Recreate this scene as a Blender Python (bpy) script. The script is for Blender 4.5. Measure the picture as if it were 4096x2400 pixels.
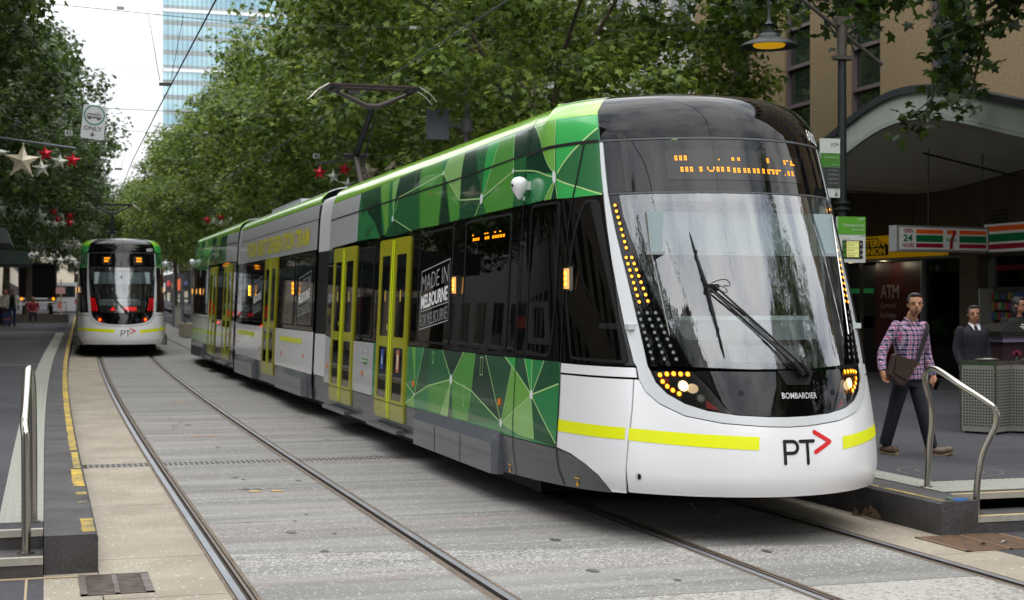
import bpy, math, random, bisect
from mathutils import Vector, Matrix, Euler
random.seed(11)
for o in list(bpy.data.objects): bpy.data.objects.remove(o)
SC = bpy.context.scene
COL = SC.collection
# ---------------------------------------------------------------- camera
CAM_H = 1.77
cam = bpy.data.cameras.new('camera'); camo = bpy.data.objects.new('camera', cam); COL.objects.link(camo)
cam.sensor_width = 36.0; cam.lens = 53.17; cam.clip_end = 3000; cam.clip_start = .1
camo.location = (0, 0, CAM_H)
camo.rotation_euler = (math.radians(90.057), 0, math.radians(-17.159))
cam.dof.use_dof = True; cam.dof.focus_distance = 12.0; cam.dof.aperture_fstop = 3.8
SC.camera = camo
# ---------------------------------------------------------------- sky: Nishita behind a bright broken cloud layer
SUN_EL, SUN_AZ = math.radians(58), math.radians(200)      # azimuth clockwise from +Y
world = bpy.data.worlds.new('World'); SC.world = world; world.use_nodes = True
nt = world.node_tree; nt.nodes.clear()
def wn(t, **k):
    n = nt.nodes.new(t)
    for a, b in k.items(): setattr(n, a, b)
    return n
out = wn('ShaderNodeOutputWorld'); mixs = wn('ShaderNodeMixShader')
sky = wn('ShaderNodeTexSky', sky_type='NISHITA', sun_disc=False)
sky.sun_elevation = SUN_EL; sky.sun_rotation = SUN_AZ
b1 = wn('ShaderNodeBackground'); b1.inputs[1].default_value = .12
b2 = wn('ShaderNodeBackground')
tc = wn('ShaderNodeTexCoord'); mp = wn('ShaderNodeMapping'); mp.inputs['Scale'].default_value = (1, 1, 1.9)
nz = wn('ShaderNodeTexNoise'); nz.inputs['Scale'].default_value = 3.2; nz.inputs['Detail'].default_value = 7; nz.inputs['Roughness'].default_value = .58
cr = wn('ShaderNodeValToRGB')
cr.color_ramp.elements[0].position = .34; cr.color_ramp.elements[0].color = (.50, .55, .64, 1)
cr.color_ramp.elements[1].position = .60; cr.color_ramp.elements[1].color = (1, .99, .98, 1)
sep = wn('ShaderNodeSeparateXYZ'); mr = wn('ShaderNodeMapRange')
mr.inputs['From Min'].default_value = 0; mr.inputs['From Max'].default_value = 1
mr.inputs['To Min'].default_value = 1.12; mr.inputs['To Max'].default_value = 4.2
cf = wn('ShaderNodeMapRange'); cf.inputs['From Min'].default_value = .36; cf.inputs['From Max'].default_value = .46
cf.inputs['To Min'].default_value = .80; cf.inputs['To Max'].default_value = 1.0
nt.links.new(tc.outputs['Generated'], mp.inputs[0]); nt.links.new(mp.outputs[0], nz.inputs[0])
nt.links.new(nz.outputs[0], cr.inputs[0]); nt.links.new(cr.outputs[0], b2.inputs[0])
nt.links.new(tc.outputs['Generated'], sep.inputs[0]); nt.links.new(sep.outputs[2], mr.inputs[0]); nt.links.new(mr.outputs[0], b2.inputs[1])
nt.links.new(nz.outputs[0], cf.inputs[0]); nt.links.new(cf.outputs[0], mixs.inputs[0])
nt.links.new(sky.outputs[0], b1.inputs[0]); nt.links.new(b1.outputs[0], mixs.inputs[1]); nt.links.new(b2.outputs[0], mixs.inputs[2])
nt.links.new(mixs.outputs[0], out.inputs[0])
sun = bpy.data.lights.new('sun', 'SUN'); suno = bpy.data.objects.new('sun', sun); COL.objects.link(suno)
sun.energy = .9; sun.angle = math.radians(85); sun.color = (1, .97, .92)
d = Vector((math.sin(SUN_AZ)*math.cos(SUN_EL), math.cos(SUN_AZ)*math.cos(SUN_EL), math.sin(SUN_EL)))
suno.rotation_euler = (-d).to_track_quat('-Z', 'Y').to_euler()
SC.view_settings.view_transform = 'Standard'; SC.view_settings.look = 'None'
SC.view_settings.exposure = -.10; SC.view_settings.gamma = 1.0
try: SC.view_settings.use_curve_mapping = False
except Exception: pass
SC.render.engine = 'CYCLES'
# ---------------------------------------------------------------- helpers
def lin(c): return tuple((x/255/12.92 if x/255 <= .04045 else ((x/255+.055)/1.055)**2.4) for x in c[:3])
MATS = {}
def mat(name, col, rough=.5, metal=0., spec=.5, coat=0., var=None, bump=None, emis=None, estr=1., col2=None, aniso=None, trans=0.):
    """procedural principled material; col in 0-255 sRGB; var=(scale,amount,detail); bump=(scale,strength)"""
    if name in MATS: return MATS[name]
    m = bpy.data.materials.new(name); m.use_nodes = True; MATS[name] = m
    t = m.node_tree; b = t.nodes['Principled BSDF']; L = t.links.new
    c = lin(col)
    b.inputs['Base Color'].default_value = (*c, 1); b.inputs['Roughness'].default_value = rough
    b.inputs['Metallic'].default_value = metal; b.inputs['Specular IOR Level'].default_value = spec
    b.inputs['Coat Weight'].default_value = coat; b.inputs['Coat Roughness'].default_value = .03
    tcn = t.nodes.new('ShaderNodeTexCoord')
    if var:
        n = t.nodes.new('ShaderNodeTexNoise'); n.inputs['Scale'].default_value = var[0]; n.inputs['Detail'].default_value = var[2] if len(var) > 2 else 5
        r = t.nodes.new('ShaderNodeValToRGB'); a = var[1]
        c2 = lin(col2) if col2 else tuple(x*(1-a) for x in c)
        r.color_ramp.elements[0].color = (*c2, 1); r.color_ramp.elements[1].color = (*(min(1, x*(1+a*.5)) for x in c), 1)
        r.color_ramp.elements[0].position = .3; r.color_ramp.elements[1].position = .7
        if aniso:
            mpn = t.nodes.new('ShaderNodeMapping'); mpn.inputs['Scale'].default_value = aniso
            L(tcn.outputs['Object'], mpn.inputs[0]); L(mpn.outputs[0], n.inputs[0])
        else: L(tcn.outputs['Object'], n.inputs[0])
        L(n.outputs[0], r.inputs[0]); L(r.outputs[0], b.inputs['Base Color'])
    if bump:
        n = t.nodes.new('ShaderNodeTexNoise'); n.inputs['Scale'].default_value = bump[0]; n.inputs['Detail'].default_value = 4
        bn = t.nodes.new('ShaderNodeBump'); bn.inputs['Strength'].default_value = bump[1]; bn.inputs['Distance'].default_value = .01
        L(tcn.outputs['Object'], n.inputs[0]); L(n.outputs[0], bn.inputs['Height']); L(bn.outputs[0], b.inputs['Normal'])
    if emis:
        b.inputs['Emission Color'].default_value = (*lin(emis), 1); b.inputs['Emission Strength'].default_value = estr
    return m
def glass(name, tint, gloss_rough=.0, boost=1.0, streak=False):
    if name in MATS: return MATS[name]
    m = bpy.data.materials.new(name); m.use_nodes = True; MATS[name] = m
    t = m.node_tree; t.nodes.clear(); L = t.links.new
    o = t.nodes.new('ShaderNodeOutputMaterial'); mx = t.nodes.new('ShaderNodeMixShader')
    tr = t.nodes.new('ShaderNodeBsdfTransparent'); tr.inputs[0].default_value = (*tint, 1)
    g = t.nodes.new('ShaderNodeBsdfGlossy'); g.inputs['Roughness'].default_value = gloss_rough; g.inputs[0].default_value = (.95, .97, 1, 1)
    f = t.nodes.new('ShaderNodeFresnel'); f.inputs[0].default_value = 1.5
    mu = t.nodes.new('ShaderNodeMath'); mu.operation = 'MULTIPLY'; mu.inputs[1].default_value = boost; mu.use_clamp = True
    L(f.outputs[0], mu.inputs[0]); L(mu.outputs[0], mx.inputs[0]); L(tr.outputs[0], mx.inputs[1]); L(g.outputs[0], mx.inputs[2]); L(mx.outputs[0], o.inputs[0])
    if streak:   # painted reflection streaks and the slight waviness of laminated glass
        tcn = t.nodes.new('ShaderNodeTexCoord'); mpn = t.nodes.new('ShaderNodeMapping'); mpn.inputs['Scale'].default_value = (9, 3, 1.1)
        n = t.nodes.new('ShaderNodeTexNoise'); n.inputs['Scale'].default_value = 1.6; n.inputs['Detail'].default_value = 3
        bn = t.nodes.new('ShaderNodeBump'); bn.inputs['Strength'].default_value = .25; bn.inputs['Distance'].default_value = .008
        L(tcn.outputs['Object'], mpn.inputs[0]); L(mpn.outputs[0], n.inputs[0]); L(n.outputs[0], bn.inputs['Height']); L(bn.outputs[0], g.inputs['Normal'])
        # pale diffuse film painting the vertical streaks of reflected cloud
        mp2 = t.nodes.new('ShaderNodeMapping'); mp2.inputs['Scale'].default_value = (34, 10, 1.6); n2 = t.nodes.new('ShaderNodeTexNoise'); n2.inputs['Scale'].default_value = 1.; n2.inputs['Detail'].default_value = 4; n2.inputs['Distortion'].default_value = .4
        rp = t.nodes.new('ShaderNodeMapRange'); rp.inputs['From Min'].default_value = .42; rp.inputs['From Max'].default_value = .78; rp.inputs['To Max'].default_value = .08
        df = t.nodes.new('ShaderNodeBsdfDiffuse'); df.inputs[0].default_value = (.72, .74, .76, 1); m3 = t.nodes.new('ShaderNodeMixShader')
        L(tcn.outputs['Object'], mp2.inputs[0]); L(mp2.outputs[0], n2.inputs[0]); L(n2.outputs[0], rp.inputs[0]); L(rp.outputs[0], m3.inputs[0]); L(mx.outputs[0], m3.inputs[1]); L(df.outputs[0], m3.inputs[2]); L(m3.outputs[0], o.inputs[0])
    return m
def tag(o, label=None, cat=None, group=None, kind=None):
    if label: o['label'] = label
    if cat: o['category'] = cat
    if group: o['group'] = group
    if kind: o['kind'] = kind
    return o
def empty(name, loc=(0, 0, 0), rz=0, parent=None):
    o = bpy.data.objects.new(name, None); COL.objects.link(o); o.location = loc; o.rotation_euler[2] = rz
    o.empty_display_size = .2
    if parent: o.parent = parent
    return o
class MB:
    """mesh collector: everything put in becomes ONE mesh object"""
    def __init__(s): s.v = []; s.f = []; s.m = []; s.mats = []; s.sm = []
    def mi(s, m):
        if m not in s.mats: s.mats.append(m)
        return s.mats.index(m)
    def add(s, vs, fs, m, smooth=False):
        b = len(s.v); i = s.mi(m); s.v += [tuple(p) for p in vs]
        for f in fs: s.f.append(tuple(b+k for k in f)); s.m.append(i); s.sm.append(smooth)
    def box(s, c, d, m, rz=0, rot=None):
        x, y, z = (q/2 for q in d); R = rot if rot is not None else Matrix.Rotation(rz, 3, 'Z')
        vs = [Vector(c)+R@Vector((a*x, b*y, e*z)) for a in (-1, 1) for b in (-1, 1) for e in (-1, 1)]
        s.add(vs, [(0, 1, 3, 2), (4, 6, 7, 5), (0, 4, 5, 1), (2, 3, 7, 6), (0, 2, 6, 4), (1, 5, 7, 3)], m)
    def box2(s, a, b, m): s.box([(p+q)/2 for p, q in zip(a, b)], [abs(q-p) for p, q in zip(a, b)], m)
    def cyl(s, p0, p1, r0, m, r1=None, n=12, caps=True, smooth=True):
        r1 = r0 if r1 is None else r1; p0, p1 = Vector(p0), Vector(p1); d = (p1-p0)
        if d.length < 1e-6: return
        q = d.to_track_quat('Z', 'Y'); vs = []
        for p, r in ((p0, r0), (p1, r1)):
            for k in range(n):
                a = 2*math.pi*k/n; vs.append(p+q@Vector((r*math.cos(a), r*math.sin(a), 0)))
        s.add(vs, [(k, (k+1) % n, n+(k+1) % n, n+k) for k in range(n)], m, smooth)
        if caps: s.add(vs, [tuple(range(n-1, -1, -1)), tuple(range(n, 2*n))], m)
    def tube(s, pts, r, m, n=10, closed=False):
        pts = [Vector(p) for p in pts]; rs = r if isinstance(r, (list, tuple)) else [r]*len(pts); vs = []
        up = None
        for i, p in enumerate(pts):
            t = (pts[min(i+1, len(pts)-1)]-pts[max(i-1, 0)]).normalized()
            if up is None: up = Vector((0, 0, 1)) if abs(t.z) < .9 else Vector((1, 0, 0))
            a = t.cross(up).normalized(); b = a.cross(t).normalized(); up = b
            for k in range(n):
                w = 2*math.pi*k/n; vs.append(p+(a*math.cos(w)+b*math.sin(w))*rs[i])
        L = len(pts)
        s.add(vs, [(i*n+k, i*n+(k+1) % n, (i+1)*n+(k+1) % n, (i+1)*n+k) for i in range(L-1) for k in range(n)], m, True)
        s.add(vs, [tuple(range(n-1, -1, -1)), tuple(range((L-1)*n, L*n))], m)
    def loft(s, rings, m, caps=True, smooth=True):
        n = len(rings[0]); vs = [p for r in rings for p in r]
        s.add(vs, [(i*n+k, i*n+(k+1) % n, (i+1)*n+(k+1) % n, (i+1)*n+k) for i in range(len(rings)-1) for k in range(n)], m, smooth)
        if caps: s.add(vs, [tuple(range(n-1, -1, -1)), tuple(range((len(rings)-1)*n, len(rings)*n))], m)
    def lathe(s, prof, c, m, n=20):
        rings = [[(c[0]+r*math.cos(2*math.pi*k/n), c[1]+r*math.sin(2*math.pi*k/n), c[2]+z) for k in range(n)] for r, z in prof]
        s.loft(rings, m)
    def ball(s, c, r, m, n=12, sq=(1, 1, 1), R=None):
        rings = []
        for i in range(1, n):
            a = math.pi*i/n; rr, z = math.sin(a), -math.cos(a)
            ring = [Vector((r*sq[0]*rr*math.cos(2*math.pi*k/n), r*sq[1]*rr*math.sin(2*math.pi*k/n), r*sq[2]*z)) for k in range(n)]
            if R is not None: ring = [R@p for p in ring]
            rings.append([Vector(c)+p for p in ring])
        s.loft(rings, m)
    def prism(s, poly, ax, a, b, m):
        """extrude 2D poly along axis ax from a to b"""
        def P(p, h): return {'x': (h, p[0], p[1]), 'y': (p[0], h, p[1]), 'z': (p[0], p[1], h)}[ax]
        n = len(poly); vs = [P(p, a) for p in poly]+[P(p, b) for p in poly]
        s.add(vs, [tuple(range(n)), tuple(range(2*n-1, n-1, -1))]+[(k, (k+1) % n, n+(k+1) % n, n+k) for k in range(n)], m)
    def build(s, name, parent=None, fn=None, fix=True, **tags):
        me = bpy.data.meshes.new(name)
        vs = [fn(*p) for p in s.v] if fn else s.v
        me.from_pydata(vs, [], s.f)
        for m in s.mats: me.materials.append(m)
        me.polygons.foreach_set('material_index', s.m); me.polygons.foreach_set('use_smooth', s.sm)
        if fix and len(s.f) < 60000:
            import bmesh
            bm = bmesh.new(); bm.from_mesh(me)
            bmesh.ops.remove_doubles(bm, verts=bm.verts, dist=1e-5)
            bmesh.ops.recalc_face_normals(bm, faces=bm.faces)
            bm.to_mesh(me); bm.free()
            if any(s.sm):
                try: me.set_sharp_from_angle(angle=math.radians(50))
                except Exception: pass
        me.update()
        o = bpy.data.objects.new(name, me); COL.objects.link(o)
        if parent: o.parent = parent
        tag(o, **tags); return o
def text2d(body, w=None, h=None, bold=0., sp=1.0):
    """2D outline mesh of a text, fitted to w x h (lower left at 0,0)"""
    cu = bpy.data.curves.new('t', 'FONT'); cu.body = body; cu.offset = bold; cu.space_character = sp; cu.resolution_u = 3
    o = bpy.data.objects.new('t', cu); m = o.to_mesh()
    vs = [(p.co.x, p.co.y) for p in m.vertices]; fs = [tuple(q.vertices) for q in m.polygons]
    o.to_mesh_clear(); bpy.data.objects.remove(o); bpy.data.curves.remove(cu)
    x0, x1 = min(p[0] for p in vs), max(p[0] for p in vs); y0, y1 = min(p[1] for p in vs), max(p[1] for p in vs)
    sy = h/(y1-y0) if h else None; sx = w/(x1-x0) if w else sy
    if sy is None: sy = sx
    return [((x-x0)*sx, (y-y0)*sy) for x, y in vs], fs
def text_on(mb, body, org, ex, ey, m, w=None, h=None, bold=0., sp=1.0):
    """add text to an MB on the plane org + s*ex + t*ey"""
    vs, fs = text2d(body, w, h, bold, sp); org, ex, ey = Vector(org), Vector(ex), Vector(ey)
    mb.add([org+ex*p[0]+ey*p[1] for p in vs], fs, m)
def capsule(pts, r, n=8):
    """polygons of a stroke with round ends through 2D pts"""
    out = []
    for a, b in zip(pts, pts[1:]):
        an = math.atan2(b[1]-a[1], b[0]-a[0]); pl = []
        for k in range(n+1):
            w = an+math.pi/2+math.pi*k/n; pl.append((a[0]+r*math.cos(w), a[1]+r*math.sin(w)))
        for k in range(n+1):
            w = an-math.pi/2+math.pi*k/n; pl.append((b[0]+r*math.cos(w), b[1]+r*math.sin(w)))
        out.append(pl)
    return out
def arc(c, r, a0, a1, n=8, ry=None):
    ry = ry or r
    return [(c[0]+r*math.cos(math.radians(a0+(a1-a0)*k/n)), c[1]+ry*math.sin(math.radians(a0+(a1-a0)*k/n))) for k in range(n+1)]
# street grade and gentle curve (measured along the rails)
def G(Y):
    if Y < 8: return 0.
    if Y < 47: return 1.1e-4*(Y-8)**2
    return .167+.0086*(Y-47)
def CXL(Y):
    if Y < 15: return 0.
    if Y < 45: return .00038*(Y-15)**2
    return .342+.0228*(Y-45)
def CXR(Y): return .0004*max(0, min(Y, 75)-40)**2+(.028*(Y-75) if Y > 75 else 0)
def WP(x, y, z):
    """bend a street-aligned point onto the curve and the grade"""
    if x <= 2.75: dx = CXL(y)
    elif x >= 4.3: dx = CXR(y)
    else: t = (x-2.75)/1.55; dx = CXL(y)*(1-t)+CXR(y)*t
    return (x+dx, y, z+G(y))
YS = [-30, -12, 0]+[4+2*i for i in range(24)]+[56, 62, 70, 80, 95, 120, 160, 220, 320, 450]
def strip(mb, x0, x1, z, m, y0=None, y1=None, z1=None):
    ys = [y for y in YS if (y0 is None or y > y0) and (y1 is None or y < y1)]
    if y0 is not None: ys = [y0]+ys
    if y1 is not None: ys = ys+[y1]
    vs = []
    for y in ys: vs += [(x0, y, z), (x1, y, z if z1 is None else z1)]
    mb.add(vs, [(2*i, 2*i+1, 2*i+3, 2*i+2) for i in range(len(ys)-1)], m)
# ---- tram body shape
def interp(t, x):
    if x<=t[0][0]: return t[0][1]
    for a,b in zip(t,t[1:]):
        if x<=b[0]: return a[1]+(b[1]-a[1])*(x-a[0])/(b[0]-a[0])
    return t[-1][1]
def smooth_table(t, n=12):
    """Catmull-Rom resample of a (x,y) table"""
    out=[]
    for i in range(len(t)-1):
        p0=t[max(i-1,0)];p1=t[i];p2=t[i+1];p3=t[min(i+2,len(t)-1)]
        for k in range(n):
            s=k/n
            out.append(tuple(.5*((2*p1[j])+(-p0[j]+p2[j])*s+(2*p0[j]-5*p1[j]+4*p2[j]-p3[j])*s*s+(-p0[j]+3*p1[j]-3*p2[j]+p3[j])*s**3) for j in (0,1)))
    out.append(t[-1]); return out
HW=1.325
NOSE=smooth_table([(0,0),(.2,.02),(.4,.077),(.6,.172),(.8,.315),(.95,.465),(1.04,.585),(1.105,.715),(1.16,.88),(1.205,1.08),(1.245,1.35),(1.28,1.7),(1.308,2.1),(1.325,2.6)])
# arc length table u -> (x,y)
UT=[0.]
for a,b in zip(NOSE,NOSE[1:]): UT.append(UT[-1]+math.hypot(b[0]-a[0],b[1]-a[1]))
UMAX=UT[-1]
def plan(u):
    a=abs(u)
    if a>=UMAX: return HW,2.6+(a-UMAX)
    i=bisect.bisect_right(UT,a)-1; i=min(i,len(UT)-2)
    t=(a-UT[i])/(UT[i+1]-UT[i]); p,q=NOSE[i],NOSE[i+1]
    return p[0]+(q[0]-p[0])*t, p[1]+(q[1]-p[1])*t
def u_of_y(y): return UMAX+(y-2.6)          # valid on the straight side
RAKE=smooth_table([(0,0),(.36,0),(.6,0),(.9,.05),(1.27,.16),(1.7,.33),(2.15,.525),(2.6,.72),(3.0,.87),(3.15,.935),(3.27,1.02),(3.36,1.13),(3.42,1.27),(3.46,1.47),(3.49,1.85)],8)
TAP=smooth_table([(0,.0),(.6,.0),(.9,.006),(1.27,.012),(2.0,.010),(2.6,.012),(3.0,.03),(3.15,.042),(3.27,.065),(3.36,.10),(3.42,.15),(3.46,.24),(3.49,.42)],8)
INS=smooth_table([(0,.03),(.36,.012),(.5,.0),(.7,.004),(1.3,.03),(2.0,.062),(2.6,.088),(2.9,.104),(3.0,.112),(3.1,.125),(3.19,.142),(3.27,.168),(3.34,.215),(3.41,.32),(3.46,.51),(3.49,.95)],8)
def smoothstep(a,b,x):
    t=min(1,max(0,(x-a)/(b-a))); return t*t*(3-2*t)
def S(u,z):
    """local tram surface: x right, y back from the nose tip, z up"""
    x,y=plan(u); w=1-smoothstep(.75,2.5,y)
    w2=1-smoothstep(.3,1.9,y)
    x=x*(1-w*interp(TAP,z)); x-=interp(INS,z)*(1-w)
    y=y+w*interp(RAKE,z)
    if z<.5: 
        y+= w*.035*((.5-z)/.14)**2 if z>.36 else w*.035
        x-= (w*.02*((.5-z)/.14)**2 if z>.36 else w*.02)*min(1,x/.5)
    return (x if u>=0 else -x, y, z)
def sub(a,b): return (a[0]-b[0],a[1]-b[1],a[2]-b[2])
def N(u,z):
    e=.012
    if z>3.475: z=3.475
    a=sub(S(u+e,z),S(u-e,z)); b=sub(S(u,z+e),S(u,z-e))
    n=(a[1]*b[2]-a[2]*b[1],a[2]*b[0]-a[0]*b[2],a[0]*b[1]-a[1]*b[0])
    l=math.sqrt(n[0]**2+n[1]**2+n[2]**2) or 1
    return (n[0]/l,n[1]/l,n[2]/l)
FACETS=[('dark',[(-10.391,3.183),(-9.191,3.203),(-9.098,3.03),(-9.975,2.954),(-10.07,2.836)]),('mid',[(-10.07,2.836),(-9.975,2.954),(-9.331,2.748),(-9.949,2.677)]),('darkest',[(-9.975,2.954),(-9.098,3.03),(-8.83,2.579),(-8.98,2.556),(-9.331,2.748)]),('mid',[(-9.331,2.748),(-8.979,2.547),(-9.673,2.56)]),('middark',[(-9.949,2.677),(-9.331,2.748),(-9.673,2.56),(-9.92,2.55)]),('light',[(-9.191,3.203),(-8.65,3.202),(-8.541,2.671),(-8.694,2.564),(-8.893,2.842)]),('mid',[(-8.65,3.202),(-8.519,3.201),(-8.316,2.745),(-8.509,2.727)]),('lightest',[(-8.519,3.201),(-8.162,3.22),(-8.264,2.938),(-8.298,2.744)]),('darkest',[(-8.162,3.22),(-7.144,3.247),(-7.059,3.038),(-8.063,2.963),(-8.253,2.9)]),('middark',[(-8.316,2.745),(-8.063,2.963),(-7.059,3.038),(-6.938,2.569),(-7.332,2.56)]),('dark',[(-8.316,2.745),(-7.332,2.56),(-8.254,2.536),(-8.691,2.548),(-8.532,2.633)]),('bright',[(-7.144,3.247),(-6.255,3.238),(-6.055,3.105),(-7.059,3.038)]),('bright',[(-7.059,3.038),(-6.055,3.105),(-6.035,2.946),(-6.12,2.564),(-6.938,2.569)]),('darkest',[(-6.049,3.095),(-5.886,2.984),(-5.638,2.573),(-6.12,2.564),(-6.035,2.946)]),('lightest',[(-6.055,3.105),(-5.965,3.241),(-5.32,3.242),(-5.32,3.037),(-5.307,2.768)]),('bright',[(-6.055,3.105),(-5.307,2.768),(-5.303,2.58),(-5.638,2.573)]),('darkest',[(-5.32,3.242),(-4.907,3.249),(-4.52,2.763),(-5.277,2.77),(-5.32,3.037)]),('dark',[(-5.307,2.768),(-4.516,2.735),(-4.602,2.67),(-4.725,2.58),(-5.284,2.578)]),('middark',[(-4.907,3.249),(-4.488,3.25),(-4.509,2.762)]),('vivid',[(-4.488,3.25),(-4.084,3.257),(-4.209,3.034),(-4.509,2.762)]),('bright',[(-4.084,3.257),(-3.651,3.261),(-3.533,2.92),(-4.48,2.745),(-4.209,3.034)]),('bright',[(-4.474,2.715),(-3.533,2.92),(-3.5,2.595),(-4.347,2.589)]),('middark',[(-4.51,2.702),(-4.347,2.589),(-4.725,2.58)]),('darkest',[(-3.649,3.269),(-3.274,3.284),(-3.163,3.025),(-3.541,3.025)]),('middark',[(-3.541,3.025),(-3.161,3.018),(-3.147,2.597),(-3.5,2.595),(-3.533,2.92)]),('darkest',[(-3.285,3.277),(-3.132,3.272),(-1.862,2.82),(-3.123,2.859)]),('mid',[(-3.145,2.861),(-1.895,2.781),(-1.991,2.738),(-2.295,2.606),(-3.124,2.595)]),('light',[(-3.132,3.272),(-1.742,3.277),(-1.823,2.825)]),('vivid',[(-1.742,3.277),(-1.155,3.26),(-1.157,3.149),(-1.772,2.809)]),('middark',[(-1.157,3.149),(-1.154,3.02),(-1.167,2.61),(-1.78,2.763),(-1.774,2.796)]),('vivid',[(-1.78,2.763),(-1.175,2.605),(-1.486,2.598),(-1.797,2.602)]),('light',[(-1.888,2.734),(-2.027,2.604),(-2.295,2.602)]),('darkest',[(-1.84,2.733),(-1.809,2.603),(-1.996,2.603)]),('mid',[(-7.278,1.273),(-7.051,1.273),(-6.856,0.774),(-7.301,0.87)]),('light',[(-7.051,1.273),(-6.892,1.274),(-6.841,0.775)]),('mid',[(-6.892,1.274),(-6.509,1.28),(-6.839,0.766)]),('dark',[(-6.509,1.28),(-6.25,1.278),(-6.254,0.888),(-6.838,0.76)]),('middark',[(-6.25,1.278),(-5.721,1.28),(-5.376,1.019),(-6.254,0.888)]),('darkest',[(-5.721,1.28),(-4.923,1.282),(-5.324,1.021)]),('bright',[(-4.923,1.282),(-4.492,1.283),(-4.584,0.937),(-5.309,1.005)]),('darkest',[(-4.492,1.283),(-4.151,1.279),(-3.611,0.709),(-4.583,0.93)]),('dark',[(-4.151,1.279),(-3.539,1.284),(-3.328,1.212),(-3.601,0.709)]),('light',[(-3.328,1.212),(-3.207,1.166),(-3.23,0.825),(-3.569,0.705)]),('light',[(-3.207,1.166),(-2.793,1.009),(-3.23,0.825)]),('vivid',[(-3.539,1.284),(-3.223,1.288),(-3.208,1.173),(-3.328,1.212)]),('dark',[(-3.223,1.288),(-2.998,1.289),(-2.802,1.015),(-3.207,1.166)]),('vivid',[(-2.998,1.289),(-2.794,1.288),(-2.785,1.016)]),('mid',[(-2.794,1.288),(-2.495,1.288),(-2.773,1.016)]),('dark',[(-2.495,1.288),(-2.16,1.291),(-2.181,1.114),(-2.772,1.002)]),('mid',[(-2.798,0.996),(-2.195,1.115),(-2.244,0.644)]),('dark',[(-2.798,0.996),(-2.244,0.637),(-2.244,0.613),(-2.704,0.635)]),('lightest',[(-2.798,0.996),(-2.704,0.635),(-2.72,0.633),(-3.068,0.638),(-3.569,0.702),(-3.23,0.825)]),('light',[(-6.853,0.755),(-7.26,0.628),(-6.855,0.618)]),('mid',[(-6.838,0.756),(-6.254,0.888),(-6.174,0.614),(-6.621,0.61),(-6.855,0.618)]),('bright',[(-6.254,0.888),(-5.34,0.995),(-5.716,0.62),(-6.174,0.614)]),('lightest',[(-5.338,0.987),(-5.413,0.626),(-5.716,0.62)]),('dark',[(-5.338,0.987),(-5.217,0.625),(-5.413,0.626)]),('bright',[(-5.338,0.987),(-4.583,0.93),(-4.689,0.635),(-5.217,0.625)]),('middark',[(-4.583,0.93),(-3.61,0.702),(-4.689,0.635)])]
LINES=[[(-3.533,2.916),(-1.868,2.787)],[(-1.78,2.763),(-1.41,2.678),(-1.175,2.608)],[(-1.752,2.809),(-1.372,3.023),(-1.157,3.149)],[(-3.132,3.272),(-1.861,2.827)],[(-1.742,3.277),(-1.823,2.825)],[(-4.48,2.745),(-3.533,2.916)],[(-5.277,2.77),(-4.532,2.737)],[(-6.053,3.101),(-7.059,3.038),(-8.07,2.981),(-8.316,2.745)],[(-8.316,2.745),(-7.332,2.56)],[(-1.888,2.734),(-2.295,2.602)],[(-1.84,2.733),(-2.014,2.603)],[(-1.808,2.731),(-1.797,2.603)],[(-5.32,3.242),(-5.32,3.037),(-5.307,2.768)],[(-6.055,3.105),(-5.307,2.768)],[(-4.084,3.257),(-4.209,3.034),(-4.48,2.745)],[(-3.651,3.261),(-3.533,2.92)],[(-4.516,2.733),(-4.725,2.58)],[(-5.34,0.999),(-6.254,0.888),(-6.854,0.759),(-7.301,0.87)],[(-5.34,0.999),(-5.721,1.28)],[(-6.509,1.28),(-6.854,0.759)],[(-5.34,0.999),(-4.923,1.282)],[(-5.34,0.999),(-4.583,0.93),(-3.584,0.703)],[(-3.584,0.703),(-4.151,1.279)],[(-3.584,0.703),(-3.328,1.212)],[(-3.539,1.284),(-3.207,1.17),(-2.792,0.997)],[(-2.495,1.288),(-2.792,0.997)],[(-2.794,1.288),(-2.792,0.997)],[(-2.998,1.289),(-2.792,0.997)],[(-2.181,1.114),(-2.792,0.997)],[(-3.569,0.705),(-2.792,0.997)],[(-2.798,0.996),(-2.244,0.637)],[(-5.338,0.987),(-5.716,0.62)],[(-6.853,0.755),(-7.302,0.631)]]
NODES=[((-1.844,2.784),0.055),((-4.516,2.735),0.05),((-3.542,2.916),0.022),((-6.053,3.101),0.025),((-8.316,2.745),0.04),((-5.34,0.999),0.05),((-2.792,0.997),0.04),((-3.584,0.703),0.04),((-6.854,0.759),0.02)]
# ---------------------------------------------------------------- tram surface panels
SIDE0 = UMAX-2.6
def U(py): return -(SIDE0+py)
NCUT = [round(-3.3+.06*i, 3) for i in range(111)]
ZF = [round(.3+.07*i, 3) for i in range(39)]+[3.05, 3.09, 3.13, 3.17, 3.2, 3.23, 3.26, 3.29, 3.32, 3.35, 3.375, 3.4, 3.42, 3.435, 3.45, 3.465, 3.478, 3.49]
ZC = [.36, .43, .5, .7, 1.3, 2.0, 2.6, 2.9]+ZF[39:]
def clipax(poly, ax, v, less):
    out = []
    for i in range(len(poly)):
        a, b = poly[i-1], poly[i]
        ia = (a[ax] <= v) if less else (a[ax] >= v); ib = (b[ax] <= v) if less else (b[ax] >= v)
        if ia != ib:
            t = (v-a[ax])/(b[ax]-a[ax]); out.append((a[0]+(b[0]-a[0])*t, a[1]+(b[1]-a[1])*t))
        if ib: out.append(b)
    return out
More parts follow.
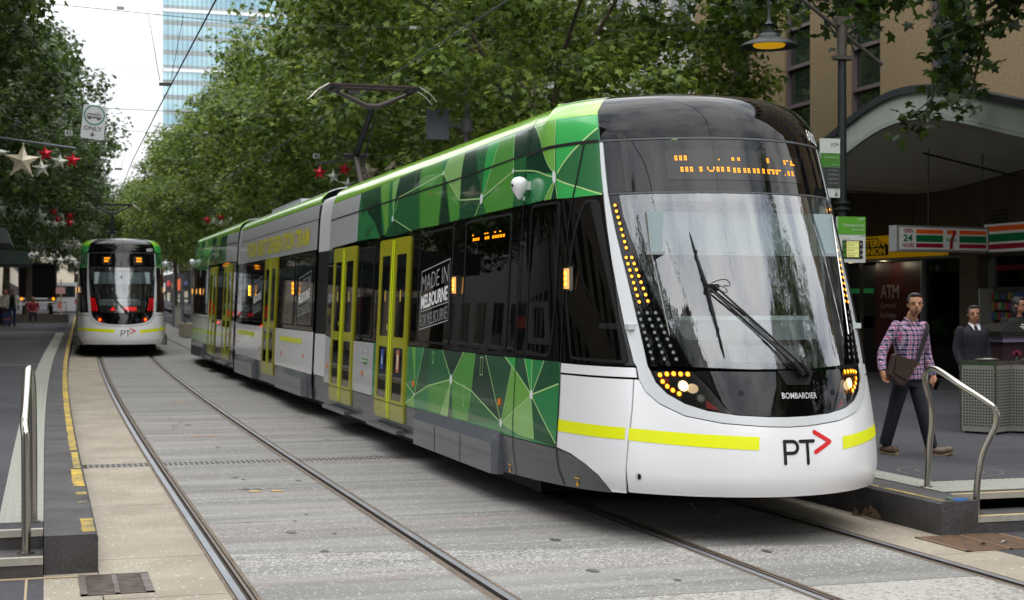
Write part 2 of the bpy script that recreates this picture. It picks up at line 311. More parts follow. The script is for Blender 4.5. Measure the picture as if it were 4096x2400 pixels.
def clipln(poly, p, q, inside):
    """clip by the line p->q; inside keeps the left side"""
    def s(a): return (q[0]-p[0])*(a[1]-p[1])-(q[1]-p[1])*(a[0]-p[0])
    out = []
    for i in range(len(poly)):
        a, b = poly[i-1], poly[i]; sa, sb = s(a), s(b)
        if not inside: sa, sb = -sa, -sb
        if (sa >= 0) != (sb >= 0): t = sa/(sa-sb); out.append((a[0]+(b[0]-a[0])*t, a[1]+(b[1]-a[1])*t))
        if sb >= 0: out.append(b)
    return out
def parea(p): return .5*sum(p[i-1][0]*p[i][1]-p[i][0]*p[i-1][1] for i in range(len(p)))
def ccw(p): return p if parea(p) > 0 else p[::-1]
_SC = {}
def SN(u, z):
    k = (round(u, 4), round(z, 4))
    if k not in _SC: _SC[k] = (S(*k), N(*k))
    return _SC[k]
class Panel:
    def __init__(s, tf=None, flip=False): s.v = []; s.n = []; s.f = []; s.mi = []; s.mats = []; s.tf = tf or (lambda p: p); s.flip = flip; s.key = {}
    def m(s, m):
        if m not in s.mats: s.mats.append(m)
        return s.mats.index(m)
    def vert(s, u, z, off, tagk=0, nn=None):
        k = (round(u, 4), round(z, 4), off, tagk)
        if k in s.key: return s.key[k]
        p, n = SN(u, z); p = tuple(p[i]+n[i]*off for i in range(3))
        q = s.tf(p); q2 = s.tf(tuple(p[i]+(nn or n)[i] for i in range(3)))
        s.v.append(q); s.n.append(tuple(q2[i]-q[i] for i in range(3))); s.key[k] = len(s.v)-1; return len(s.v)-1
    def add(s, poly, m, off=0., thick=0., holes=()):
        poly = ccw(poly); mi = s.m(m)
        us = [p[0] for p in poly]; zs = [p[1] for p in poly]; u0, u1, z0, z1 = min(us), max(us), min(zs), max(zs)
        near = u1 > -UMAX and u0 < UMAX
        cu = [u0]+[c for c in NCUT if u0+.004 < c < u1-.004]+[u1]
        cz = [z0]+[c for c in (ZF if near else ZC) if z0+.003 < c < z1-.003]+[z1]
        edges = {}
        for a, b in zip(cu, cu[1:]):
            col = clipax(clipax(poly, 0, a, False), 0, b, True)
            if len(col) < 3: continue
            for c, d in zip(cz, cz[1:]):
                cell = clipax(clipax(col, 1, c, False), 1, d, True)
                if len(cell) < 3: continue
                pieces = [cell]
                for h in holes:
                    h = ccw(h); nxt = []
                    for pc in pieces:
                        rest = pc
                        for i in range(len(h)):
                            p, q = h[i-1], h[i]
                            o = clipln(rest, p, q, False)
                            if len(o) > 2 and abs(parea(o)) > 1e-7: nxt.append(o)
                            rest = clipln(rest, p, q, True)
                            if len(rest) < 3: break
                    pieces = nxt
                for pc in pieces:
                    if abs(parea(pc)) < 2e-7: continue
                    ids = []
                    for p in pc:
                        i = s.vert(p[0], p[1], off)
                        if i not in ids: ids.append(i)
                    if len(ids) < 3: continue
                    f = tuple(ids[::-1] if s.flip else ids); s.f.append(f); s.mi.append(mi)
                    if thick:
                        uv = {s.vert(p[0], p[1], off): p for p in pc}
                        for i in range(len(ids)):
                            e = (ids[i-1], ids[i]); k = (min(e), max(e))
                            if k in edges: edges[k] = None
                            else: edges[k] = (uv[e[0]], uv[e[1]])
        if thick:
            for k, e in edges.items():
                if not e: continue
                (a, b) = e
                i0, i1 = s.vert(*a, off), s.vert(*b, off); j0, j1 = s.vert(*a, off-thick, 1), s.vert(*b, off-thick, 1)
                f = (i1, i0, j0, j1) if not s.flip else (i0, i1, j1, j0); s.f.append(f); s.mi.append(mi)
        return s
    def raw(s, vs2, fs, m, off):
        mi = s.m(m); ids = [s.vert(p[0], p[1], off, 2) for p in vs2]
        for f in fs: s.f.append(tuple(ids[k] for k in (f[::-1] if s.flip else f))); s.mi.append(mi)
        return s
    def text(s, body, u, z, w, h, m, off=.004, bold=0., shear=0., sp=1.):
        vs, fs = text2d(body, w, h, bold, sp); return s.raw([(u+x, z+y+shear*x) for x, y in vs], fs, m, off)
    def build(s, name, parent, **tags):
        me = bpy.data.meshes.new(name); me.from_pydata(s.v, [], s.f)
        for m in s.mats: me.materials.append(m)
        me.polygons.foreach_set('material_index', s.mi); me.polygons.foreach_set('use_smooth', [True]*len(s.f))
        me.validate(); me.update()
        if len(me.vertices) == len(s.n): me.normals_split_custom_set_from_vertices(s.n)
        o = bpy.data.objects.new(name, me); COL.objects.link(o); o.parent = parent; tag(o, **tags); return o
def mir(poly): return [(-u, z) for u, z in poly]
def rrect(u0, u1, z0, z1, r=.06, n=4):
    pl = []
    for cx, cz, a in ((u1-r, z1-r, 0), (u0+r, z1-r, 90), (u0+r, z0+r, 180), (u1-r, z0+r, 270)):
        for k in range(n+1):
            w = math.radians(a+90*k/n); pl.append((cx+r*math.cos(w), cz+r*math.sin(w)))
    return pl
def rpoly(poly, r=.05, n=3):
    """round the corners of a convex polygon"""
    poly = ccw(poly); out = []
    for i in range(len(poly)):
        a, b, c = poly[i-1], poly[i], poly[(i+1) % len(poly)]
        la = math.dist(a, b); lc = math.dist(b, c); ra = min(r, la*.45); rc = min(r, lc*.45)
        p = (b[0]+(a[0]-b[0])*ra/la, b[1]+(a[1]-b[1])*ra/la); q = (b[0]+(c[0]-b[0])*rc/lc, b[1]+(c[1]-b[1])*rc/lc)
        for k in range(n+1):
            t = k/n; out.append(((1-t)**2*p[0]+2*t*(1-t)*b[0]+t*t*q[0], (1-t)**2*p[1]+2*t*(1-t)*b[1]+t*t*q[1]))
    return out
# materials of the trams
WHITE = mat('tram_white_paint', (236, 236, 238), .28, coat=.6, var=(1.3, .03))
LGREY = mat('tram_light_grey_paint', (205, 208, 210), .3, coat=.5)
SILVER = mat('tram_silver_wrap', (184, 185, 187), .28, coat=.5, var=(2, .05))
SKIRT = mat('tram_dark_grey_paint', (74, 76, 80), .35, coat=.4, var=(6, .12))
BLACK = mat('tram_black_gloss', (6, 6, 8), .02, spec=.42)
RUBBER = mat('black_rubber', (16, 16, 17), .6, spec=.3)
SEAM = mat('tram_seam_grey', (70, 72, 74), .5)
LIME = mat('tram_lime_paint', (140, 200, 40), .18, coat=.7)
ROOF = mat('tram_roof_grey', (190, 196, 198), .3, coat=.3)
DOORY = mat('door_yellow_green', (158, 156, 14), .35, coat=.4)
STRIP = mat('door_bright_strip', (226, 250, 0), .4)
HIVIS = mat('hi_vis_yellow_tape', (233, 240, 0), .45)
DARKIN = mat('dark_interior', (30, 31, 34), .8)
LIN_IN = mat('cab_light_grey_trim', (196, 205, 204), .6)
DASH = mat('dash_grey_trim', (150, 156, 158), .55)
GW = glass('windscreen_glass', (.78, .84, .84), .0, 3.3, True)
GS = glass('tinted_side_glass', (.30, .31, .33), .0, 1.0)
GD = mat('dark_glass', (12, 13, 15), .03, spec=.7)
LAMPGLASS = glass('lamp_clear_glass', (.95, .95, .95), .0, 1.0)
AMBER = mat('amber_led', (255, 170, 10), .4, emis=(255, 150, 5), estr=2.2)
AMBERC = mat('amber_led_core', (255, 215, 90), .4, emis=(255, 205, 70), estr=3.6)
REDLED = mat('red_led', (255, 30, 30), .4, emis=(255, 12, 22), estr=1.5)
REDR = mat('red_reflector', (150, 25, 30), .3)
ORED = mat('orange_red_tail_core', (255, 90, 20), .4, emis=(255, 110, 20), estr=6)
LEDOFF = mat('unlit_led', (130, 134, 136), .25, spec=.8)
LEDORG = mat('orange_display_led', (255, 160, 10), .5, emis=(255, 150, 0), estr=2.2)
WARM = mat('headlight_glow', (255, 230, 190), .3, emis=(255, 214, 150), estr=3.0)
CHROME = mat('polished_metal', (205, 205, 205), .12, metal=1)
STEEL = mat('stainless_steel', (178, 174, 166), .24, metal=1, var=(14, .12), aniso=(1, 1, .1))
DKSTEEL = mat('dark_steel', (70, 70, 70), .45, metal=.8)
LOGOBK = mat('logo_black_print', (24, 24, 28), .4)
LOGORD = mat('logo_red_print', (216, 28, 36), .4)
PRWH = mat('white_print', (235, 235, 235), .5)
PRGR = mat('grey_print', (150, 152, 155), .5)
ORMARK = mat('orange_side_marker', (225, 120, 30), .35)
GRN = {'dark': (30, 82, 52), 'darkest': (18, 58, 42), 'middark': (38, 104, 60), 'mid': (46, 132, 76), 'bright': (82, 154, 62), 'vivid': (52, 168, 82), 'light': (112, 172, 72), 'lightest': (142, 190, 112), 'line': (176, 214, 140)}
GRN = {k: mat('livery_green_'+k, v, .25, coat=.5) for k, v in GRN.items()}
PIL_OUT = [(-1.162, 3.03), (-1.162, 2.61), (-1.176, 2.3), (-1.180, 2.10), (-1.174, 1.86), (-1.157, 1.576), (-1.124, 1.316), (-1.104, 1.283)]
PIL_IN = [(-1.124, 3.03), (-1.120, 2.6), (-1.104, 2.305), (-1.080, 2.06), (-1.056, 1.80), (-1.033, 1.53), (-1.012, 1.292), (-.998, 1.265)]
SMILE = [(-.998, 1.265), (-.962, 1.176), (-.885, 1.098), (-.755, 1.027), (-.591, .978), (-.375, .948), (-.152, .936), (0, .934)]
SMO = [(-1.098, 1.194), (-1.054, 1.106), (-.952, 1.022), (-.763, .939), (-.491, .890), (-.159, .865), (0, .861)]
DIV = [(-1.026, 2.60), (-1.016, 2.42), (-.980, 2.233), (-.921, 1.997), (-.856, 1.786), (-.782, 1.56), (-.684, 1.323), (-.668, 1.288)]
GREYC = [(-1.409, .341), (-1.475, .397), (-1.566, .459), (-1.735, .524), (-1.979, .584), (-2.242, .608)]
BSEAM = [(-1.140, 1.194), (-1.174, .992), (-1.227, .746), (-1.255, .544), (-1.240, .354)]
LIMEB = [(U(11.72), 3.175), (U(9.71), 3.19), (U(6.45), 3.235), (U(4.22), 3.255), (U(2.58), 3.275), (U(1.04), 3.272), (-1.148, 3.262)]
def both(p, half): return half+[(-u, z) for u, z in half[::-1] if abs(u) > 1e-6]
def shrink(poly, d):
    """inset a polygon a little by moving towards its edges' inner normals"""
    poly = ccw(poly); out = []; n = len(poly)
    for i in range(n):
        a, b, c = poly[i-1], poly[i], poly[(i+1) % n]
        def nr(p, q):
            l = math.dist(p, q) or 1; return (-(q[1]-p[1])/l, (q[0]-p[0])/l)
        n1, n2 = nr(a, b), nr(b, c); k = max(.35, 1+n1[0]*n2[0]+n1[1]*n2[1])
        out.append((b[0]+(n1[0]+n2[0])/k*d, b[1]+(n1[1]+n2[1])/k*d))
    return out
TH = .014
def car_end(root, tf, flip, hero, front):
    """one end car with its cab; front: lit as a head end, else as a tail end"""
    def P(): return Panel(tf, flip)
    g = .004
    # --- front end
    P().add(shrink(SMO+[(-u, z) for u, z in SMO[-2::-1]]+[(-u, z) for u, z in BSEAM]+BSEAM[::-1], g), WHITE, 0, TH).build('front_bumper', root)
    fr = P()
    for m_ in (lambda p: p, mir):
        fr.add(m_([(min(u, 0) if u > -.01 else u, z) for u, z in shrink(PIL_OUT+SMO[:-1]+[(.003, .861)]+[(.003, .934)]+SMILE[-2::-1]+PIL_IN[::-1], .003)]), LGREY, 0, TH)
    fr.build('front_frame', root)
    hl = [(-.668, 1.267), (-.571, 1.16), (-.500, 1.063), (-.430, .958)]
    low = hl+SMILE[5:]+[(-u, z) for u, z in SMILE[-2:4:-1]]+[(-u, z) for u, z in hl[::-1]]+[(.22, 1.262), (-.22, 1.262)]
    lp = P().add(shrink(low, g), BLACK, -.004, TH)
    if front: lp.build('lower_front_panel', root)
    else: lp.build('lower_front_panel', root)
    if hero:
        b = P(); b.text('BOMBARDIER', -.031, 1.062, .303, .043, mat('badge_silver', (205, 206, 208), .35, metal=.2), .006, .012, -.012, 1.02); b.build('maker_lettering', root)
        for u, z in ((-.335, 1.105), (.46, 1.098)):
            t = P().raw([(u+.022*math.cos(k*.7), z+.022*math.sin(k*.7)) for k in range(9)], [tuple(range(9))], RUBBER, .0); t.build('sensor_hole', root)
    # headlight pods
    for sgn in (1, -1):
        f_ = (lambda p: p) if sgn == 1 else mir
        pod = SMILE[:6][::-1]+[(-.668, 1.267)]
        pod = [(-.668, 1.267), (-.571, 1.16), (-.500, 1.063), (-.430, .958)]+SMILE[5:0:-1]+[(-.995, 1.262)]
        hlo = P().add(f_(shrink(pod, g)), mat('headlight_black', (26, 26, 28), .25), -.03, .004).build('headlight', root)
        P().add(f_(shrink(pod, g)), LAMPGLASS, .0).build('lens', hlo)
        def disc(pl, u, z, r, m, off, ry=None): pl.raw([(sgn*(u+r*math.cos(k*math.pi/7)), z+(ry or r)*math.sin(k*math.pi/7)) for k in range(14)], [tuple(range(14)) if sgn*1 == 1 else tuple(range(13, -1, -1))], m, off)
        if front:
            am = P()
            for u, z in ((-.929, 1.234), (-.873, 1.242), (-.82, 1.245), (-.766, 1.244), (-.712, 1.244), (-.914, 1.187), (-.881, 1.153), (-.841, 1.125), (-.795, 1.101)):
                disc(am, u, z, .018, AMBER, -.024); disc(am, u, z, .009, AMBERC, -.02)
            am.build('indicator_lights', hlo, kind='stuff')
            la = P(); disc(la, -.755, 1.158, .052, CHROME, -.026); disc(la, -.757, 1.158, .038, WARM, -.02); disc(la, -.69, 1.14, .045, mat('lamp_reflector', (210, 195, 165), .2, emis=(255, 220, 170), estr=.35), -.024, .036); la.build('lamp', hlo)
            l2 = P(); disc(l2, -.637, 1.07, .034, CHROME, -.022); disc(l2, -.637, 1.07, .024, LEDOFF, -.018); l2.build('lamp', hlo)
        else:
            la = P(); disc(la, -.70, 1.08, .05, REDLED, -.02); disc(la, -.70, 1.08, .026, ORED, -.014); la.build('tail_lamp', hlo)
            l2 = P(); disc(l2, -.80, 1.16, .04, CHROME, -.022); disc(l2, -.80, 1.16, .028, LEDOFF, -.018); l2.build('lamp', hlo)
        rr = P().raw([(sgn*u, z) for u, z in ((-.602, 1.048), (-.585, 1.052), (-.505, .985), (-.60, .998))], [(0, 1, 2, 3) if sgn == -1 else (3, 2, 1, 0)], REDR, -.02).raw([(sgn*u, z) for u, z in ((-.9, 1.21), (-.868, 1.205), (-.862, 1.17))], [(0, 1, 2) if sgn == -1 else (2, 1, 0)], REDR, -.02); rr.build('reflector', hlo, kind='stuff')
        # light column beside the windscreen
        colm = P().add(f_(shrink(PIL_IN[1:7]+DIV[::-1], g)), BLACK, -.003, TH).build('light_column', root)
        l = P(); cnt = []
        for k in range(8): t = k/7; cnt.append((-1.069+.038*t, 2.514-.335*t, 0))
        for k in range(8):
            t = k/7
            cnt += [(-1.045+.048*t, 2.104-.338*t, 1), (-.997+.072*t, 2.104-.332*t, 1)]
        for k in range(8):
            t = k/7
            for a, b in ((-1.015, -.961), (-.946, -.868), (-.88, -.778)): cnt.append((a+(b-a)*t, 1.684-.339*t, 2))
        hold = P()
        for u, z, q in cnt:
            disc(hold, u, z, .0185, RUBBER, .0035)
            mm = (AMBER if q < 2 else LEDOFF) if front else (LEDOFF if q < 2 else REDLED)
            disc(l, u, z, .0125 if mm is not LEDOFF else .011, mm, .006)
            if mm is AMBER: disc(l, u, z, .006, AMBERC, .008)
        hold.build('lamp_holders', colm, kind='stuff'); l.build('signal_lights' if front else 'brake_lights', colm, kind='stuff')
    # windscreen with its ceramic border
    ws = DIV+[(-.25, 1.272), (.25, 1.272)]+[(-u, z) for u, z in DIV[::-1]]
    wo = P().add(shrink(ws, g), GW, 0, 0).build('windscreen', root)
    clear = rpoly([(-.90, 2.54), (-.86, 1.95), (-.70, 1.49), (.72, 1.49), (.90, 1.95), (.97, 2.54)], .05)
    P().add(shrink(ws, g), mat('windscreen_border', (15, 15, 16), .35), -.008, .01, holes=[clear]).build('border', wo)
    P().add(shrink([(-1.122, 3.03), (-1.119, 2.62), (-.4, 2.607), (.4, 2.607), (1.119, 2.62), (1.122, 3.03)], g), BLACK, -.002, TH).build('destination_glass', root)
    P().add([(-1.146, 3.05), (-1.148, 3.29), (-1.075, 3.41), (-1.0, 3.455), (-.98, 3.49), (.98, 3.49), (1.0, 3.455), (1.075, 3.41), (1.148, 3.29), (1.146, 3.05)], mat('dome_black_gloss', (5, 5, 6), .02, spec=.28), .0, TH).build('front_roof_dome', root)
    P().add([(-1.16, 3.032), (-1.16, 3.048), (1.16, 3.048), (1.16, 3.032)], SEAM, -.002).add([(-1.12, 2.602), (-1.12, 2.617), (1.12, 2.617), (1.12, 2.602)], SEAM, -.002).build('seam_trim', root)
    # backing skin so that the seams stay dark
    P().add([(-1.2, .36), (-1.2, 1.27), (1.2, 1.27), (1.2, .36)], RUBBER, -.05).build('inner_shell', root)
    # numbers and logo
    lg = P()
    S1 = capsule([(-.050, .602), (-.050, .760)], .0125)+capsule([(-.050, .758), (.012, .758)]+arc((.012, .716), .042, 90, -90, 7)+[(.012, .674), (-.050, .674)], .0125)+capsule([(.076, .756), (.192, .756)], .0125)+capsule([(.136, .752), (.136, .598)], .0125)
    for k, pl in enumerate(S1): lg.add(pl, LOGOBK, .0025+.00008*k)
    for k, pl in enumerate(capsule([(.208, .818), (.352, .744), (.208, .676)], .0165)): lg.add(pl, LOGORD, .0025+.0001*k)
    lg.build('operator_logo', root)
    for tp_ in ([(-2.214, .836), (-1.25, .836), (-1.26, .748), (-2.214, .743)], [(-1.215, .836), (-.234, .793), (-.245, .699), (-1.228, .746)], [(.500, .771), (1.215, .82), (1.228, .735), (.495, .679)], [(2.214, .836), (1.25, .836), (1.26, .748), (2.214, .743)]):
        P().add(tp_, HIVIS, .0025).build('reflective_tape', root)
    nb = P(); nb.text('6002' if hero else '6001', .905 if hero else .80, 3.085, .25, .10, PRWH, .004, .0, -.13 if hero else 0); nb.build('fleet_number', root)
    # --- both sides
    for sgn in (1, -1):
        f_ = (lambda p: p) if sgn == 1 else mir
        def A(nm, poly, m, off=0., th=TH, par=root, holes=(), d=g, **k):
            return P().add(f_(shrink(poly, d)), m, off, th, holes=[f_(h) for h in holes]).build(nm, par, **k)
        A('skirt_panel', [(U(11.74), .26), (U(3.2), .26), (U(2.49), .287), (U(1.49), .31), (U(.71), .338)]+GREYC+[(U(11.74), .61)], SKIRT)
        A('side_panel', [(U(11.74), .612), (U(8.42), .612), (U(8.42), 1.262), (U(11.74), 1.262)], SILVER)
        lv = P().add(f_([(U(8.40), .612), (-2.246, .612), (-2.142, 1.285), (U(8.40), 1.268)]), GRN['mid'], 0, TH)
        lv.add(f_([(U(9.72), 2.56)]+[(U(9.71), 3.19)]+LIMEB[2:]+[(-1.148, 3.05), (-1.166, 3.03), (-1.166, 2.616), (U(2.48), 2.618), (U(6.5), 2.582)]), GRN['mid'], 0, TH)
        for cname, poly in FACETS: lv.add(f_([(u, max(.613, z)) if z < 2 else (u, z) for u, z in poly]), GRN[cname], .0015)
        for k, ln in enumerate(LINES):
            for a, b in zip(ln, ln[1:]):
                L = math.dist(a, b) or 1; nx, nz = -(b[1]-a[1])/L*.0065, (b[0]-a[0])/L*.0065
                lv.add(f_([(a[0]-nx, a[1]-nz), (b[0]-nx, b[1]-nz), (b[0]+nx, b[1]+nz), (a[0]+nx, a[1]+nz)]), GRN['line'], .003)
        for (c, r) in NODES: lv.add(f_([(c[0]+r*math.cos(k*math.pi/6), c[1]+r*math.sin(k*math.pi/6)) for k in range(12)]), mat('livery_node_grey', (215, 222, 216), .4), .0045)
        lv.build('livery_panel', root, label='side panel covered with a pattern of green triangles joined by pale lines')
        A('side_panel', [(U(11.74), 2.525), (U(11.74), 3.175), (U(9.72), 3.19), (U(9.72), 2.56)], SILVER)
        A('front_side_panel', [(-2.138, 1.195), (-2.244, .612)]+GREYC[::-1][1:]+[(-1.258, .345)]+[(u-.004, z) for u, z in BSEAM[::-1][1:]], WHITE)
        A('front_side_panel', [(-2.113, 1.284), (-2.138, 1.203), (-1.112, 1.203), (-1.112, 1.281)], WHITE)
        # glazed band
        w1 = rpoly([(U(6.19), 1.33), (U(4.79), 1.33), (U(4.76), 2.53), (U(6.19), 2.51)], .09)
        w2 = rpoly([(U(4.33), 1.34), (U(2.84), 1.34), (U(2.81), 2.55), (U(4.31), 2.545)], .09)
        w3 = rpoly([(U(2.3), 1.325), (U(1.66), 1.32), (-1.71, 2.58), (-2.94, 2.58)], .10)
        w4 = rpoly([(-1.905, 1.32), (-1.165, 1.305), (-1.20, 1.7), (-1.205, 2.57), (-1.36, 2.57), (-1.60, 2.25), (-1.87, 1.77)], .05)
        w0 = rpoly([(U(9.32), 1.31), (U(8.53), 1.31), (U(8.53), 2.46), (U(9.31), 2.46)], .07)
        band = [(U(11.74), 1.268), (-2.12, 1.29), (-1.115, 1.29)]+PIL_OUT[::-1][2:-1]+[(-1.166, 2.608), (U(2.48), 2.612), (U(6.5), 2.575), (U(11.74), 2.52)]
        A('window_band', band, BLACK, 0, TH, holes=[w1, w2, w3, w4])
        for w in (w1, w2, w3, w4):
            wo = P().add(f_(w), GS if hero else GD, .004).build('window', root)
            P().add(f_(w), RUBBER, .009, .01, holes=[f_(shrink(w, .022))]).build('frame', wo)
        wo = P().add(f_(w0), GD, .004).build('window', root); P().add(f_(w0), RUBBER, .009, .01, holes=[f_(shrink(w0, .02))]).build('frame', wo)
        # roof
        A('roof_edge_panel', LIMEB+[(-1.148, 3.29), (-1.077, 3.41), (-1.06, 3.43), (U(11.6), 3.43)], LIME)
        A('roof_panel', [(U(11.6), 3.432), (-1.06, 3.432), (-1.0, 3.455), (-.98, 3.49), (U(11.5), 3.49)], ROOF)
        sm = P()
        def seam(pts, w=.008, m=RUBBER):
            for a, b in zip(pts, pts[1:]):
                L = math.dist(a, b) or 1; nx, nz = -(b[1]-a[1])/L*w, (b[0]-a[0])/L*w
                sm.add(f_([(a[0]-nx, a[1]-nz), (b[0]-nx, b[1]-nz), (b[0]+nx, b[1]+nz), (a[0]+nx, a[1]+nz)]), m, .0055)
        seam([(U(11.7), 2.935), (U(4.76), 2.991), (U(2.5), 3.03)], .008); seam([(U(2.5), 3.02), (U(1.4), 3.035), (-1.16, 3.04)], .013)
        seam([(U(2.47), 3.40), (U(2.48), 3.04), (U(2.5), 2.6), (U(2.53), 1.3), (U(2.55), .7), (U(2.49), .29)], .007)
        seam([(-1.305, 3.03), (-1.43, 2.72), (-1.5, 2.6), (-1.72, 2.2), (-1.95, 1.75), (-2.04, 1.5), (-2.125, 1.25), (-2.24, .62), (-2.2, .45), (-2.1, .325)], .008)
        for a in (4.77, 6.6, 8.2): seam([(U(a), 3.42), (U(a), 2.97)], .003, GRN['line'] if a < 9 else SEAM)
        sm.build('panel_seams', root)
        # doors: two leaves each
        for (ya, yb) in ((8.16, 6.60), (11.22, 9.66)):
            mid = (ya+yb)/2+.02
            for q, (a, b) in enumerate(((ya, mid), (mid, yb))):
                top = rpoly([(U(a), .40), (U(b), .40), (U(b), 2.505), (U(a), 2.505)], .06 if 1 else 0)
                ua, ub = U(a)+(.13 if q == 0 else .15), U(b)-(.15 if q == 0 else .13)
                h1 = [(ua, 1.36), (ub, 1.36), (ub, 2.31), (ua, 2.31)]; h2 = [(ua, .64), (ub, .64), (ub, 1.24), (ua, 1.24)]
                h1, h2 = rpoly(h1, .03), rpoly(h2, .03)
                dd = P().add(f_(shrink(top, .004)), DOORY, .022, .03, holes=[f_(h1), f_(h2)]).build('door', root)
                P().add(f_(h1), GD, .014).build('glass', dd); P().add(f_(h2), GD, .014).build('glass', dd)
                sx = [(U(b)-.068, U(b)-.02)] if q == 0 else [(U(a)+.02, U(a)+.068)]
                st = P()
                for s0, s1 in sx: st.add(f_([(s0, .42), (s1, .42), (s1, 2.48), (s0, 2.48)]), STRIP, .026)
                st.add(f_([(U(a)+.01, .595), (U(b)-.01, .595), (U(b)-.01, .603), (U(a)+.01, .603)]), RUBBER, .0245)
                st.build('bright_strip', dd)
                if hero and sgn == 1:
                    s2 = P()
                    cu_ = (ua+ub)/2
                    s2.add(rrect(cu_-.03, cu_+.03, 1.77, 1.9, .01), mat('yellow_sticker', (205, 170, 60), .5), .016)
                    if ya < 9:
                        if q == 0: s2.add(rrect(cu_-.09, cu_+.05, .97, 1.2, .01), mat('blue_sticker', (40, 80, 150), .5), .016); s2.text('♿' if 0 else 'b', cu_-.05, 1.03, .06, .11, PRWH, .018, .01)
                        else: s2.add(rrect(cu_-.08, cu_+.08, .96, 1.22, .01), mat('brown_sticker', (165, 105, 70), .5), .016); s2.add([(cu_-.02, 1.0), (cu_+.03, 1.0), (cu_+.02, 1.08), (cu_+.04, 1.15), (cu_-.03, 1.17), (cu_-.01, 1.08)], PRWH, .018)
                    s2.build('sticker', dd, kind='stuff')
                    if q == 0:
                        bt = P(); bt.raw([(ub+.045+.03*math.cos(k*.63), 1.47+.035*math.sin(k*.63)) for k in range(10)], [tuple(range(10))], mat('door_button_yellow', (220, 190, 50), .3), .04); bt.build('door_button', dd)
            stp = MB(); xo = -1.335
            stp.box2((sgn*xo, ya+.02, .29), (sgn*(xo-.10), yb-.05, .335), SKIRT)
            stp.build('door_step', root, fn=lambda x, y, z: tf((x, y, z)))
        # bogie cover
        def boxy(nm, y0, y1, z0, z1, m, out=.075):
            b = MB(); x0 = -1.30; x1 = -1.325-out; c = .07
            ring0 = [(x0, y0, z0), (x0, y1, z0), (x0, y1, z1), (x0, y0, z1)]
            ring1 = [(x1+.02, y0+.02, z0), (x1+.02, y1-.02, z0), (x1+.03, y1-.02, z1-.0), (x1+.03, y0+.02, z1)]
            ring2 = [(x1, y0+c, z0), (x1, y1-c, z0), (x1, y1-c, z1-.10), (x1, y0+c, z1-.10)]
            vs = ring0+[(x1+.035, y0, z0), (x1+.035, y1, z0), (x1+.06, y1, z1), (x1+.06, y0, z1)]+ring2
            fs = [(4*i+k, 4*i+(k+1) % 4, 4*i+4+(k+1) % 4, 4*i+4+k) for i in range(2) for k in range(4)]+[(8, 9, 10, 11)]
            b.add([(sgn*-1*-p[0], p[1], p[2]) for p in vs], fs, m)
            for yy in (y0+(y1-y0)*.36, y0+(y1-y0)*.68): b.box((sgn*(x1-.001), yy, (z0+z1)/2-.05), (.004, .008, z1-z0-.12), RUBBER)
            return b.build(nm, root, fn=lambda x, y, z: tf((x, y, z)))
        boxy('bogie_cover', 2.88, 5.95, .255, .625, mat('bogie_cover_grey', (86, 89, 95), .3, coat=.4, var=(5, .12)))
        # side lamps, camera pod, markers
        for py, z in ((4.56, 1.93), (1.03, 1.95)):
            x, y, zz = S(U(py), z)
            b = MB(); b.box2((sgn*(-x)*-1 if 0 else sgn*(x), y-.045, zz-.095), (sgn*(x-.03), y+.045, zz+.095), CHROME); b2_ = b.build('side_lamp', root, fn=lambda x, y, z: tf((x, y, z)))
            b = MB(); b.box2((sgn*(x-.03), y-.033, zz-.08), (sgn*(x-.05), y+.033, zz+.08), mat('side_lamp_lens', (240, 190, 130), .2, emis=(255, 170, 70), estr=.7))
            for k in (-1, 0, 1):
                for q in (-.014, .014): b.box((sgn*(x-.052), y+q, zz+k*.042), (.004, .016, .026), AMBERC if q < 0 else AMBER)
            b.build('lens', b2_, fn=lambda x, y, z: tf((x, y, z)))
        x, y, z = S(U(2.487)+.12, 2.74)
        b = MB()
        prof = [(.0, -.11), (.012, -.105), (.035, -.07), (.058, -.03), (.070, .015), (.066, .05), (.045, .075), (.015, .085), (0, .086)]
        rings = [[(x-.09+.0+1.15*r*math.sin(2*math.pi*k/14)*.9, y+r*math.cos(2*math.pi*k/14), z+zz) for k in range(14)] for r, zz in prof[1:-1]]
        b.loft([[(sgn*p[0], p[1], p[2]) for p in r] for r in rings], WHITE); b.box((sgn*(x-.02), y, z+.01), (.10, .07, .07), LGREY); b.cyl((sgn*(x-.155), y-.02, z+.01), (sgn*(x-.165), y-.022, z+.01), .012, RUBBER, n=8); b.cyl((sgn*(x-.05), y, z-.115), (sgn*(x-.05), y, z-.08), .01, LGREY, n=8)
        b.build('camera_pod', root, fn=lambda x, y, z: tf((x, y, z)))
        if hero:
            d_ = P()
            for py, z in ((6.23, .877), (2.96, .885), (9.01, .866), (11.5, .86)): d_.add(f_(rrect(U(py)-.03, U(py)+.03, z-.03, z+.03, .01)), ORMARK, .012, .01)
            d_.build('side_marker', root, kind='stuff')
            d_ = P()
            for py, z, w, h in ((5.40, 1.19, .07, .12), (3.58, 1.175, .09, .17), (4.16, .87, .05, .2), (9.17, 1.12, .09, .1), (8.86, 1.11, .12, .1)): d_.add(f_([(U(py)-w/2, z-h/2), (U(py)+w/2, z-h/2), (U(py)+w/2, z+h/2), (U(py)-w/2, z+h/2)]), GRN['line'] if py < 8 else PRWH, .004, holes=[f_([(U(py)-w/2+.008, z-h/2+.008), (U(py)+w/2-.008, z-h/2+.008), (U(py)+w/2-.008, z+h/2-.008), (U(py)-w/2+.008, z+h/2-.008)])])
            d_.add(f_(rrect(U(8.88)-.15, U(8.88)+.15, .985, 1.055, .03)), GRN['bright'], .004)
            YL = mat('yellow_jack_mark', (225, 165, 40), .5)
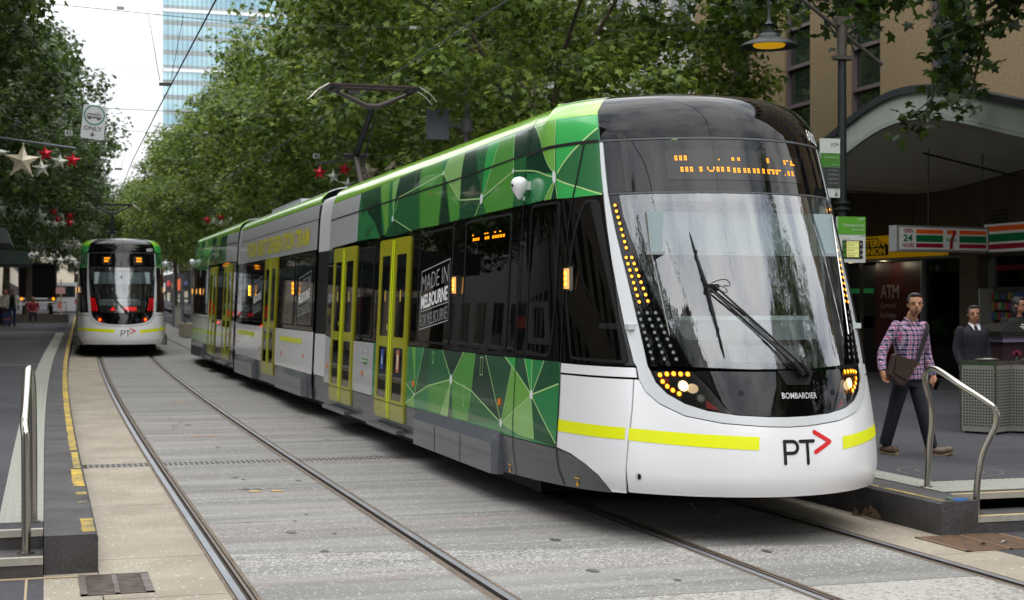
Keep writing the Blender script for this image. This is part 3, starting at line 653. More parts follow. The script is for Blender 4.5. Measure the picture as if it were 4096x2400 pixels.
            for u, z in ((U(2.65), .348), (U(1.18), .391)):
                d_.add(f_([(u-.028, z-.05), (u+.028, z-.05), (u, z+.0)]), YL, .006).add(f_([(u-.04, z+.01), (u+.04, z+.01), (u+.04, z+.022), (u-.04, z+.022)]), YL, .006)
            d_.build('service_marks', root, kind='stuff')
            if sgn == 1:
                t = P(); t.text('yarra trams', U(8.88)-.13, 1.0, .26, .04, PRWH, .006); t.build('operator_name', root)
                mk = P(); W_ = 1.2; u0 = U(6.06)
                sh = .096
                def bx(z0, z1, x0=0, x1=W_): mk.add([(u0+x0, z0+sh*x0), (u0+x1, z0+sh*x1), (u0+x1, z1+sh*x1), (u0+x0, z1+sh*x0)], PRGR, .0065)
                for a in ((2.08, 2.092), (1.648, 1.66), (1.46, 1.472)): bx(*a)
                for a in (0, W_-.012): bx(1.46, 2.09, a, a+.012)
                mk.text('MADE IN', u0+.04, 1.87, 1.1, .17, PRGR, .0065, -.008, sh); mk.text('MELBOURNE', u0+.04, 1.68, 1.1, .15, PRWH, .0065, .03, sh); mk.text('FOR MELBOURNE', u0+.04, 1.49, 1.1, .13, PRGR, .0065, -.006, sh)
                mk.build('window_lettering', root)
    cap = MB(); us = [U(11.5), U(8), U(5), U(3)]+[-3+.1*i for i in range(21)]+[-.98]
    vs = []
    for u in us:
        p = S(u, 3.49); vs += [(p[0], p[1], p[2]), (-p[0], p[1], p[2])]
    cap.add(vs, [(2*i, 2*i+1, 2*i+3, 2*i+2) for i in range(len(us)-1)], ROOF)
    tp = S(-.98, 3.49); us2 = [-.98+.098*i for i in range(21)]
    cap.add([S(u, 3.49) for u in us2], [tuple(range(21))], BLACK)
    cap.build('roof_cap', root, fn=lambda x, y, z: tf((x, y, z)))
def mid_shell(root, tf, y0, y1, hero):
    """closed inside: floor, ceiling, far walls"""
    b = MB()
    b.box2((-1.2, y0, .36), (1.2, y1, .40), DARKIN); b.box2((-1.12, y0, 2.95), (1.12, y1, 3.0), DARKIN)
    b.box2((-1.2, y1, .36), (1.2, y1+.03, 3.0), DARKIN); b.box2((1.17, y0, .36), (1.2, y1, 3.0), DARKIN)
    b.build('interior_shell', root, fn=lambda x, y, z: tf((x, y, z)))
    b = MB(); b.box2((-1.05, y0+.3, .12), (1.05, y1-.1, .34), RUBBER)
    for yc in ((3.4, 5.2) if y0 < 5 else ((y0+y1)/2-1, (y0+y1)/2+1)):
        for x in (-.74, .74): b.cyl((x-.06, yc, .30), (x+.06, yc, .30), .29, DKSTEEL, n=20)
    b.build('underframe', root, fn=lambda x, y, z: tf((x, y, z)))
def build_tram(name, label, loc, hero, front, group, dz2, dz3):
    root = empty(name, loc); tag(root, label, 'tram', group)
    LT = 34.55
    tf1 = lambda p: p
    tf2 = lambda p: (p[0], p[1], p[2]+dz2)
    tf3 = lambda p: (p[0], LT-p[1], p[2]+dz3)
    car_end(root, tf1, False, hero, front)
    car_end(root, tf3, True, False, False)
    mid_shell(root, tf1, 2.3, 11.7, hero); mid_shell(root, tf2, 12.8, 22.2, hero); mid_shell(root, tf3, 2.3, 11.7, hero)
    # middle car
    g = .004
    for sgn in (1, -1):
        f_ = (lambda p: p) if sgn == 1 else mir
        def A(nm, poly, m, off=0., th=TH, holes=()):
            return Panel(tf2).add(f_(shrink(poly, g)), m, off, th, holes=[f_(h) for h in holes]).build(nm, root)
        a, b = U(22.3), U(12.85)
        A('skirt_panel', [(a, .26), (b, .26), (b, .62), (a, .62)], SKIRT)
        A('side_panel', [(a, .622), (b, .622), (b, 1.268), (a, 1.268)], WHITE)
        A('window_band', [(a, 1.272), (b, 1.272), (b, 2.50), (a, 2.50)], BLACK)
        A('side_panel', [(a, 2.504), (b, 2.504), (b, 2.96), (a, 2.96)], SILVER)
        A('side_panel', [(a, 2.966), (b, 2.966), (b, 3.20), (a, 3.20)], SILVER)
        A('roof_edge_panel', [(a, 3.204), (b, 3.204), (b, 3.38), (a, 3.38)], LIME)
        A('roof_panel', [(a, 3.383), (b, 3.383), (b, 3.49), (a, 3.49)], ROOF)
        for y0, y1 in ((16.2, 14.75), (14.40, 12.95), (21.5, 20.15), (19.9, 18.45)):
            w = f_(rpoly([(U(y0), 1.34), (U(y1), 1.34), (U(y1), 2.47), (U(y0), 2.47)], .07))
            wo = Panel(tf2).add(w, GD, .004).build('window', root); Panel(tf2).add(w, RUBBER, .008, .01, holes=[shrink(w, .02)]).build('frame', wo)
        ya, yb = 18.2, 16.68; mid = (ya+yb)/2
        for q, (p, r) in enumerate(((ya, mid), (mid, yb))):
            ua, ub = U(p)+(.13 if q == 0 else .15), U(r)-(.15 if q == 0 else .13)
            h1 = rpoly([(ua, 1.36), (ub, 1.36), (ub, 2.31), (ua, 2.31)], .03); h2 = rpoly([(ua, .64), (ub, .64), (ub, 1.24), (ua, 1.24)], .03)
            dd = Panel(tf2).add(f_(shrink([(U(p), .42), (U(r), .42), (U(r), 2.505), (U(p), 2.505)], .004)), DOORY, .022, .03, holes=[f_(h1), f_(h2)]).build('door', root)
            Panel(tf2).add(f_(h1), GD, .014).build('glass', dd); Panel(tf2).add(f_(h2), GD, .014).build('glass', dd)
            sx = (U(r)-.055, U(r)-.02) if q == 0 else (U(p)+.02, U(p)+.055)
            Panel(tf2).add(f_([(sx[0], .44), (sx[1], .44), (sx[1], 2.48), (sx[0], 2.48)]), STRIP, .026).build('bright_strip', dd)
            if sgn == 1: Panel(tf2).text('T' if q == 0 else 'P', U(p)+.2, 1.0, .2, .18, LOGOBK, .02, .03).build('door_lettering', dd)
        for y0, y1 in ((13.25, 16.1), (19.05, 21.9)):
            bb = MB(); x0 = -1.3; x1 = -1.4
            bb.add([(sgn*p[0], p[1], p[2]) for p in [(x0, y0, .26), (x0, y1, .26), (x0, y1, .66), (x0, y0, .66), (x1, y0+.07, .27), (x1, y1-.07, .27), (x1, y1-.07, .54), (x1, y0+.07, .54)]], [(0, 1, 5, 4), (1, 2, 6, 5), (2, 3, 7, 6), (3, 0, 4, 7), (4, 5, 6, 7)], mat('bogie_cover_grey', (86, 89, 95)))
            bb.build('bogie_cover', root, fn=lambda x, y, z: tf2((x, y, z)))
        for py in (14.58, 20.02, 19.9):
            bb = MB()
            for k in (-1, 0, 1): bb.box((sgn*-1.31, py, 1.94+k*.07), (.05, .055, .055), AMBERC if py > 19.95 else AMBER)
            bb.box((sgn*-1.295, py, 1.94), (.04, .08, .26), CHROME)
            bb.build('side_lamp', root, fn=lambda x, y, z: tf2((x, y, z)))
        dec = Panel(tf2)
        if sgn == 1 and hero:
            dec.text('YOUR NEXT GENERATION TRAM', U(21.1), 2.59, 7.6, .30, mat('yellow_lettering', (190, 182, 20), .5), .005, .03)
            for u0 in (U(14.3), U(19.75)):
                W_ = 1.15
                for zz in (1.47, 1.66, 2.08): dec.add([(u0, zz), (u0+W_, zz+.11), (u0+W_, zz+.122), (u0, zz+.012)], PRGR, .0065)
                for uu in (0, W_-.012): dec.add([(u0+uu, 1.47+.096*uu), (u0+uu+.012, 1.47+.096*uu), (u0+uu+.012, 2.09+.096*uu), (u0+uu, 2.09+.096*uu)], PRGR, .0065)
                dec.text('MADE IN', u0+.04, 1.87, 1.05, .17, PRGR, .0065, -.008, .096); dec.text('MELBOURNE', u0+.04, 1.68, 1.05, .15, PRWH, .0065, .03, .096); dec.text('FOR MELBOURNE', u0+.04, 1.49, 1.05, .13, PRGR, .0065, -.006, .096)
        for p, r in ((22.1, 19.4), (16.1, 13.8)): dec.add(f_([(U(p), 1.06), (U(r), 1.06), (U(r), 1.14), (U(p), 1.14)]), mat('pale_reflective_tape', (205, 212, 60), .5), .004)
        dec.build('side_lettering' if hero else 'reflective_tape', root, kind='stuff')
        mk = Panel(tf2)
        for py, z in ((13.6, .88), (15.9, .86), (21.9, .9), (18.6, .85)): mk.add(f_(rrect(U(py)-.03, U(py)+.03, z-.03, z+.03, .01)), ORMARK, .012, .01)
        mk.build('side_marker', root, kind='stuff')
        # gangways
        for (y0, y1, dz) in ((11.78, 12.82, dz2*.5), (22.33, 22.78, (dz2+dz3)/2)):
            for z0, z1, m in ((.28, .66, SKIRT), (.662, 1.27, WHITE), (1.272, 2.49, RUBBER), (2.492, 3.30, WHITE)):
                Panel(lambda p: (p[0], p[1], p[2]+dz)).add(f_([(U(y1), z0), (U(y0), z0), (U(y0), z1), (U(y1), z1)]), m, -.035, .02).build('gangway_panel', root)
    for y0, y1, dz in ((12.87, 22.28, dz2), (11.8, 12.8, 0), (22.35, 22.8, dz2)):
        cap = MB(); x = 1.325-.95 if y1-y0 > 2 else 1.1
        z = 3.49 if y1-y0 > 2 else 3.25
        cap.box2((-x, y0, z-.02), (x, y1, z), ROOF if y1-y0 > 2 else RUBBER); cap.build('roof_cap', root, fn=lambda a, b, c: (a, b, c+dz))
    # roof equipment
    e = MB(); e.box2((-.8, 17, 3.45), (.8, 20.5, 3.56), ROOF); e.build('roof_equipment', root, fn=lambda a, b, c: (a, b, c+dz2))
    # pantograph
    yp = 15.4
    pg = MB()
    for x in (-.35, .35): pg.cyl((x, yp-.5, 3.5), (x, yp+.6, 3.5), .03, DKSTEEL)
    pg.box2((-.4, yp-.3, 3.46), (.4, yp+.3, 3.60), DKSTEEL)
    pg.box2((-.45, yp+.5, 3.46), (.45, yp+.62, 3.58), DKSTEEL)
    po = pg.build('pantograph_base', root, fn=lambda a, b, c: (a, b, c+dz2))
    ARM = mat('pantograph_arm', (60, 54, 47), .5, metal=.4); DK = mat('pantograph_dark', (30, 28, 27), .5, metal=.5)
    lower = (0, yp-.05, 3.6); knee = (0, yp+.62, 4.30); vert = (0, 14.62, 4.97)
    a = MB(); a.tube([lower, knee], [.075, .055], ARM); a.tube([(.1, lower[1]-.25, 3.55), (.08, knee[1]-.1, 4.22)], .02, DK)
    a.cyl((-.22, knee[1], knee[2]), (.22, knee[1], knee[2]), .04, DK); a.box((0, knee[1], knee[2]-.03), (.3, .1, .1), DK)
    a.build('lower_arm', root)
    a = MB(); a.tube([knee, vert], [.06, .045], DK); a.tube([(.12, knee[1]-.05, knee[2]-.1), (.06, vert[1], vert[2]-.12)], .014, DK); a.build('upper_arm', root)
    h = MB()
    h.tube([(-.62, vert[1], vert[2]+.24), (-.1, vert[1], vert[2]+.01), (.1, vert[1], vert[2]+.01), (.62, vert[1], vert[2]+.24)], [.03, .05, .05, .03], ARM)
    for x in (-.62, .62): h.box((x, vert[1], vert[2]+.27), (.12, .40, .07), DK)
    for dy in (-.17, .17):
        h.tube([(-1.05, vert[1]+dy, vert[2]+.10), (-.92, vert[1]+dy, vert[2]+.24), (-.75, vert[1]+dy, vert[2]+.335)], [.009, .010, .014], STEEL)
        h.tube([(1.05, vert[1]+dy, vert[2]+.10), (.92, vert[1]+dy, vert[2]+.24), (.75, vert[1]+dy, vert[2]+.335)], [.009, .010, .014], STEEL)
        h.box((0, vert[1]+dy, vert[2]+.335), (1.46, .035, .022), mat('carbon_strip', (66, 48, 40), .6)); h.box((0, vert[1]+dy, vert[2]+.31), (1.5, .03, .03), DK)
    for x in (-.74, -.68, .68, .74): h.box((x, vert[1], vert[2]+.3), (.03, .44, .03), DK)
    h.build('collector_head', root)
    # cab fittings behind the windscreen
    c = MB(); c.add([(-.80, .86, 2.46), (.80, .86, 2.46), (.80, .76, 2.14), (-.80, .76, 2.14)], [(0, 1, 2, 3)], mat('sun_blind', (132, 148, 150), .7, emis=None)); c.box((0, .755, 2.135), (1.64, .02, .022), DASH)
    c.build('sun_blind', root)
    c = MB()
    for x in (-.80, .80): c.tube([(x*.99, .84, 2.45), (x*.985, .75, 2.14), (x*.93, .50, 1.52)], .006, CHROME, 6)
    c.build('blind_rod', root)
    c = MB(); c.box2((-.98, .72, 1.56), (.98, 1.35, 1.60), LIN_IN); c.box2((-.66, .56, 1.36), (.50, .86, 1.63), DASH); c.add([(-.66, .50, 1.30), (.5, .50, 1.30), (.5, .56, 1.60), (-.66, .56, 1.60)], [(0, 1, 2, 3)], DASH)
    c.box2((-.62, .60, 1.60), (.46, .80, 1.66), LIN_IN); c.box2((.52, .66, 1.40), (.76, .9, 1.62), RUBBER)
    c.build('dashboard', root)
    c = MB()
    for s_ in (1,):
        c.add([(.80, .62, 1.30), (1.14, 1.05, 1.30), (1.14, 1.55, 2.62), (.93, 1.12, 2.62)], [(0, 1, 2, 3)], LIN_IN)
        c.add([(1.14, 1.05, 1.30), (1.18, 2.25, 1.3), (1.18, 2.25, 2.7), (1.14, 1.55, 2.62)], [(0, 1, 2, 3)], LIN_IN)
        c.add([(-1.13, 1.62, 1.32), (-1.15, 1.95, 1.32), (-1.12, 2.05, 2.52), (-1.10, 1.84, 2.56)], [(0, 1, 2, 3)], mat('cab_grey_panel', (150, 152, 156), .6))
        c.box2((-.5, 2.1, 1.3), (.6, 2.14, 2.6), DARKIN)
    c.build('cab_lining', root)
    c = MB(); c.box2((-.25, 1.25, .6), (.25, 1.7, 1.1), RUBBER); c.box((0, 1.72, 1.45), (.46, .12, .75), RUBBER); c.box((0, 1.73, 1.9), (.26, .1, .18), RUBBER); c.build('driver_seat', root)
    if hero:
        for py in (3.4, 4.6, 5.6):
            for x in (-.85, .4):
                b = MB(); b.box((x, py, .85), (.44, .42, .08), mat('seat_blue', (32, 46, 70), .8)); b.box((x, py+.2, 1.2), (.44, .07, .68), mat('seat_blue', (32, 46, 70))); b.cyl((x, py, .4), (x, py, .82), .04, DKSTEEL); b.build('seat', root)
        # wiper
        W = MB(); off = lambda u, z, o: tuple(S(u, z)[i]+N(u, z)[i]*o for i in range(3))
        for q, (u0, z0) in enumerate(((.135, 1.232), (.196, 1.228))):
            W.cyl(off(u0, z0, .0), off(u0, z0, .06), .022, RUBBER); 
            p0 = off(u0, z0, .055); p1 = off(u0-.065, z0+.075, .055); p2 = off(-.46+q*.055, 1.862+q*.006, .05)
            W.tube([p0, p1], .022, RUBBER, 8); W.tube([p1, p2], [.011, .008], mat('wiper_black', (20, 20, 22), .3), 8)
        W.box(off(-.43, 1.868, .045), (.12, .02, .03), RUBBER)
        hs = [off(-.43+.1*math.sin(t)+.02*t, 1.885+.025*math.sin(t*2), .05+.02*math.sin(t)) for t in [k*.35 for k in range(9)]]; W.tube(hs, .004, RUBBER, 6)
        W.build('wiper_arm', root)
        W = MB(); pts = [off(-.516+(.095)*t, 2.285-.926*t, .02+.02*math.sin(math.pi*t)) for t in [k/10 for k in range(11)]]
        W.tube(pts, [.004]+[.009]*9+[.004], RUBBER, 6)
        for t in (.18, .35, .6, .8):
            p = off(-.516+.095*t, 2.285-.926*t, .035); W.box(p, (.016, .02, .05), RUBBER)
        W.tube([off(-.50, 2.13, .03), off(-.458, 1.868, .055), off(-.437, 1.52, .03)], .008, mat('wiper_black', (20, 20, 22)), 6)
        W.build('wiper_blade', root)
        wm = Panel().add(shrink([(-.045, 1.266), (.016, 1.156), (.222, 1.153), (.275, 1.262)], .004), RUBBER, .008, .01); wm.build('wiper_mount', root)
        # destination display: a lit matrix caught half way through its refresh
        D = Panel(); D.add([(-.61, 2.945), (-.60, 2.705), (.60, 2.70), (.63, 2.905), (.05, 2.945)], mat('display_backing', (30, 30, 27), .06, spec=.42), .0015)
        D.build('display_window', root)
        L = Panel(); cell = .0122
        def blk(cols, r0, r1, u0, z0):
            for cx in cols:
                for rr_ in range(r0, r1): L.add([(u0+cx*cell-.0042, z0-rr_*.0135-.0048), (u0+cx*cell+.0042, z0-rr_*.0135-.0048), (u0+cx*cell+.0042, z0-rr_*.0135+.0048), (u0+cx*cell-.0042, z0-rr_*.0135+.0048)], LEDORG, .003)
        z1, z2 = 2.89, 2.80
        u0 = -.535
        blk([0, 1, 3, 4, 6, 7], 0, 3, u0, z1); blk([28], 2, 3, u0, z1); blk([37, 38, 41, 42], 1, 3, u0, z1); blk([63, 64], 0, 3, u0, z1-.01); blk([78, 79], 0, 3, u0, z1-.014); blk([81, 82], 0, 1, u0, z1-.014)
        blk([85, 86], 0, 3, u0, z1-.016); blk([84, 87, 88], 2, 3, u0, z1-.016)
        blk([3, 4, 6, 7, 9, 10], 0, 3, u0, z2); blk([15, 16], 0, 3, u0, z2); blk([20, 24], 0, 2, u0, z2); blk([21, 22, 23], 2, 3, u0, z2); blk([26, 27, 29, 30, 33, 34], 0, 3, u0, z2)
        blk([37, 38, 40, 41, 44, 45, 47, 48, 51, 52, 54, 55, 58, 59], 0, 3, u0, z2-.006); blk([62, 63, 66, 67], 0, 3, u0, z2-.008); blk([64, 65], 0, 1, u0, z2-.008); blk([69, 70], 0, 3, u0, z2-.008); blk([71, 72, 73], 0, 1, u0, z2-.008)
        blk([77], 2, 3, u0, z2-.012); blk([80, 81, 84, 85], 0, 3, u0, z2-.012)
        L.build('display_lettering', root, kind='stuff')
        L = Panel()
        for k in range(13):
            if k in (3, 4, 7): continue
            u = U(4.05)+.082*k; L.add([(u, 2.345), (u+.02, 2.345), (u+.02, 2.37), (u, 2.37)], LEDORG, .006).add([(u+.03, 2.345), (u+.05, 2.345), (u+.05, 2.372), (u+.03, 2.372)], LEDORG, .006)
        for k in (0, 5, 6, 9, 11): L.add([(U(4.08)+.082*k, 2.395), (U(4.08)+.082*k+.05, 2.395), (U(4.08)+.082*k+.05, 2.405), (U(4.08)+.082*k, 2.405)], LEDORG, .006)
        L.build('side_display', root, kind='stuff')
        L = Panel(); L.add([(U(2.18), 1.42), (-2.32, 1.42), (-2.32, 1.77), (U(2.18), 1.77)], RUBBER, .02, .02, holes=[[(U(2.18)+.12, 1.47), (-2.42, 1.47), (-2.42, 1.72), (U(2.18)+.12, 1.72)]]); L.build('window_latch', root)
        b = MB(); pts = [(-.55+.02*k, .36+.06*abs(k-7)/7-.0, .27-.10*(1-((k-7)/7)**2)) for k in range(15)]; b.tube([(p[0], .55, p[2]) for p in pts], .006, DKSTEEL, 6); b.build('coupler_chain', root)
        t = Panel(); t.add([(-.38, 1.452), (-.385, 1.325), (.17, 1.318), (.171, 1.443)], mat('hidden_display_panel', (120, 122, 128), .4), -.001); t.build('lower_display', root)
        t = Panel(); t.raw([(-1.147+.028*math.cos(k*.6), .484+.03*math.sin(k*.6)) for k in range(11)], [tuple(range(11))], LGREY, .002).raw([(-1.138+.016*math.cos(k*.6), .484+.022*math.sin(k*.6)) for k in range(11)], [tuple(range(11))], RUBBER, .004); t.build('tow_point', root)
    else:
        W = MB(); off = lambda u, z, o: tuple(S(u, z)[i]+N(u, z)[i]*o for i in range(3))
        for q in (0, .05): W.tube([off(.13+q, 1.23, .05), off(-.46+q, 1.86, .04)], .012, RUBBER, 6)
        W.build('wiper_arm', root)
        W = MB(); W.tube([off(-.46, 2.2, .03), off(-.45, 1.78, .03)], .01, RUBBER, 6); W.build('wiper_blade', root)
        for uu in (-.62, .34):
            D = Panel().add(rrect(uu, uu+.30, 2.68, 2.93, .015), mat('small_display_back', (40, 38, 34), .3), .002); do = D.build('display', root)
            L = Panel()
            for r_, zz in enumerate((2.845, 2.765)):
                for k in range(4 if r_ == 0 else (3 if uu < 0 else 4)):
                    L.add([(uu+.085+.045*k-.0*r_, zz), (uu+.118+.045*k, zz), (uu+.112+.045*k, zz+.045), (uu+.083+.045*k, zz+.045)], LEDORG, .004)
            L.build('display_lettering', do, kind='stuff')
        L = Panel()
        for k in range(5):
            for j in range(k+1 if k < 3 else 5):
                L.raw([(-.285+(j-k*.5 if k < 3 else j-2)*.03+.010*math.cos(a*1.05), 1.44-.024*k+.008*math.sin(a*1.05)) for a in range(6)], [tuple(range(6))], REDLED, .004)
        for k in range(5):
            for j in range(13): L.raw([(.03+j*.03+.010*math.cos(a*1.05), 1.43-.024*k+.008*math.sin(a*1.05)) for a in range(6)], [tuple(range(6))], REDLED, .004)
        L.build('brake_display', root, kind='stuff')
    return root
# ---------------------------------------------------------------- ground
def ground_mat(name, base, dark, speck, aniso=(.12, 1.6, 1), sp=46., spthr=.12, pink=None, patch=False, bump=.25, rough=.85):
    m = bpy.data.materials.new(name); m.use_nodes = True; MATS[name] = m
    t = m.node_tree; b = t.nodes['Principled BSDF']; L = t.links.new; N_ = t.nodes.new
    b.inputs['Roughness'].default_value = rough; b.inputs['Specular IOR Level'].default_value = .35
    tcn = N_('ShaderNodeTexCoord'); mpn = N_('ShaderNodeMapping'); mpn.inputs['Scale'].default_value = aniso
    L(tcn.outputs['Object'], mpn.inputs[0])
    n1 = N_('ShaderNodeTexNoise'); n1.inputs['Scale'].default_value = 2.2; n1.inputs['Detail'].default_value = 6; n1.inputs['Roughness'].default_value = .6
    L(mpn.outputs[0], n1.inputs[0])
    r1 = N_('ShaderNodeValToRGB'); r1.color_ramp.elements[0].color = (*lin(dark), 1); r1.color_ramp.elements[1].color = (*lin(base), 1)
    r1.color_ramp.elements[0].position = .33; r1.color_ramp.elements[1].position = .62; L(n1.outputs[0], r1.inputs[0])
    col = r1.outputs[0]
    def mix(a, fac, c, bl='MIX'):
        x = N_('ShaderNodeMix'); x.data_type = 'RGBA'; x.blend_type = bl
        L(a, x.inputs['A']);
        if isinstance(c, tuple): x.inputs['B'].default_value = (*lin(c), 1)
        else: L(c, x.inputs['B'])
        if isinstance(fac, float): x.inputs['Factor'].default_value = fac
        else: L(fac, x.inputs['Factor'])
        return x.outputs['Result']
    n2 = N_('ShaderNodeTexNoise'); n2.inputs['Scale'].default_value = 75; n2.inputs['Detail'].default_value = 3; L(tcn.outputs['Object'], n2.inputs[0])
    r2 = N_('ShaderNodeValToRGB'); r2.color_ramp.elements[0].position = .35; r2.color_ramp.elements[1].position = .7
    r2.color_ramp.elements[0].color = (.72, .72, .72, 1); r2.color_ramp.elements[1].color = (1.18, 1.18, 1.18, 1); L(n2.outputs[0], r2.inputs[0])
    col = mix(col, 1.0, r2.outputs[0], 'MULTIPLY')
    if pink:
        n3 = N_('ShaderNodeTexNoise'); n3.inputs['Scale'].default_value = 1.1; mp3 = N_('ShaderNodeMapping'); mp3.inputs['Scale'].default_value = (.1, 2.2, 1); mp3.inputs['Location'].default_value = (3, 7, 0)
        L(tcn.outputs['Object'], mp3.inputs[0]); L(mp3.outputs[0], n3.inputs[0])
        r3 = N_('ShaderNodeMapRange'); r3.inputs['From Min'].default_value = .52; r3.inputs['From Max'].default_value = .68; r3.inputs['To Max'].default_value = .35; L(n3.outputs[0], r3.inputs[0])
        col = mix(col, r3.outputs[0], pink)
    v = N_('ShaderNodeTexVoronoi'); v.inputs['Scale'].default_value = sp; L(tcn.outputs['Object'], v.inputs[0])
    n4 = N_('ShaderNodeTexNoise'); n4.inputs['Scale'].default_value = 1.3; n4.inputs['Detail'].default_value = 3; L(mpn.outputs[0], n4.inputs[0])
    r4 = N_('ShaderNodeMapRange'); r4.inputs['From Min'].default_value = .38; r4.inputs['From Max'].default_value = .68; r4.inputs['To Min'].default_value = spthr*.35; r4.inputs['To Max'].default_value = spthr*2; L(n4.outputs[0], r4.inputs[0])
    lt = N_('ShaderNodeMath'); lt.operation = 'LESS_THAN'
    cmp_ = N_('ShaderNodeSeparateColor'); L(v.outputs['Color'], cmp_.inputs[0])
    L(cmp_.outputs[0], lt.inputs[0])
    thr = r4.outputs[0]
    if patch:      # paler, freshly ground band of surface near the crossing
        sx = N_('ShaderNodeSeparateXYZ'); L(tcn.outputs['Object'], sx.inputs[0])
        ma = N_('ShaderNodeMath'); ma.operation = 'MULTIPLY_ADD'; ma.inputs[1].default_value = .2; L(sx.outputs[0], ma.inputs[0]); L(sx.outputs[1], ma.inputs[2])
        mrp = N_('ShaderNodeMapRange'); mrp.inputs['From Min'].default_value = 9.9; mrp.inputs['From Max'].default_value = 10.93; mrp.inputs['To Min'].default_value = 0; mrp.inputs['To Max'].default_value = 1; L(ma.outputs[0], mrp.inputs[0])
        gt = N_('ShaderNodeMath'); gt.operation = 'LESS_THAN'; gt.inputs[1].default_value = 10.93; L(ma.outputs[0], gt.inputs[0])
        mu = N_('ShaderNodeMath'); mu.operation = 'MULTIPLY'; L(mrp.outputs[0], mu.inputs[0]); L(gt.outputs[0], mu.inputs[1])
        m2 = N_('ShaderNodeMath'); m2.operation = 'MULTIPLY_ADD'; m2.inputs[1].default_value = .34; L(mu.outputs[0], m2.inputs[0]); L(thr, m2.inputs[2]); thr = m2.outputs[0]
    L(thr, lt.inputs[1])
    fm = N_('ShaderNodeMath'); fm.operation = 'MULTIPLY'; fm.inputs[1].default_value = .55; L(lt.outputs[0], fm.inputs[0])
    col = mix(col, fm.outputs[0], speck)
    L(col, b.inputs['Base Color'])
    bn = N_('ShaderNodeBump'); bn.inputs['Strength'].default_value = bump; bn.inputs['Distance'].default_value = .004
    L(n2.outputs[0], bn.inputs['Height']); L(bn.outputs[0], b.inputs['Normal'])
    return m
CONC = ground_mat('track_concrete', (140, 139, 135), (108, 108, 105), (196, 195, 188), pink=(142, 124, 122), patch=True, sp=70, spthr=.045)
BEIGE = ground_mat('beige_concrete', (160, 151, 135), (138, 129, 114), (205, 202, 192), aniso=(.6, .6, 1), sp=55, spthr=.015, rough=.8)
BLUEST = ground_mat('bluestone_asphalt', (68, 68, 72), (52, 52, 56), (88, 88, 90), aniso=(.3, .3, 1), sp=80, spthr=.03)
KERBM = ground_mat('bluestone_kerb', (82, 80, 81), (60, 57, 54), (46, 44, 42), aniso=(1.1, 1.1, 1.6), sp=50, spthr=.015, rough=.75)
JOINT = mat('joint_dark', (58, 55, 50), .95)
CRACK = ground_mat('white_stipple_paving', (172, 170, 162), (150, 148, 141), (88, 85, 80), aniso=(.5, .5, 1), sp=46, spthr=.3, bump=.6)
YEL = ground_mat('worn_yellow_paint', (196, 164, 56), (120, 110, 78), (84, 82, 80), aniso=(3, 1.1, 1), sp=30, spthr=.12, rough=.7)
TACT = mat('tactile_paving', (142, 142, 132), .7, var=(5, .12))
RAILM = mat('rail_steel', (150, 151, 156), .35, metal=.45, var=(6, .2), aniso=(1, .2, 1))
RAILD = mat('rail_groove_dirt', (66, 58, 50), .9, var=(20, .3))
RAILL = mat('rail_lip_rust', (112, 100, 92), .5, metal=.4, var=(12, .25))
RUST = ground_mat('rail_side_grime', (120, 108, 94), (92, 80, 68), (60, 52, 44), aniso=(6, 1.2, 1), sp=60, spthr=.12)
gb = MB(); strip(gb, -60, 70, -.12, JOINT); gb.v = [WP(*p) for p in gb.v]
road = tag(gb.build('road', fix=False), kind='structure')
LANES = [(.333, 1.091, BEIGE), (1.202, 2.568, CONC), (2.679, 4.396, CONC), (4.506, 5.774, CONC), (5.884, 6.465, BEIGE)]
JY = {0: [3, 6.2, 9.28, 10.72, 13.5, 16.58, 16.95, 19.8, 22.6, 25.6, 28.6, 31.6], 4: [3, 6.2, 9.22, 11.6, 14.1, 16.58, 16.95, 19.8, 22.6, 25.6, 28.6, 31.6]}
DEF = [3, 6.0, 8.44, 10.55, 12.2, 14.3, 16.58, 16.95, 18.9, 20.8, 23.1, 25.9, 28.6, 31.6]
for li, (x0, x1, m) in enumerate(LANES):
    jy = JY.get(li, DEF)
    for a, b in zip(jy, jy[1:]):
        if a == 16.58: continue
        if li in (2, 3) and a == 6.0: mm = CRACK
        else: mm = m
        j = .006; q = MB(); ys = [a+j+(b-a-2*j)*k/3 for k in range(4)]
        vs = []
        for y in ys: vs += [WP(x0+.003, y, 0), WP(x1-.003, y, 0)]
        for y in (ys[0], ys[-1]): vs += [WP(x0+.003, y, -.06), WP(x1-.003, y, -.06)]
        q.add(vs, [(2*i, 2*i+1, 2*i+3, 2*i+2) for i in range(3)]+[(0, 8, 9, 1), (6, 7, 11, 10)], mm); q.build('concrete_slab', road, fix=False)
    q = MB(); strip(q, x0, x1, 0, m, 31.6); q.build('concrete_surface', road, fn=WP, fix=False)
    q = MB(); strip(q, x0, x1, 0, m, -30, 3); q.build('concrete_surface', road, fn=WP, fix=False)
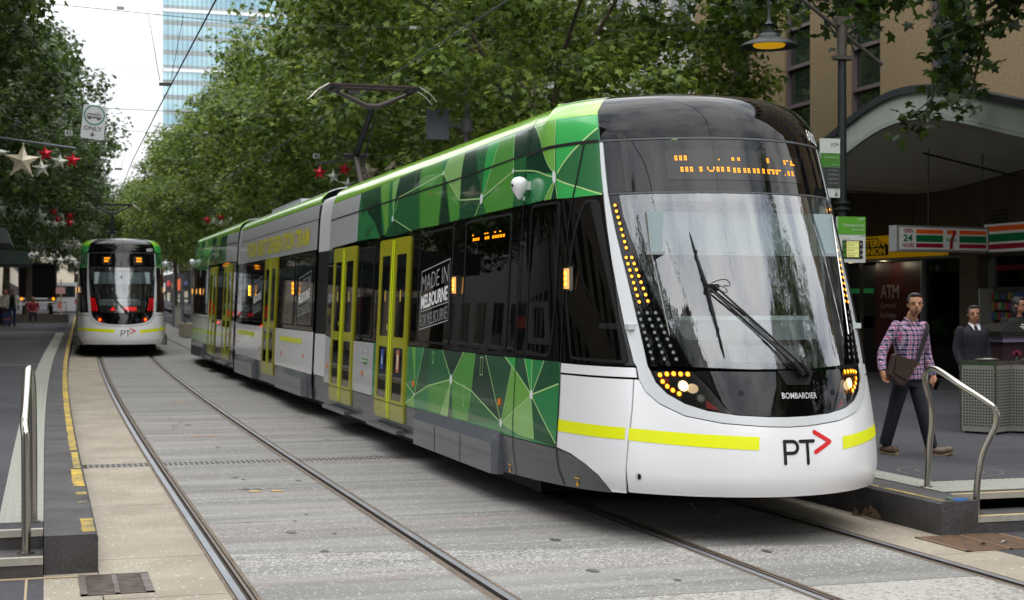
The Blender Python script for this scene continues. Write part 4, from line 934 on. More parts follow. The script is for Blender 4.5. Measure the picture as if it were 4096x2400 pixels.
# rails
def rail(parent, hx0, hx1, side):
    """head from hx0 to hx1, groove on its `side`"""
    s = side; gx = hx1 if s > 0 else hx0
    b = MB(); strip(b, hx0, hx1, .003, RAILM); strip(b, gx, gx+s*.001, .003, RAILD, z1=-.022)
    strip(b, gx, gx+s*.036, -.022, RAILD); strip(b, gx+s*.036, gx+s*.056, -.002, RAILL); strip(b, gx+s*.035, gx+s*.036, -.022, RAILD, z1=-.002)
    strip(b, gx-s*.052, gx-s*.047, -.006, JOINT)
    strip(b, gx+s*.062, gx+s*.092, .0015, RUST); strip(b, gx-s*.078, gx-s*.053, .0015, RUST)
    b.build('rail', parent, fn=WP, fix=False)
for xs, lb in ((((1.095, 1.142, 1), (2.628, 2.675, -1)), 'left hand pair of grooved rails with the distant tram on it'), (((4.400, 4.446, 1), (5.834, 5.880, -1)), 'right hand pair of grooved rails running under the big tram')):
    tr = empty('tram_track'); tag(tr, lb, 'tram track', 'grooved tram tracks')
    for a in xs: rail(tr, *a)
# oil drips between the rails and old gum on the platforms
OILM = mat('oil_stain', (84, 82, 79), .5); GUM = mat('old_gum', (52, 51, 52), .8); ra = random.Random(31)
q = MB()
for k in range(70):
    c = ra.choice((1.85, 3.55, 5.14, 1.85)); x = c+ra.gauss(0, .18); y = ra.uniform(8.6, 34); r = ra.uniform(.012, .05)
    q.add([(x+r*ra.uniform(.6, 1.2)*math.cos(a*.8), y+r*1.8*ra.uniform(.7, 1.1)*math.sin(a*.8), .0045) for a in range(8)], [tuple(range(8))], OILM)
q.build('oil_stains', road, fn=WP, kind='stuff', fix=False)
# orange survey marks
OR = mat('orange_spray_paint', (176, 140, 84), .8)
q = MB()
for x, y, w in ((1.86, 14.13, .13), (2.06, 14.1, .13), (1.88, 20.04, .15), (2.09, 20.04, .15), (2.18, 26.5, .16)):
    q.add([(x-w/2, y-.05, .005), (x+w/2, y-.06, .005), (x+w/3, y+.06, .005), (x-w/4, y+.05, .005)], [(0, 1, 2, 3)], OR)
q.build('sprayed_marks', road, fn=WP, kind='stuff')
# cross drain
SLOT = mat('drain_black', (14, 13, 12), .9); GRATE = mat('drain_grate_iron', (128, 124, 120), .55, metal=.3, var=(9, .2))
dr = empty('track_drain', (3.4, 16.77, 0)); tag(dr, 'slotted iron drain grate running across both tram tracks', 'drain')
for x0, x1 in ((.44, 1.075), (1.215, 2.555), (2.69, 4.385), (4.52, 5.76), (5.895, 6.46)):
    q = MB(); q.box2((x0, 16.585, -.05), (x1, 16.945, -.03), SLOT)
    for y, w in ((16.60, .05), (16.765, .05), (16.925, .05)): q.box2((x0, y-w/2, -.02), (x1, y+w/2, .001), GRATE)
    n = int((x1-x0)/.054)
    for k in range(n+1): xx = x0+(x1-x0)*k/n; q.box2((xx-.013, 16.6, -.02), (xx+.013, 16.93, -.001), GRATE)
    o = q.build('grate', None, fn=lambda x, y, z: WP(x, y, z), fix=False); o.parent = dr; o.matrix_parent_inverse = Matrix.Translation((-3.4, -16.77, 0))
def side_grate(loc, sx, sy, label, rust, nb=19):
    g_ = empty('drain_grate', loc); tag(g_, label, 'drain', 'side drain grates')
    fm = mat('rusty_grate', (120, 88, 60), .7, metal=.2, var=(14, .35), col2=(84, 78, 72)) if rust else mat('grate_steel', (112, 104, 100), .5, metal=.4, var=(12, .3), col2=(80, 66, 56))
    q = MB(); q.box2((0, 0, -.05), (sx, sy, -.03), SLOT); q.build('pit', g_)
    q = MB()
    for a, b in (((0, 0), (.04, sy)), ((sx-.05, 0), (sx, sy)), ((sx/2-.015, 0), (sx/2+.015, sy)), ((0, 0), (sx, .02)), ((0, sy-.02), (sx, sy))): q.box2((a[0], a[1], -.02), (b[0], b[1], .006), fm)
    q.build('frame', g_)
    q = MB()
    for k in range(nb): y = .03+(sy-.06)*k/(nb-1); q.box2((.04, y-.007, -.018), (sx-.04, y+.007, .003), fm)
    q.build('bars', g_, kind='stuff')
side_grate((.205, 9.44, .002), .435, .68, 'grey barred drain grate in front of the left kerb end', False)
side_grate((6.22, 9.26, .002), .74, .67, 'rusty brown drain grate in front of the right kerb end', True, 24)
# ---------------------------------------------------------------- platforms, steps, kerbs
def kerb(parent, x0, x1, y0, y1, z, round_x):
    c = .018; e = .004
    q = MB(); pr = [(x0, -.05), (x1, -.05), (x1, z-(c if round_x > 0 else 0)), (x1-(c if round_x > 0 else 0), z), (x0+(c if round_x < 0 else 0), z), (x0, z-(c if round_x < 0 else 0))]
    q.prism(pr, 'y', y0+e, y1-e, KERBM); return q.build('kerb_stone', parent, fn=WP)
PZ = .25
pb = MB(); strip(pb, -26, -.01, PZ, BLUEST, 10.55); strip(pb, -26, -.01, .0, BLUEST, -30, 10.16); pb.add([(-26, 10.55, 0), (-.01, 10.55, 0), (-.01, 10.55, PZ), (-26, 10.55, PZ)], [(0, 1, 2, 3)], KERBM)
left_platform = tag(pb.build('left_platform', fn=WP, fix=False), kind='structure')
pb = MB(); strip(pb, -.008, .33, -.002, BEIGE, -30, 10.25); left_apron = pb.build('concrete_margin', left_platform, fix=False)
pb = MB(); strip(pb, -.12, -.105, .003, mat('sandy_joint', (158, 140, 112), .9), 4, 10.1); pb.box2((-1.6, 10.10, .0), (.33, 10.15, .004), mat('sandy_joint', (158, 140, 112), .9)); pb.build('sandy_joint', left_platform)
y = 10.25
ys = [10.25, 12.1, 13.9, 15.6, 17.4, 19.2, 21, 22.8, 24.6, 26.4, 28.2, 30, 32, 34, 36, 38, 40]
for a, b in zip(ys, ys[1:]): kerb(left_platform, -.006, .333, a, b, PZ, 1)
q = MB(); strip(q, -.006, .333, PZ, KERBM, 40, 150); strip(q, .333, .334, PZ, KERBM, 40, 150, z1=0); q.build('kerb_edge', left_platform, fn=WP, fix=False)
NOS = mat('step_nosing', (176, 170, 158), .5, metal=.2, var=(20, .15)); NOSY = mat('nosing_yellow_edge', (198, 168, 100), .6)
def steps(parent, x0, x1, ya, yb, z, yel):
    q = MB(); q.box2((x0, yb, 0), (x1, ya+.05, z/2), KERBM); q.build('step', parent)
    for y, zz in ((ya, z), (yb, z/2)):
        q = MB(); q.box2((x0, y-.006, zz-.042), (x1, y+.05, zz+.005), NOS)
        if yel: q.box2((x0+.03, y+.012, zz+.004), (x1, y+.035, zz+.007), NOSY)
        q.build('step_nosing', parent)
steps(left_platform, -3.5, -.012, 10.55, 10.16, PZ, False)
def tile_mesh(m, ribs=False):
    q = MB(); q.box2((-.148, -.148, 0), (.148, .148, .006), m)
    for i in range(5):
        for j in range(5):
            x, y = -.12+.06*i, -.12+.06*j; w = .017
            q.add([(x-w, y-w, .006), (x+w, y-w, .006), (x+w, y+w, .006), (x-w, y+w, .006), (x-w*.6, y-w*.6, .011), (x+w*.6, y-w*.6, .011), (x+w*.6, y+w*.6, .011), (x-w*.6, y+w*.6, .011)], [(4, 5, 6, 7), (0, 1, 5, 4), (1, 2, 6, 5), (2, 3, 7, 6), (3, 0, 4, 7)], m)
    return q
tm = tile_mesh(TACT).build('tactile_tile', left_platform); tme = tm.data
first = True
def tile(parent, x, y, z):
    global first
    o = tm if first else bpy.data.objects.new('tactile_tile', tme)
    if not first: COL.objects.link(o)
    first = False; o.parent = parent; o.location = WP(x, y, z)
k = 0; y = 11.05
while y < 29: tile(left_platform, -.158, y, PZ+.001); y += .30
q = MB(); strip(q, -.306, -.012, PZ+.008, TACT, 28.9, 62); q.build('tactile_strip', left_platform, fn=WP, fix=False, kind='stuff')
q = MB(); q.add([(-.31, 36.0, PZ+.004), (-8, 36.0, PZ+.004), (-8, 36.12, PZ+.004), (-.31, 36.12, PZ+.004), (-8, 62, PZ+.004), (-.31, 62, PZ+.004), (-.31, 62.3, PZ+.004), (-8, 62.3, PZ+.004)], [(0, 1, 2, 3), (4, 5, 6, 7)], TACT); q.build('pale_line', left_platform, fn=WP)
random.seed(3)
q = MB()
def worn(x0, x1, y0, y1, n):
    """brushed paint: a ragged-edged sheet"""
    L_ = [(x0+random.uniform(-.008, .006), y0+(y1-y0)*k/n) for k in range(n+1)]; R_ = [(x1+random.uniform(-.004, .004), y0+(y1-y0)*k/n) for k in range(n+1)]
    vs = []
    for a, b in zip(L_, R_): vs += [(a[0], a[1], PZ+.003), (b[0], b[1], PZ+.003)]
    q.add(vs, [(2*i, 2*i+1, 2*i+3, 2*i+2) for i in range(n)], YEL)
worn(.235, .317, 10.36, 10.98, 26); worn(.24, .30, 11.85, 11.93, 3); worn(.235, .315, 12.35, 12.52, 7); worn(.222, .312, 12.9, 14.2, 30); worn(.25, .31, 14.3, 15.8, 24); worn(.24, .312, 16, 24, 70); worn(.235, .318, 24.1, 46, 80); worn(.22, .318, 46.1, 100, 60)
q.build('yellow_edge_line', left_platform, fn=WP, fix=False)
# right platform
RZ = .255
pb = MB(); strip(pb, 6.79, 16.5, RZ, BLUEST, 10.3, 42); strip(pb, 6.79, 7.8, RZ, BLUEST, 42, 60); strip(pb, 6.47, 16.5, .0, BLUEST, -30, 9.97); strip(pb, 7.8, 16.5, RZ, BLUEST, 42, 200); strip(pb, 5.9, 7.8, .03, BLUEST, 60, 200)
right_platform = tag(pb.build('right_platform', fn=WP, fix=False), kind='structure')
ys = [9.95, 10.88, 12.7, 14.5, 16.3, 18.1, 20, 22, 24, 27, 30, 33, 36, 40, 44, 48]
for a, b in zip(ys, ys[1:]): kerb(right_platform, 6.465, 6.788, a, b, RZ, -1)
steps(right_platform, 6.792, 12, 10.3, 9.97, RZ, True)
y = 10.63
for i in range(14): tile(right_platform, 6.95+.3*i, 10.60, RZ+.001); tile(right_platform, 6.95+.3*i, 10.90, RZ+.001)
for i in range(30): tile(right_platform, 6.95, 11.20+.3*i, RZ+.001)
q = MB(); q.add([(6.50, 9.99, RZ+.003), (6.535, 9.99, RZ+.003), (6.535, 10.84, RZ+.003), (6.50, 10.84, RZ+.003)], [(0, 1, 2, 3)], YEL); q.add([(6.505, 10.93, RZ+.003), (6.53, 10.93, RZ+.003), (6.53, 11.9, RZ+.003), (6.505, 11.9, RZ+.003)], [(0, 1, 2, 3)], YEL)
q.build('yellow_edge_line', right_platform)
q = MB(); q.add([(7.2, 16.8, RZ+.003), (14, 16.8, RZ+.003), (14, 16.9, RZ+.003), (7.2, 16.9, RZ+.003), (9.5, 20.8, RZ+.003), (16.4, 20.8, RZ+.003), (16.4, 20.95, RZ+.003), (9.5, 20.95, RZ+.003), (7.3, 13.9, RZ+.003), (16, 13.75, RZ+.003), (16, 13.77, RZ+.003), (7.3, 13.92, RZ+.003)], [(4, 5, 6, 7)], mat('pale_paver_line', (128, 124, 116), .8)); q.add([(7.3, 13.9, RZ+.003), (16, 13.75, RZ+.003), (16, 13.765, RZ+.003), (7.3, 13.915, RZ+.003)], [(0, 1, 2, 3)], JOINT); q.build('paver_line', right_platform)
q = MB()
for r in (.46, .30):
    vs = [(7.72+rr*math.cos(k*math.pi/20), 11.75+rr*math.sin(k*math.pi/20), RZ+.003) for k in range(40) for rr in (r, r-.018)]
    q.add(vs, [(2*k, 2*k+1, (2*k+3) % 80, (2*k+2) % 80) for k in range(40)], mat('manhole_ring', (92, 86, 78), .6))
mh = q.build('manhole_cover'); tag(mh, 'round manhole rings set in the dark paving behind the right handrail', 'manhole cover')
q = MB(); q.box2((6.60, 9.985, RZ), (6.72, 10.045, RZ+.008), mat('blue_tile', (40, 100, 180), .4)); q.box2((6.565, 9.99, RZ), (6.60, 10.05, RZ+.02), mat('green_grey_lump', (92, 112, 104), .6)); tag(q.build('kerb_marker'), 'small blue marker plate glued on the right kerb corner', 'marker plate')
q = MB()
for k in range(160):
    lft = ra.random() < .45
    x, y, z = (ra.uniform(-3.2, -.35), ra.uniform(11, 40), PZ+.003) if lft else (ra.uniform(7.2, 14), ra.uniform(11, 22), RZ+.003)
    r = ra.uniform(.01, .03); q.add([(x+r*math.cos(a), y+r*math.sin(a), z) for a in range(6)], [tuple(range(6))], GUM)
q.build('old_gum_spots', right_platform, kind='stuff', fix=False)
q = MB()
for k in range(9): q.box2((-6, 13.0+2.4*k, PZ+.001), (-.33, 13.012+2.4*k, PZ+.0025), JOINT)
for k in range(4): q.box2((-1.9-1.4*k, 10.6, PZ+.001), (-1.888-1.4*k, 34, PZ+.0025), JOINT)
for k in range(6): q.box2((7.3, 12.6+1.6*k, RZ+.001), (16.4, 12.608+1.6*k, RZ+.0025), JOINT)
for k in range(5): q.box2((8.4+1.7*k, 11.2, RZ+.001), (8.408+1.7*k, 24, RZ+.0025), JOINT)
q.build('paving_joints', right_platform, kind='stuff', fix=False)
# handrails
def handrail(pts, r, label, flanges):
    h = empty('handrail', flanges[0]); tag(h, label, 'handrail', 'stainless steel handrails')
    q = MB(); sm = smooth3(pts, 8); q.tube(sm, r, STEEL, 14); o = q.build('rail_tube', h); o.matrix_parent_inverse = Matrix.Translation([-v for v in flanges[0]])
    for f in flanges:
        q = MB(); q.cyl((f[0], f[1], f[2]+.001), (f[0], f[1], f[2]+.012), .055, STEEL, n=16); o = q.build('base_flange', h); o.matrix_parent_inverse = Matrix.Translation([-v for v in flanges[0]])
def smooth3(p, n):
    out = []
    for i in range(len(p)-1):
        p0 = p[max(i-1, 0)]; p1 = p[i]; p2 = p[i+1]; p3 = p[min(i+2, len(p)-1)]
        for k in range(n):
            s = k/n; out.append(tuple(.5*((2*p1[j])+(-p0[j]+p2[j])*s+(2*p0[j]-5*p1[j]+4*p2[j]-p3[j])*s*s+(-p0[j]+3*p1[j]-3*p2[j]+p3[j])*s**3) for j in range(3)))
    out.append(p[-1]); return out
handrail([(6.856, 10.76, 0.255), (6.881, 10.76, 0.609), (6.893, 10.75, 0.754), (6.883, 10.74, 0.899), (6.842, 10.72, 1.017), (6.805, 10.7, 1.105), (6.778, 10.66, 1.172), (6.764, 10.6, 1.218), (6.746, 10.5, 1.236), (6.75, 10.4, 1.216), (6.792, 10.2, 1.124), (6.91, 10.0, 0.99), (6.942, 9.97, 0.945), (6.956, 9.96, 0.89), (6.949, 9.97, 0.81), (6.918, 10.0, 0.717), (6.883, 10.03, 0.606), (6.865, 10.05, 0.482), (6.855, 10.07, 0.33), (6.854, 10.08, 0.128)], .0255,
         'bent steel handrail on the right kerb and steps by the walking man', [(6.856, 10.76, .255), (6.854, 10.08, .128)])
handrail([(-.118, 10.36, .125), (-.118, 10.36, .5), (-.12, 10.36, .86), (-.123, 10.37, .92), (-.128, 10.40, .97), (-.125, 10.44, 1.03), (-.118, 10.58, 1.16), (-.112, 10.72, 1.27), (-.108, 10.79, 1.305), (-.10, 10.86, 1.30), (-.092, 10.90, 1.24), (-.085, 10.92, 1.1), (-.08, 10.93, .7), (-.08, 10.93, .25)], .030,
         'bent steel handrail on the left platform steps in the near corner', [(-.118, 10.36, .125), (-.08, 10.93, .25)])
# litter
lm_ = mat('dead_leaf_brown', (92, 74, 52), .8)
q = MB()
for (x, y, z, a, s) in ((6.44, 10.98, .05, .4, .07), (6.43, 10.82, .06, 1.4, .08), (6.42, 11.1, .04, 2.2, .06), (6.445, 10.9, .09, 2.7, .05)):
    q.add([(x, y-s, z-.04), (x-.03, y-.2*s, z+s*.6), (x, y+s, z), (x-.05, y+.3*s, z-.03)], [(0, 1, 2, 3)], lm_)
tag(q.build('dead_leaves', kind='stuff'), 'small heap of dead leaves against the right kerb', 'dead leaves')
for (x, y, c, lb) in ((6.50, 9.48, (120, 92, 70), 'dry brown leaf lying on the rusty drain grate'), (6.70, 9.5, (200, 208, 212), 'crumpled white scrap of paper beside the rusty drain grate')):
    q = MB(); s = .035; q.add([(x-s, y, .012), (x, y-.02, .03), (x+s, y, .012), (x+.01, y+.025, .022)], [(0, 1, 2, 3)], mat('litter_%d' % c[0], c, .6)); tag(q.build('leaf' if c[0] == 120 else 'paper_scrap'), lb, 'leaf' if c[0] == 120 else 'litter')
TRAM_X, TRAM_Y = 5.15, 9.83
build_tram('tram', 'large white, black and green articulated tram at the right, headlights lit, running towards the viewer', (TRAM_X, TRAM_Y, 0), True, True, 'articulated low floor trams', .045, .10)
t2 = build_tram('tram', 'distant tram seen from its tail end with red brake lights, beside the left platform', (2.15, 45.0, .17), False, False, 'articulated low floor trams', .1, .22)
t2.rotation_euler[2] = math.radians(-1.2)
# ---------------------------------------------------------------- the beige building with the wave canopy
def pebble(name, c, amt=.2, sc=18):
    return mat(name, c, .9, spec=.2, var=(sc, amt, 3), bump=(70, .5))
PEB = pebble('pebble_dash', (146, 127, 98)); ALU = mat('window_aluminium', (122, 110, 112), .45, metal=.4)
OWG = mat('office_window_glass', (34, 44, 42), .04, spec=.9, coat=.5)
BROWNW = mat('brown_wall_panel', (74, 62, 50), .7, var=(2, .2)); STONEP = mat('shop_stone_pier', (82, 70, 56), .7, var=(8, .18))
CANW = mat('canopy_fascia_paint', (160, 166, 158), .6, var=(3, .12)); CANT = mat('canopy_top_flashing', (48, 51, 54), .5); SOFF = mat('soffit_boards', (202, 195, 182), .7, var=(1.5, .1))
XF = 16.5
bl = empty('building', (XF, 25, RZ)); tag(bl, 'beige pebble-dash office building above the wave canopy at the right', 'building')
def ladd(o, base=(XF, 25, RZ)):
    if o.parent.parent is None: o.matrix_parent_inverse = Matrix.Translation([-v for v in base])
    return o
cent = [13.0, 16.1, 19.15, 22.2, 25.2, 28.25, 31.25, 34.3]
edges_ = []
q = MB()
yy = [10.5]+[v for c in cent for v in (c-.62, c+.62)]+[37]
for a, b in zip(yy[::2], yy[1::2]): ladd_o = None; q = MB(); q.box2((XF, a, 4.303), (XF+.5, b, 16.5), PEB); ladd(q.build('pier', bl))
q = MB(); q.box2((XF+.45, 10.5, 4.303), (XF+9, 37, 16.5), BROWNW); ladd(q.build('wall', bl))
q = MB(); q.box2((XF-.1, 10.4, 16.5), (XF+9, 37.1, 17.2), PEB); ladd(q.build('parapet', bl))
for c in cent:
    q = MB(); q.box2((XF+.14, c-.62, 4.5), (XF+.16, c+.62, 15.8), OWG); w = ladd(q.build('window', bl))
    q = MB()
    for x in (c-.62, c+.55): q.box2((XF+.05, x, 4.5), (XF+.18, x+.07, 15.8), ALU)
    for z in (5.4, 6.3, 7.2, 8.1, 9.0, 9.9, 11.2, 12.1, 13, 14): q.box2((XF+.07, c-.55, z-.035), (XF+.17, c+.55, z+.035), ALU); q.box2((XF+.03, c-.55, z-.06), (XF+.10, c+.55, z-.036), ALU)
    f = ladd(q.build('frame', w))
    q = MB(); q.box2((XF+.05, c-.618, 4.303), (XF+.3, c+.618, 4.5), mat('spandrel', (86, 70, 60), .6)); ladd(q.build('spandrel', bl))
# canopy
cy = [11+.35*k for k in range(70)]
def zt(Y): return 4.87+.4*math.cos(math.pi*(Y-21.9)/(4 if Y > 21.9 else 4.8))
q = MB()
def band(x0, x1, f0, f1, m):
    """closed band between two wavy heights"""
    vs = []
    for Y in cy: vs += [(x0, Y, f0(Y)), (x1, Y, f0(Y)), (x1, Y, f1(Y)), (x0, Y, f1(Y))]
    n = len(cy); fs = [(4*i+k, 4*i+(k+1) % 4, 4*i+4+(k+1) % 4, 4*i+4+k) for i in range(n-1) for k in range(4)]+[(0, 3, 2, 1), (4*n-4, 4*n-3, 4*n-2, 4*n-1)]
    q = MB(); q.add(vs, fs, m, True); return q
cn = empty('canopy', (13.5, 20, 4.2)); tag(cn, 'wave shaped pale canopy over the shop pavement below the beige building', 'canopy')
CB = (13.5, 20, 4.2)
ladd(band(13.50, 13.62, lambda Y: zt(Y)-.47, lambda Y: zt(Y)-.10, CANW).build('fascia', cn), CB)
ladd(band(13.44, 13.70, lambda Y: zt(Y)-.098, lambda Y: zt(Y)+.02, CANT).build('top_flashing', cn), CB)
ladd(band(13.50, 13.58, lambda Y: zt(Y)-.53, lambda Y: zt(Y)-.475, mat('fascia_lip', (150, 156, 150), .6)).build('lower_lip', cn), CB)
q = MB(); vs = []; nb_ = 14
for j in range(nb_+1):
    t = j/nb_; X = 13.6+(XF-13.6)*t
    for Y in cy: vs.append((X, Y, (zt(Y)-.49)*(1-t)+(4.02+.12*math.cos(math.pi*(Y-21.9)/4))*t))
n = len(cy)
q.add(vs, [(j*n+i, j*n+i+1, (j+1)*n+i+1, (j+1)*n+i) for j in range(nb_) for i in range(n-1)], SOFF, True)
q.add([(x, y, z+.40) for x, y, z in vs], [(j*n+i, (j+1)*n+i, (j+1)*n+i+1, j*n+i+1) for j in range(nb_) for i in range(n-1)], CANT, True); ladd(q.build('soffit', cn, fix=False), CB)
q = MB(); k = 0
for j in range(1, 30):
    t = j/30; X = 13.62+(XF-13.62)*t
    q.tube([(X, Y, (zt(Y)-.49)*(1-t)+(4.02+.12*math.cos(math.pi*(Y-21.9)/4))*t-.004) for Y in cy[::2]], .004, mat('board_joint', (120, 114, 104), .8), 4)
ladd(q.build('board_joints', cn, fix=False, kind='stuff'), CB)
q = MB()
for (x, y) in ((14.3, 22.4), (15.5, 22.6)): q.cyl((x, y, 3.05), (x, y, 4.35), .012, DKSTEEL, n=6)
q.tube([(14.2, 22.4, 4.28), (16.2, 22.6, 3.95)], .02, DKSTEEL, 6); ladd(q.build('hanger_rod', cn), CB)
# shop level
sh = empty('shop_row', (XF, 25, RZ)); tag(sh, 'row of dark shopfronts under the wave canopy with red and glass bays', 'shopfront')
q = MB(); q.box2((XF, 11, 2.62), (XF+.4, 36, 4.3), BROWNW); ladd(q.build('upper_wall', sh))
q = MB()
for y in (23.9, 26.4, 28.9, 31.4, 21.4, 18.9): q.box2((XF-.004, y-.01, 2.62), (XF, y+.01, 4.1), JOINT)
for z in (3.18, 3.25, 3.32, 3.39): q.box2((XF-.02, 23.3, z), (XF, 23.75, z+.035), mat('vent_dark', (40, 35, 30), .8))
ladd(q.build('wall_joints', sh))
q = MB(); q.box2((XF, 24.22, RZ), (XF+.5, 24.80, 2.62), STONEP); ladd(q.build('pier', sh))
q = MB(); q.box2((XF+.3, 26.5, RZ), (XF+.4, 28.3, 2.58), mat('red_atm_panel', (74, 14, 15), .4)); a = ladd(q.build('red_panel', sh, label='dark red panel lettered ATM Currency Exchange'))
q = MB(); T_ = (0, -1, 0)
ATMG = mat('atm_grey_lettering', (150, 132, 126), .5)
text_on(q, 'ATM', (XF+.295, 28.12, 1.84), T_, (0, 0, 1), ATMG, w=.72, h=.28, bold=.02)
text_on(q, 'Currency', (XF+.295, 28.12, 1.60), T_, (0, 0, 1), ATMG, w=.62, h=.15, bold=.01); text_on(q, 'Exchange', (XF+.295, 28.12, 1.40), T_, (0, 0, 1), ATMG, w=.62, h=.15, bold=.01)
ladd(q.build('lettering', a))
q = MB()
for k, ch in enumerate('$¥$€£'): text_on(q, ch, (XF+.295, 27.95, 1.05-.24*k), T_, (0, 0, 1), mat('atm_dim_lettering', (92, 60, 66), .5), h=.15)
q.add([(XF+.294, 27.72, 1.25), (XF+.294, 27.68, 1.25), (XF+.294, 27.38, .45), (XF+.294, 27.5, .45)], [(0, 1, 2, 3)], ATMG); ladd(q.build('currency_symbols', a))
SGL = glass('shop_window_glass', (.62, .66, .64), 0, 1.0)
q = MB(); q.box2((XF+.30, 24.82, RZ), (XF+.31, 26.42, 2.6), SGL); w = ladd(q.build('window', sh)); q = MB()
for y in (24.80, 26.42): q.box2((XF+.22, y, RZ), (XF+.36, y+.07, 2.66), mat('mill_aluminium', (150, 150, 146), .4, metal=.6))
q.box2((XF+.22, 24.8, 2.6), (XF+.36, 26.49, 2.68), MATS['mill_aluminium']); ladd(q.build('frame', w))
q = MB(); q.box2((XF+1.9, 11, RZ), (XF+2, 36, 3), mat('shop_back_wall', (44, 40, 40), .9)); q.box2((XF, 11, RZ), (XF+2, 36, RZ+.01), BLUEST); ladd(q.build('back_wall', sh))
def board(nm, y0, y1, z0, z1, c, x=XF+.42, em=0.):
    q = MB(); q.box2((x, y0, z0), (x+.03, y1, z1), mat('panel_%d_%d_%d' % c, c, .5, emis=c if em else None, estr=em)); return ladd(q.build(nm, sh))
board('poster', 25.25, 26.3, 2.1, 2.55, (24, 26, 70)); board('poster', 24.86, 25.2, 2.0, 2.55, (78, 22, 30)); board('poster', 24.9, 26.35, 1.88, 1.93, (44, 92, 62), em=.25)
board('poster', 25.95, 26.3, .9, 1.75, (96, 96, 22)); board('poster', 25.45, 25.8, 1.0, 1.55, (70, 72, 24)); board('poster', 24.9, 26.0, 1.60, 1.66, (100, 104, 30)); board('window_sign', 25.85, 26.1, 1.48, 1.62, (84, 70, 190), em=.5)
board('poster', 24.95, 25.4, .5, .98, (74, 82, 88)); board('poster', 25.5, 25.75, .35, .9, (56, 60, 66)); board('poster', 24.95, 25.4, .32, .42, (96, 96, 100))
q = MB()
rr = random.Random(5)
for k in range(14): y, z = rr.uniform(24.95, 25.5), rr.uniform(1.02, 1.45); q.box((XF+.40, y, z), (.01, .018, .018), REDLED if k < 10 else AMBER)
ladd(q.build('red_led_sign', sh, kind='stuff'))
board('poster', 28.5, 30, .25, 2.55, (30, 30, 32)); board('poster', 28.35, 28.46, RZ, 2.6, (70, 64, 52), x=XF); board('poster', 28.6, 29.6, 1.95, 2.05, (60, 150, 80), em=.25); board('poster', 28.6, 29.4, 1.2, 1.45, (130, 30, 100))
for y in (28.9, 27.5):
    q = MB(); q.cyl((XF+.0, y, 2.615), (XF+.0, y, 2.60), .09, mat('downlight', (255, 236, 200), .4, emis=(255, 226, 170), estr=2.5)); dl_ = ladd(q.build('downlight', sh)); pl0 = bpy.data.lights.new('downlight_bulb', 'POINT'); pl0.energy = 2.5; pl0.color = (1, .85, .62); pl0.shadow_soft_size = .06; pb0 = bpy.data.objects.new('downlight_bulb', pl0); COL.objects.link(pb0); pb0.location = (XF+.0, y, 2.56)
q = MB(); q.box2((XF-.3, 24.8, 2.60), (XF+.35, 30.5, 2.64), mat('shop_soffit', (120, 116, 108), .6)); ladd(q.build('soffit', sh))
# money transfer fascia
wu = empty('fascia_sign', (XF-.3, 27, 2.6)); tag(wu, 'yellow fascia sign lettered WESTERN UNION on a black strip', 'sign')
WB = (XF-.3, 27, 2.6)
YS_ = mat('sign_yellow', (226, 172, 0), .4, emis=(226, 172, 0), estr=.12); BKS = mat('sign_black', (18, 16, 14), .4)
q = MB(); q.box2((XF-.34, 24.8, 2.645), (XF-.24, 30.6, 3.10), YS_); o_ = ladd(q.build('panel', wu), WB)
q = MB(); q.add([(XF-.343, 30.5, 2.70), (XF-.343, 26.75, 2.70), (XF-.343, 26.75, 2.90), (XF-.343, 27.2, 3.06), (XF-.343, 30.5, 3.06)], [(0, 1, 2, 3, 4)], BKS)
text_on(q, 'WESTERN', (XF-.346, 28.25, 2.885), T_, (0, 0, 1), YS_, w=1.35, h=.155, bold=.04); text_on(q, 'UNION', (XF-.346, 27.72, 2.715), T_, (0, 0, 1), YS_, w=.85, h=.145, bold=.04)
ladd(q.build('lettering', wu), WB)
# convenience store
SW = mat('sign_white_face', (214, 216, 210), .4, emis=(214, 216, 210), estr=.06); S_OR = mat('sign_orange', (232, 92, 22), .4, emis=(232, 92, 22), estr=.06); S_GR = mat('sign_green', (0, 112, 60), .4, emis=(0, 112, 60), estr=.05); S_RD = mat('sign_crimson', (150, 16, 44), .4, emis=(150, 16, 44), estr=.06)
bs = empty('hanging_sign', (13.72, 22.45, 2.62), math.radians(8)); tag(bs, 'long hanging lightbox lettered OPEN 24 HOURS with orange, green and red stripes', 'sign')
q = MB(); q.box2((0, 0, 0), (2.02, .2, .44), mat('sign_case_grey', (150, 152, 150), .5)); q.build('case', bs)
q = MB(); q.box2((.06, -.006, .035), (1.98, 0, .405), SW); q.build('face', bs)
q = MB()
def st(x0, x1, z0, z1, m): q.box2((x0, -.010, z0), (x1, -.006, z1), m)
for x0, x1 in ((.41, .99), (1.35, 1.95)):
    st(x0, x1, .305, .375, S_OR); st(x0, x1, .165, .28, S_GR); st(x0, x1, .07, .14, S_RD)
st(1.08, 1.28, .305, .375, S_OR)
q.add([(1.22, -.011, .375), (1.28, -.011, .375), (1.28, -.011, .33), (1.215, -.011, .22), (1.20, -.011, .05), (1.13, -.011, .05), (1.14, -.011, .2), (1.20, -.011, .31)], [tuple(range(8))], S_RD)
q.build('stripes', bs)
q = MB(); X_ = (1, 0, 0); Z_ = (0, 0, 1)
text_on(q, 'OPEN', (.14, -.012, .315), X_, Z_, S_RD, w=.20, h=.07, bold=.02); text_on(q, '24', (.13, -.012, .17), X_, Z_, S_GR, w=.20, h=.115, bold=.03); text_on(q, 'HOURS', (.11, -.012, .07), X_, Z_, S_RD, w=.245, h=.07, bold=.02)
st(1.06, 1.29, .175, .25, SW); text_on(q, 'ELEVEn', (1.065, -.013, .185), X_, Z_, S_GR, w=.22, h=.055, bold=.03); q.build('lettering', bs)
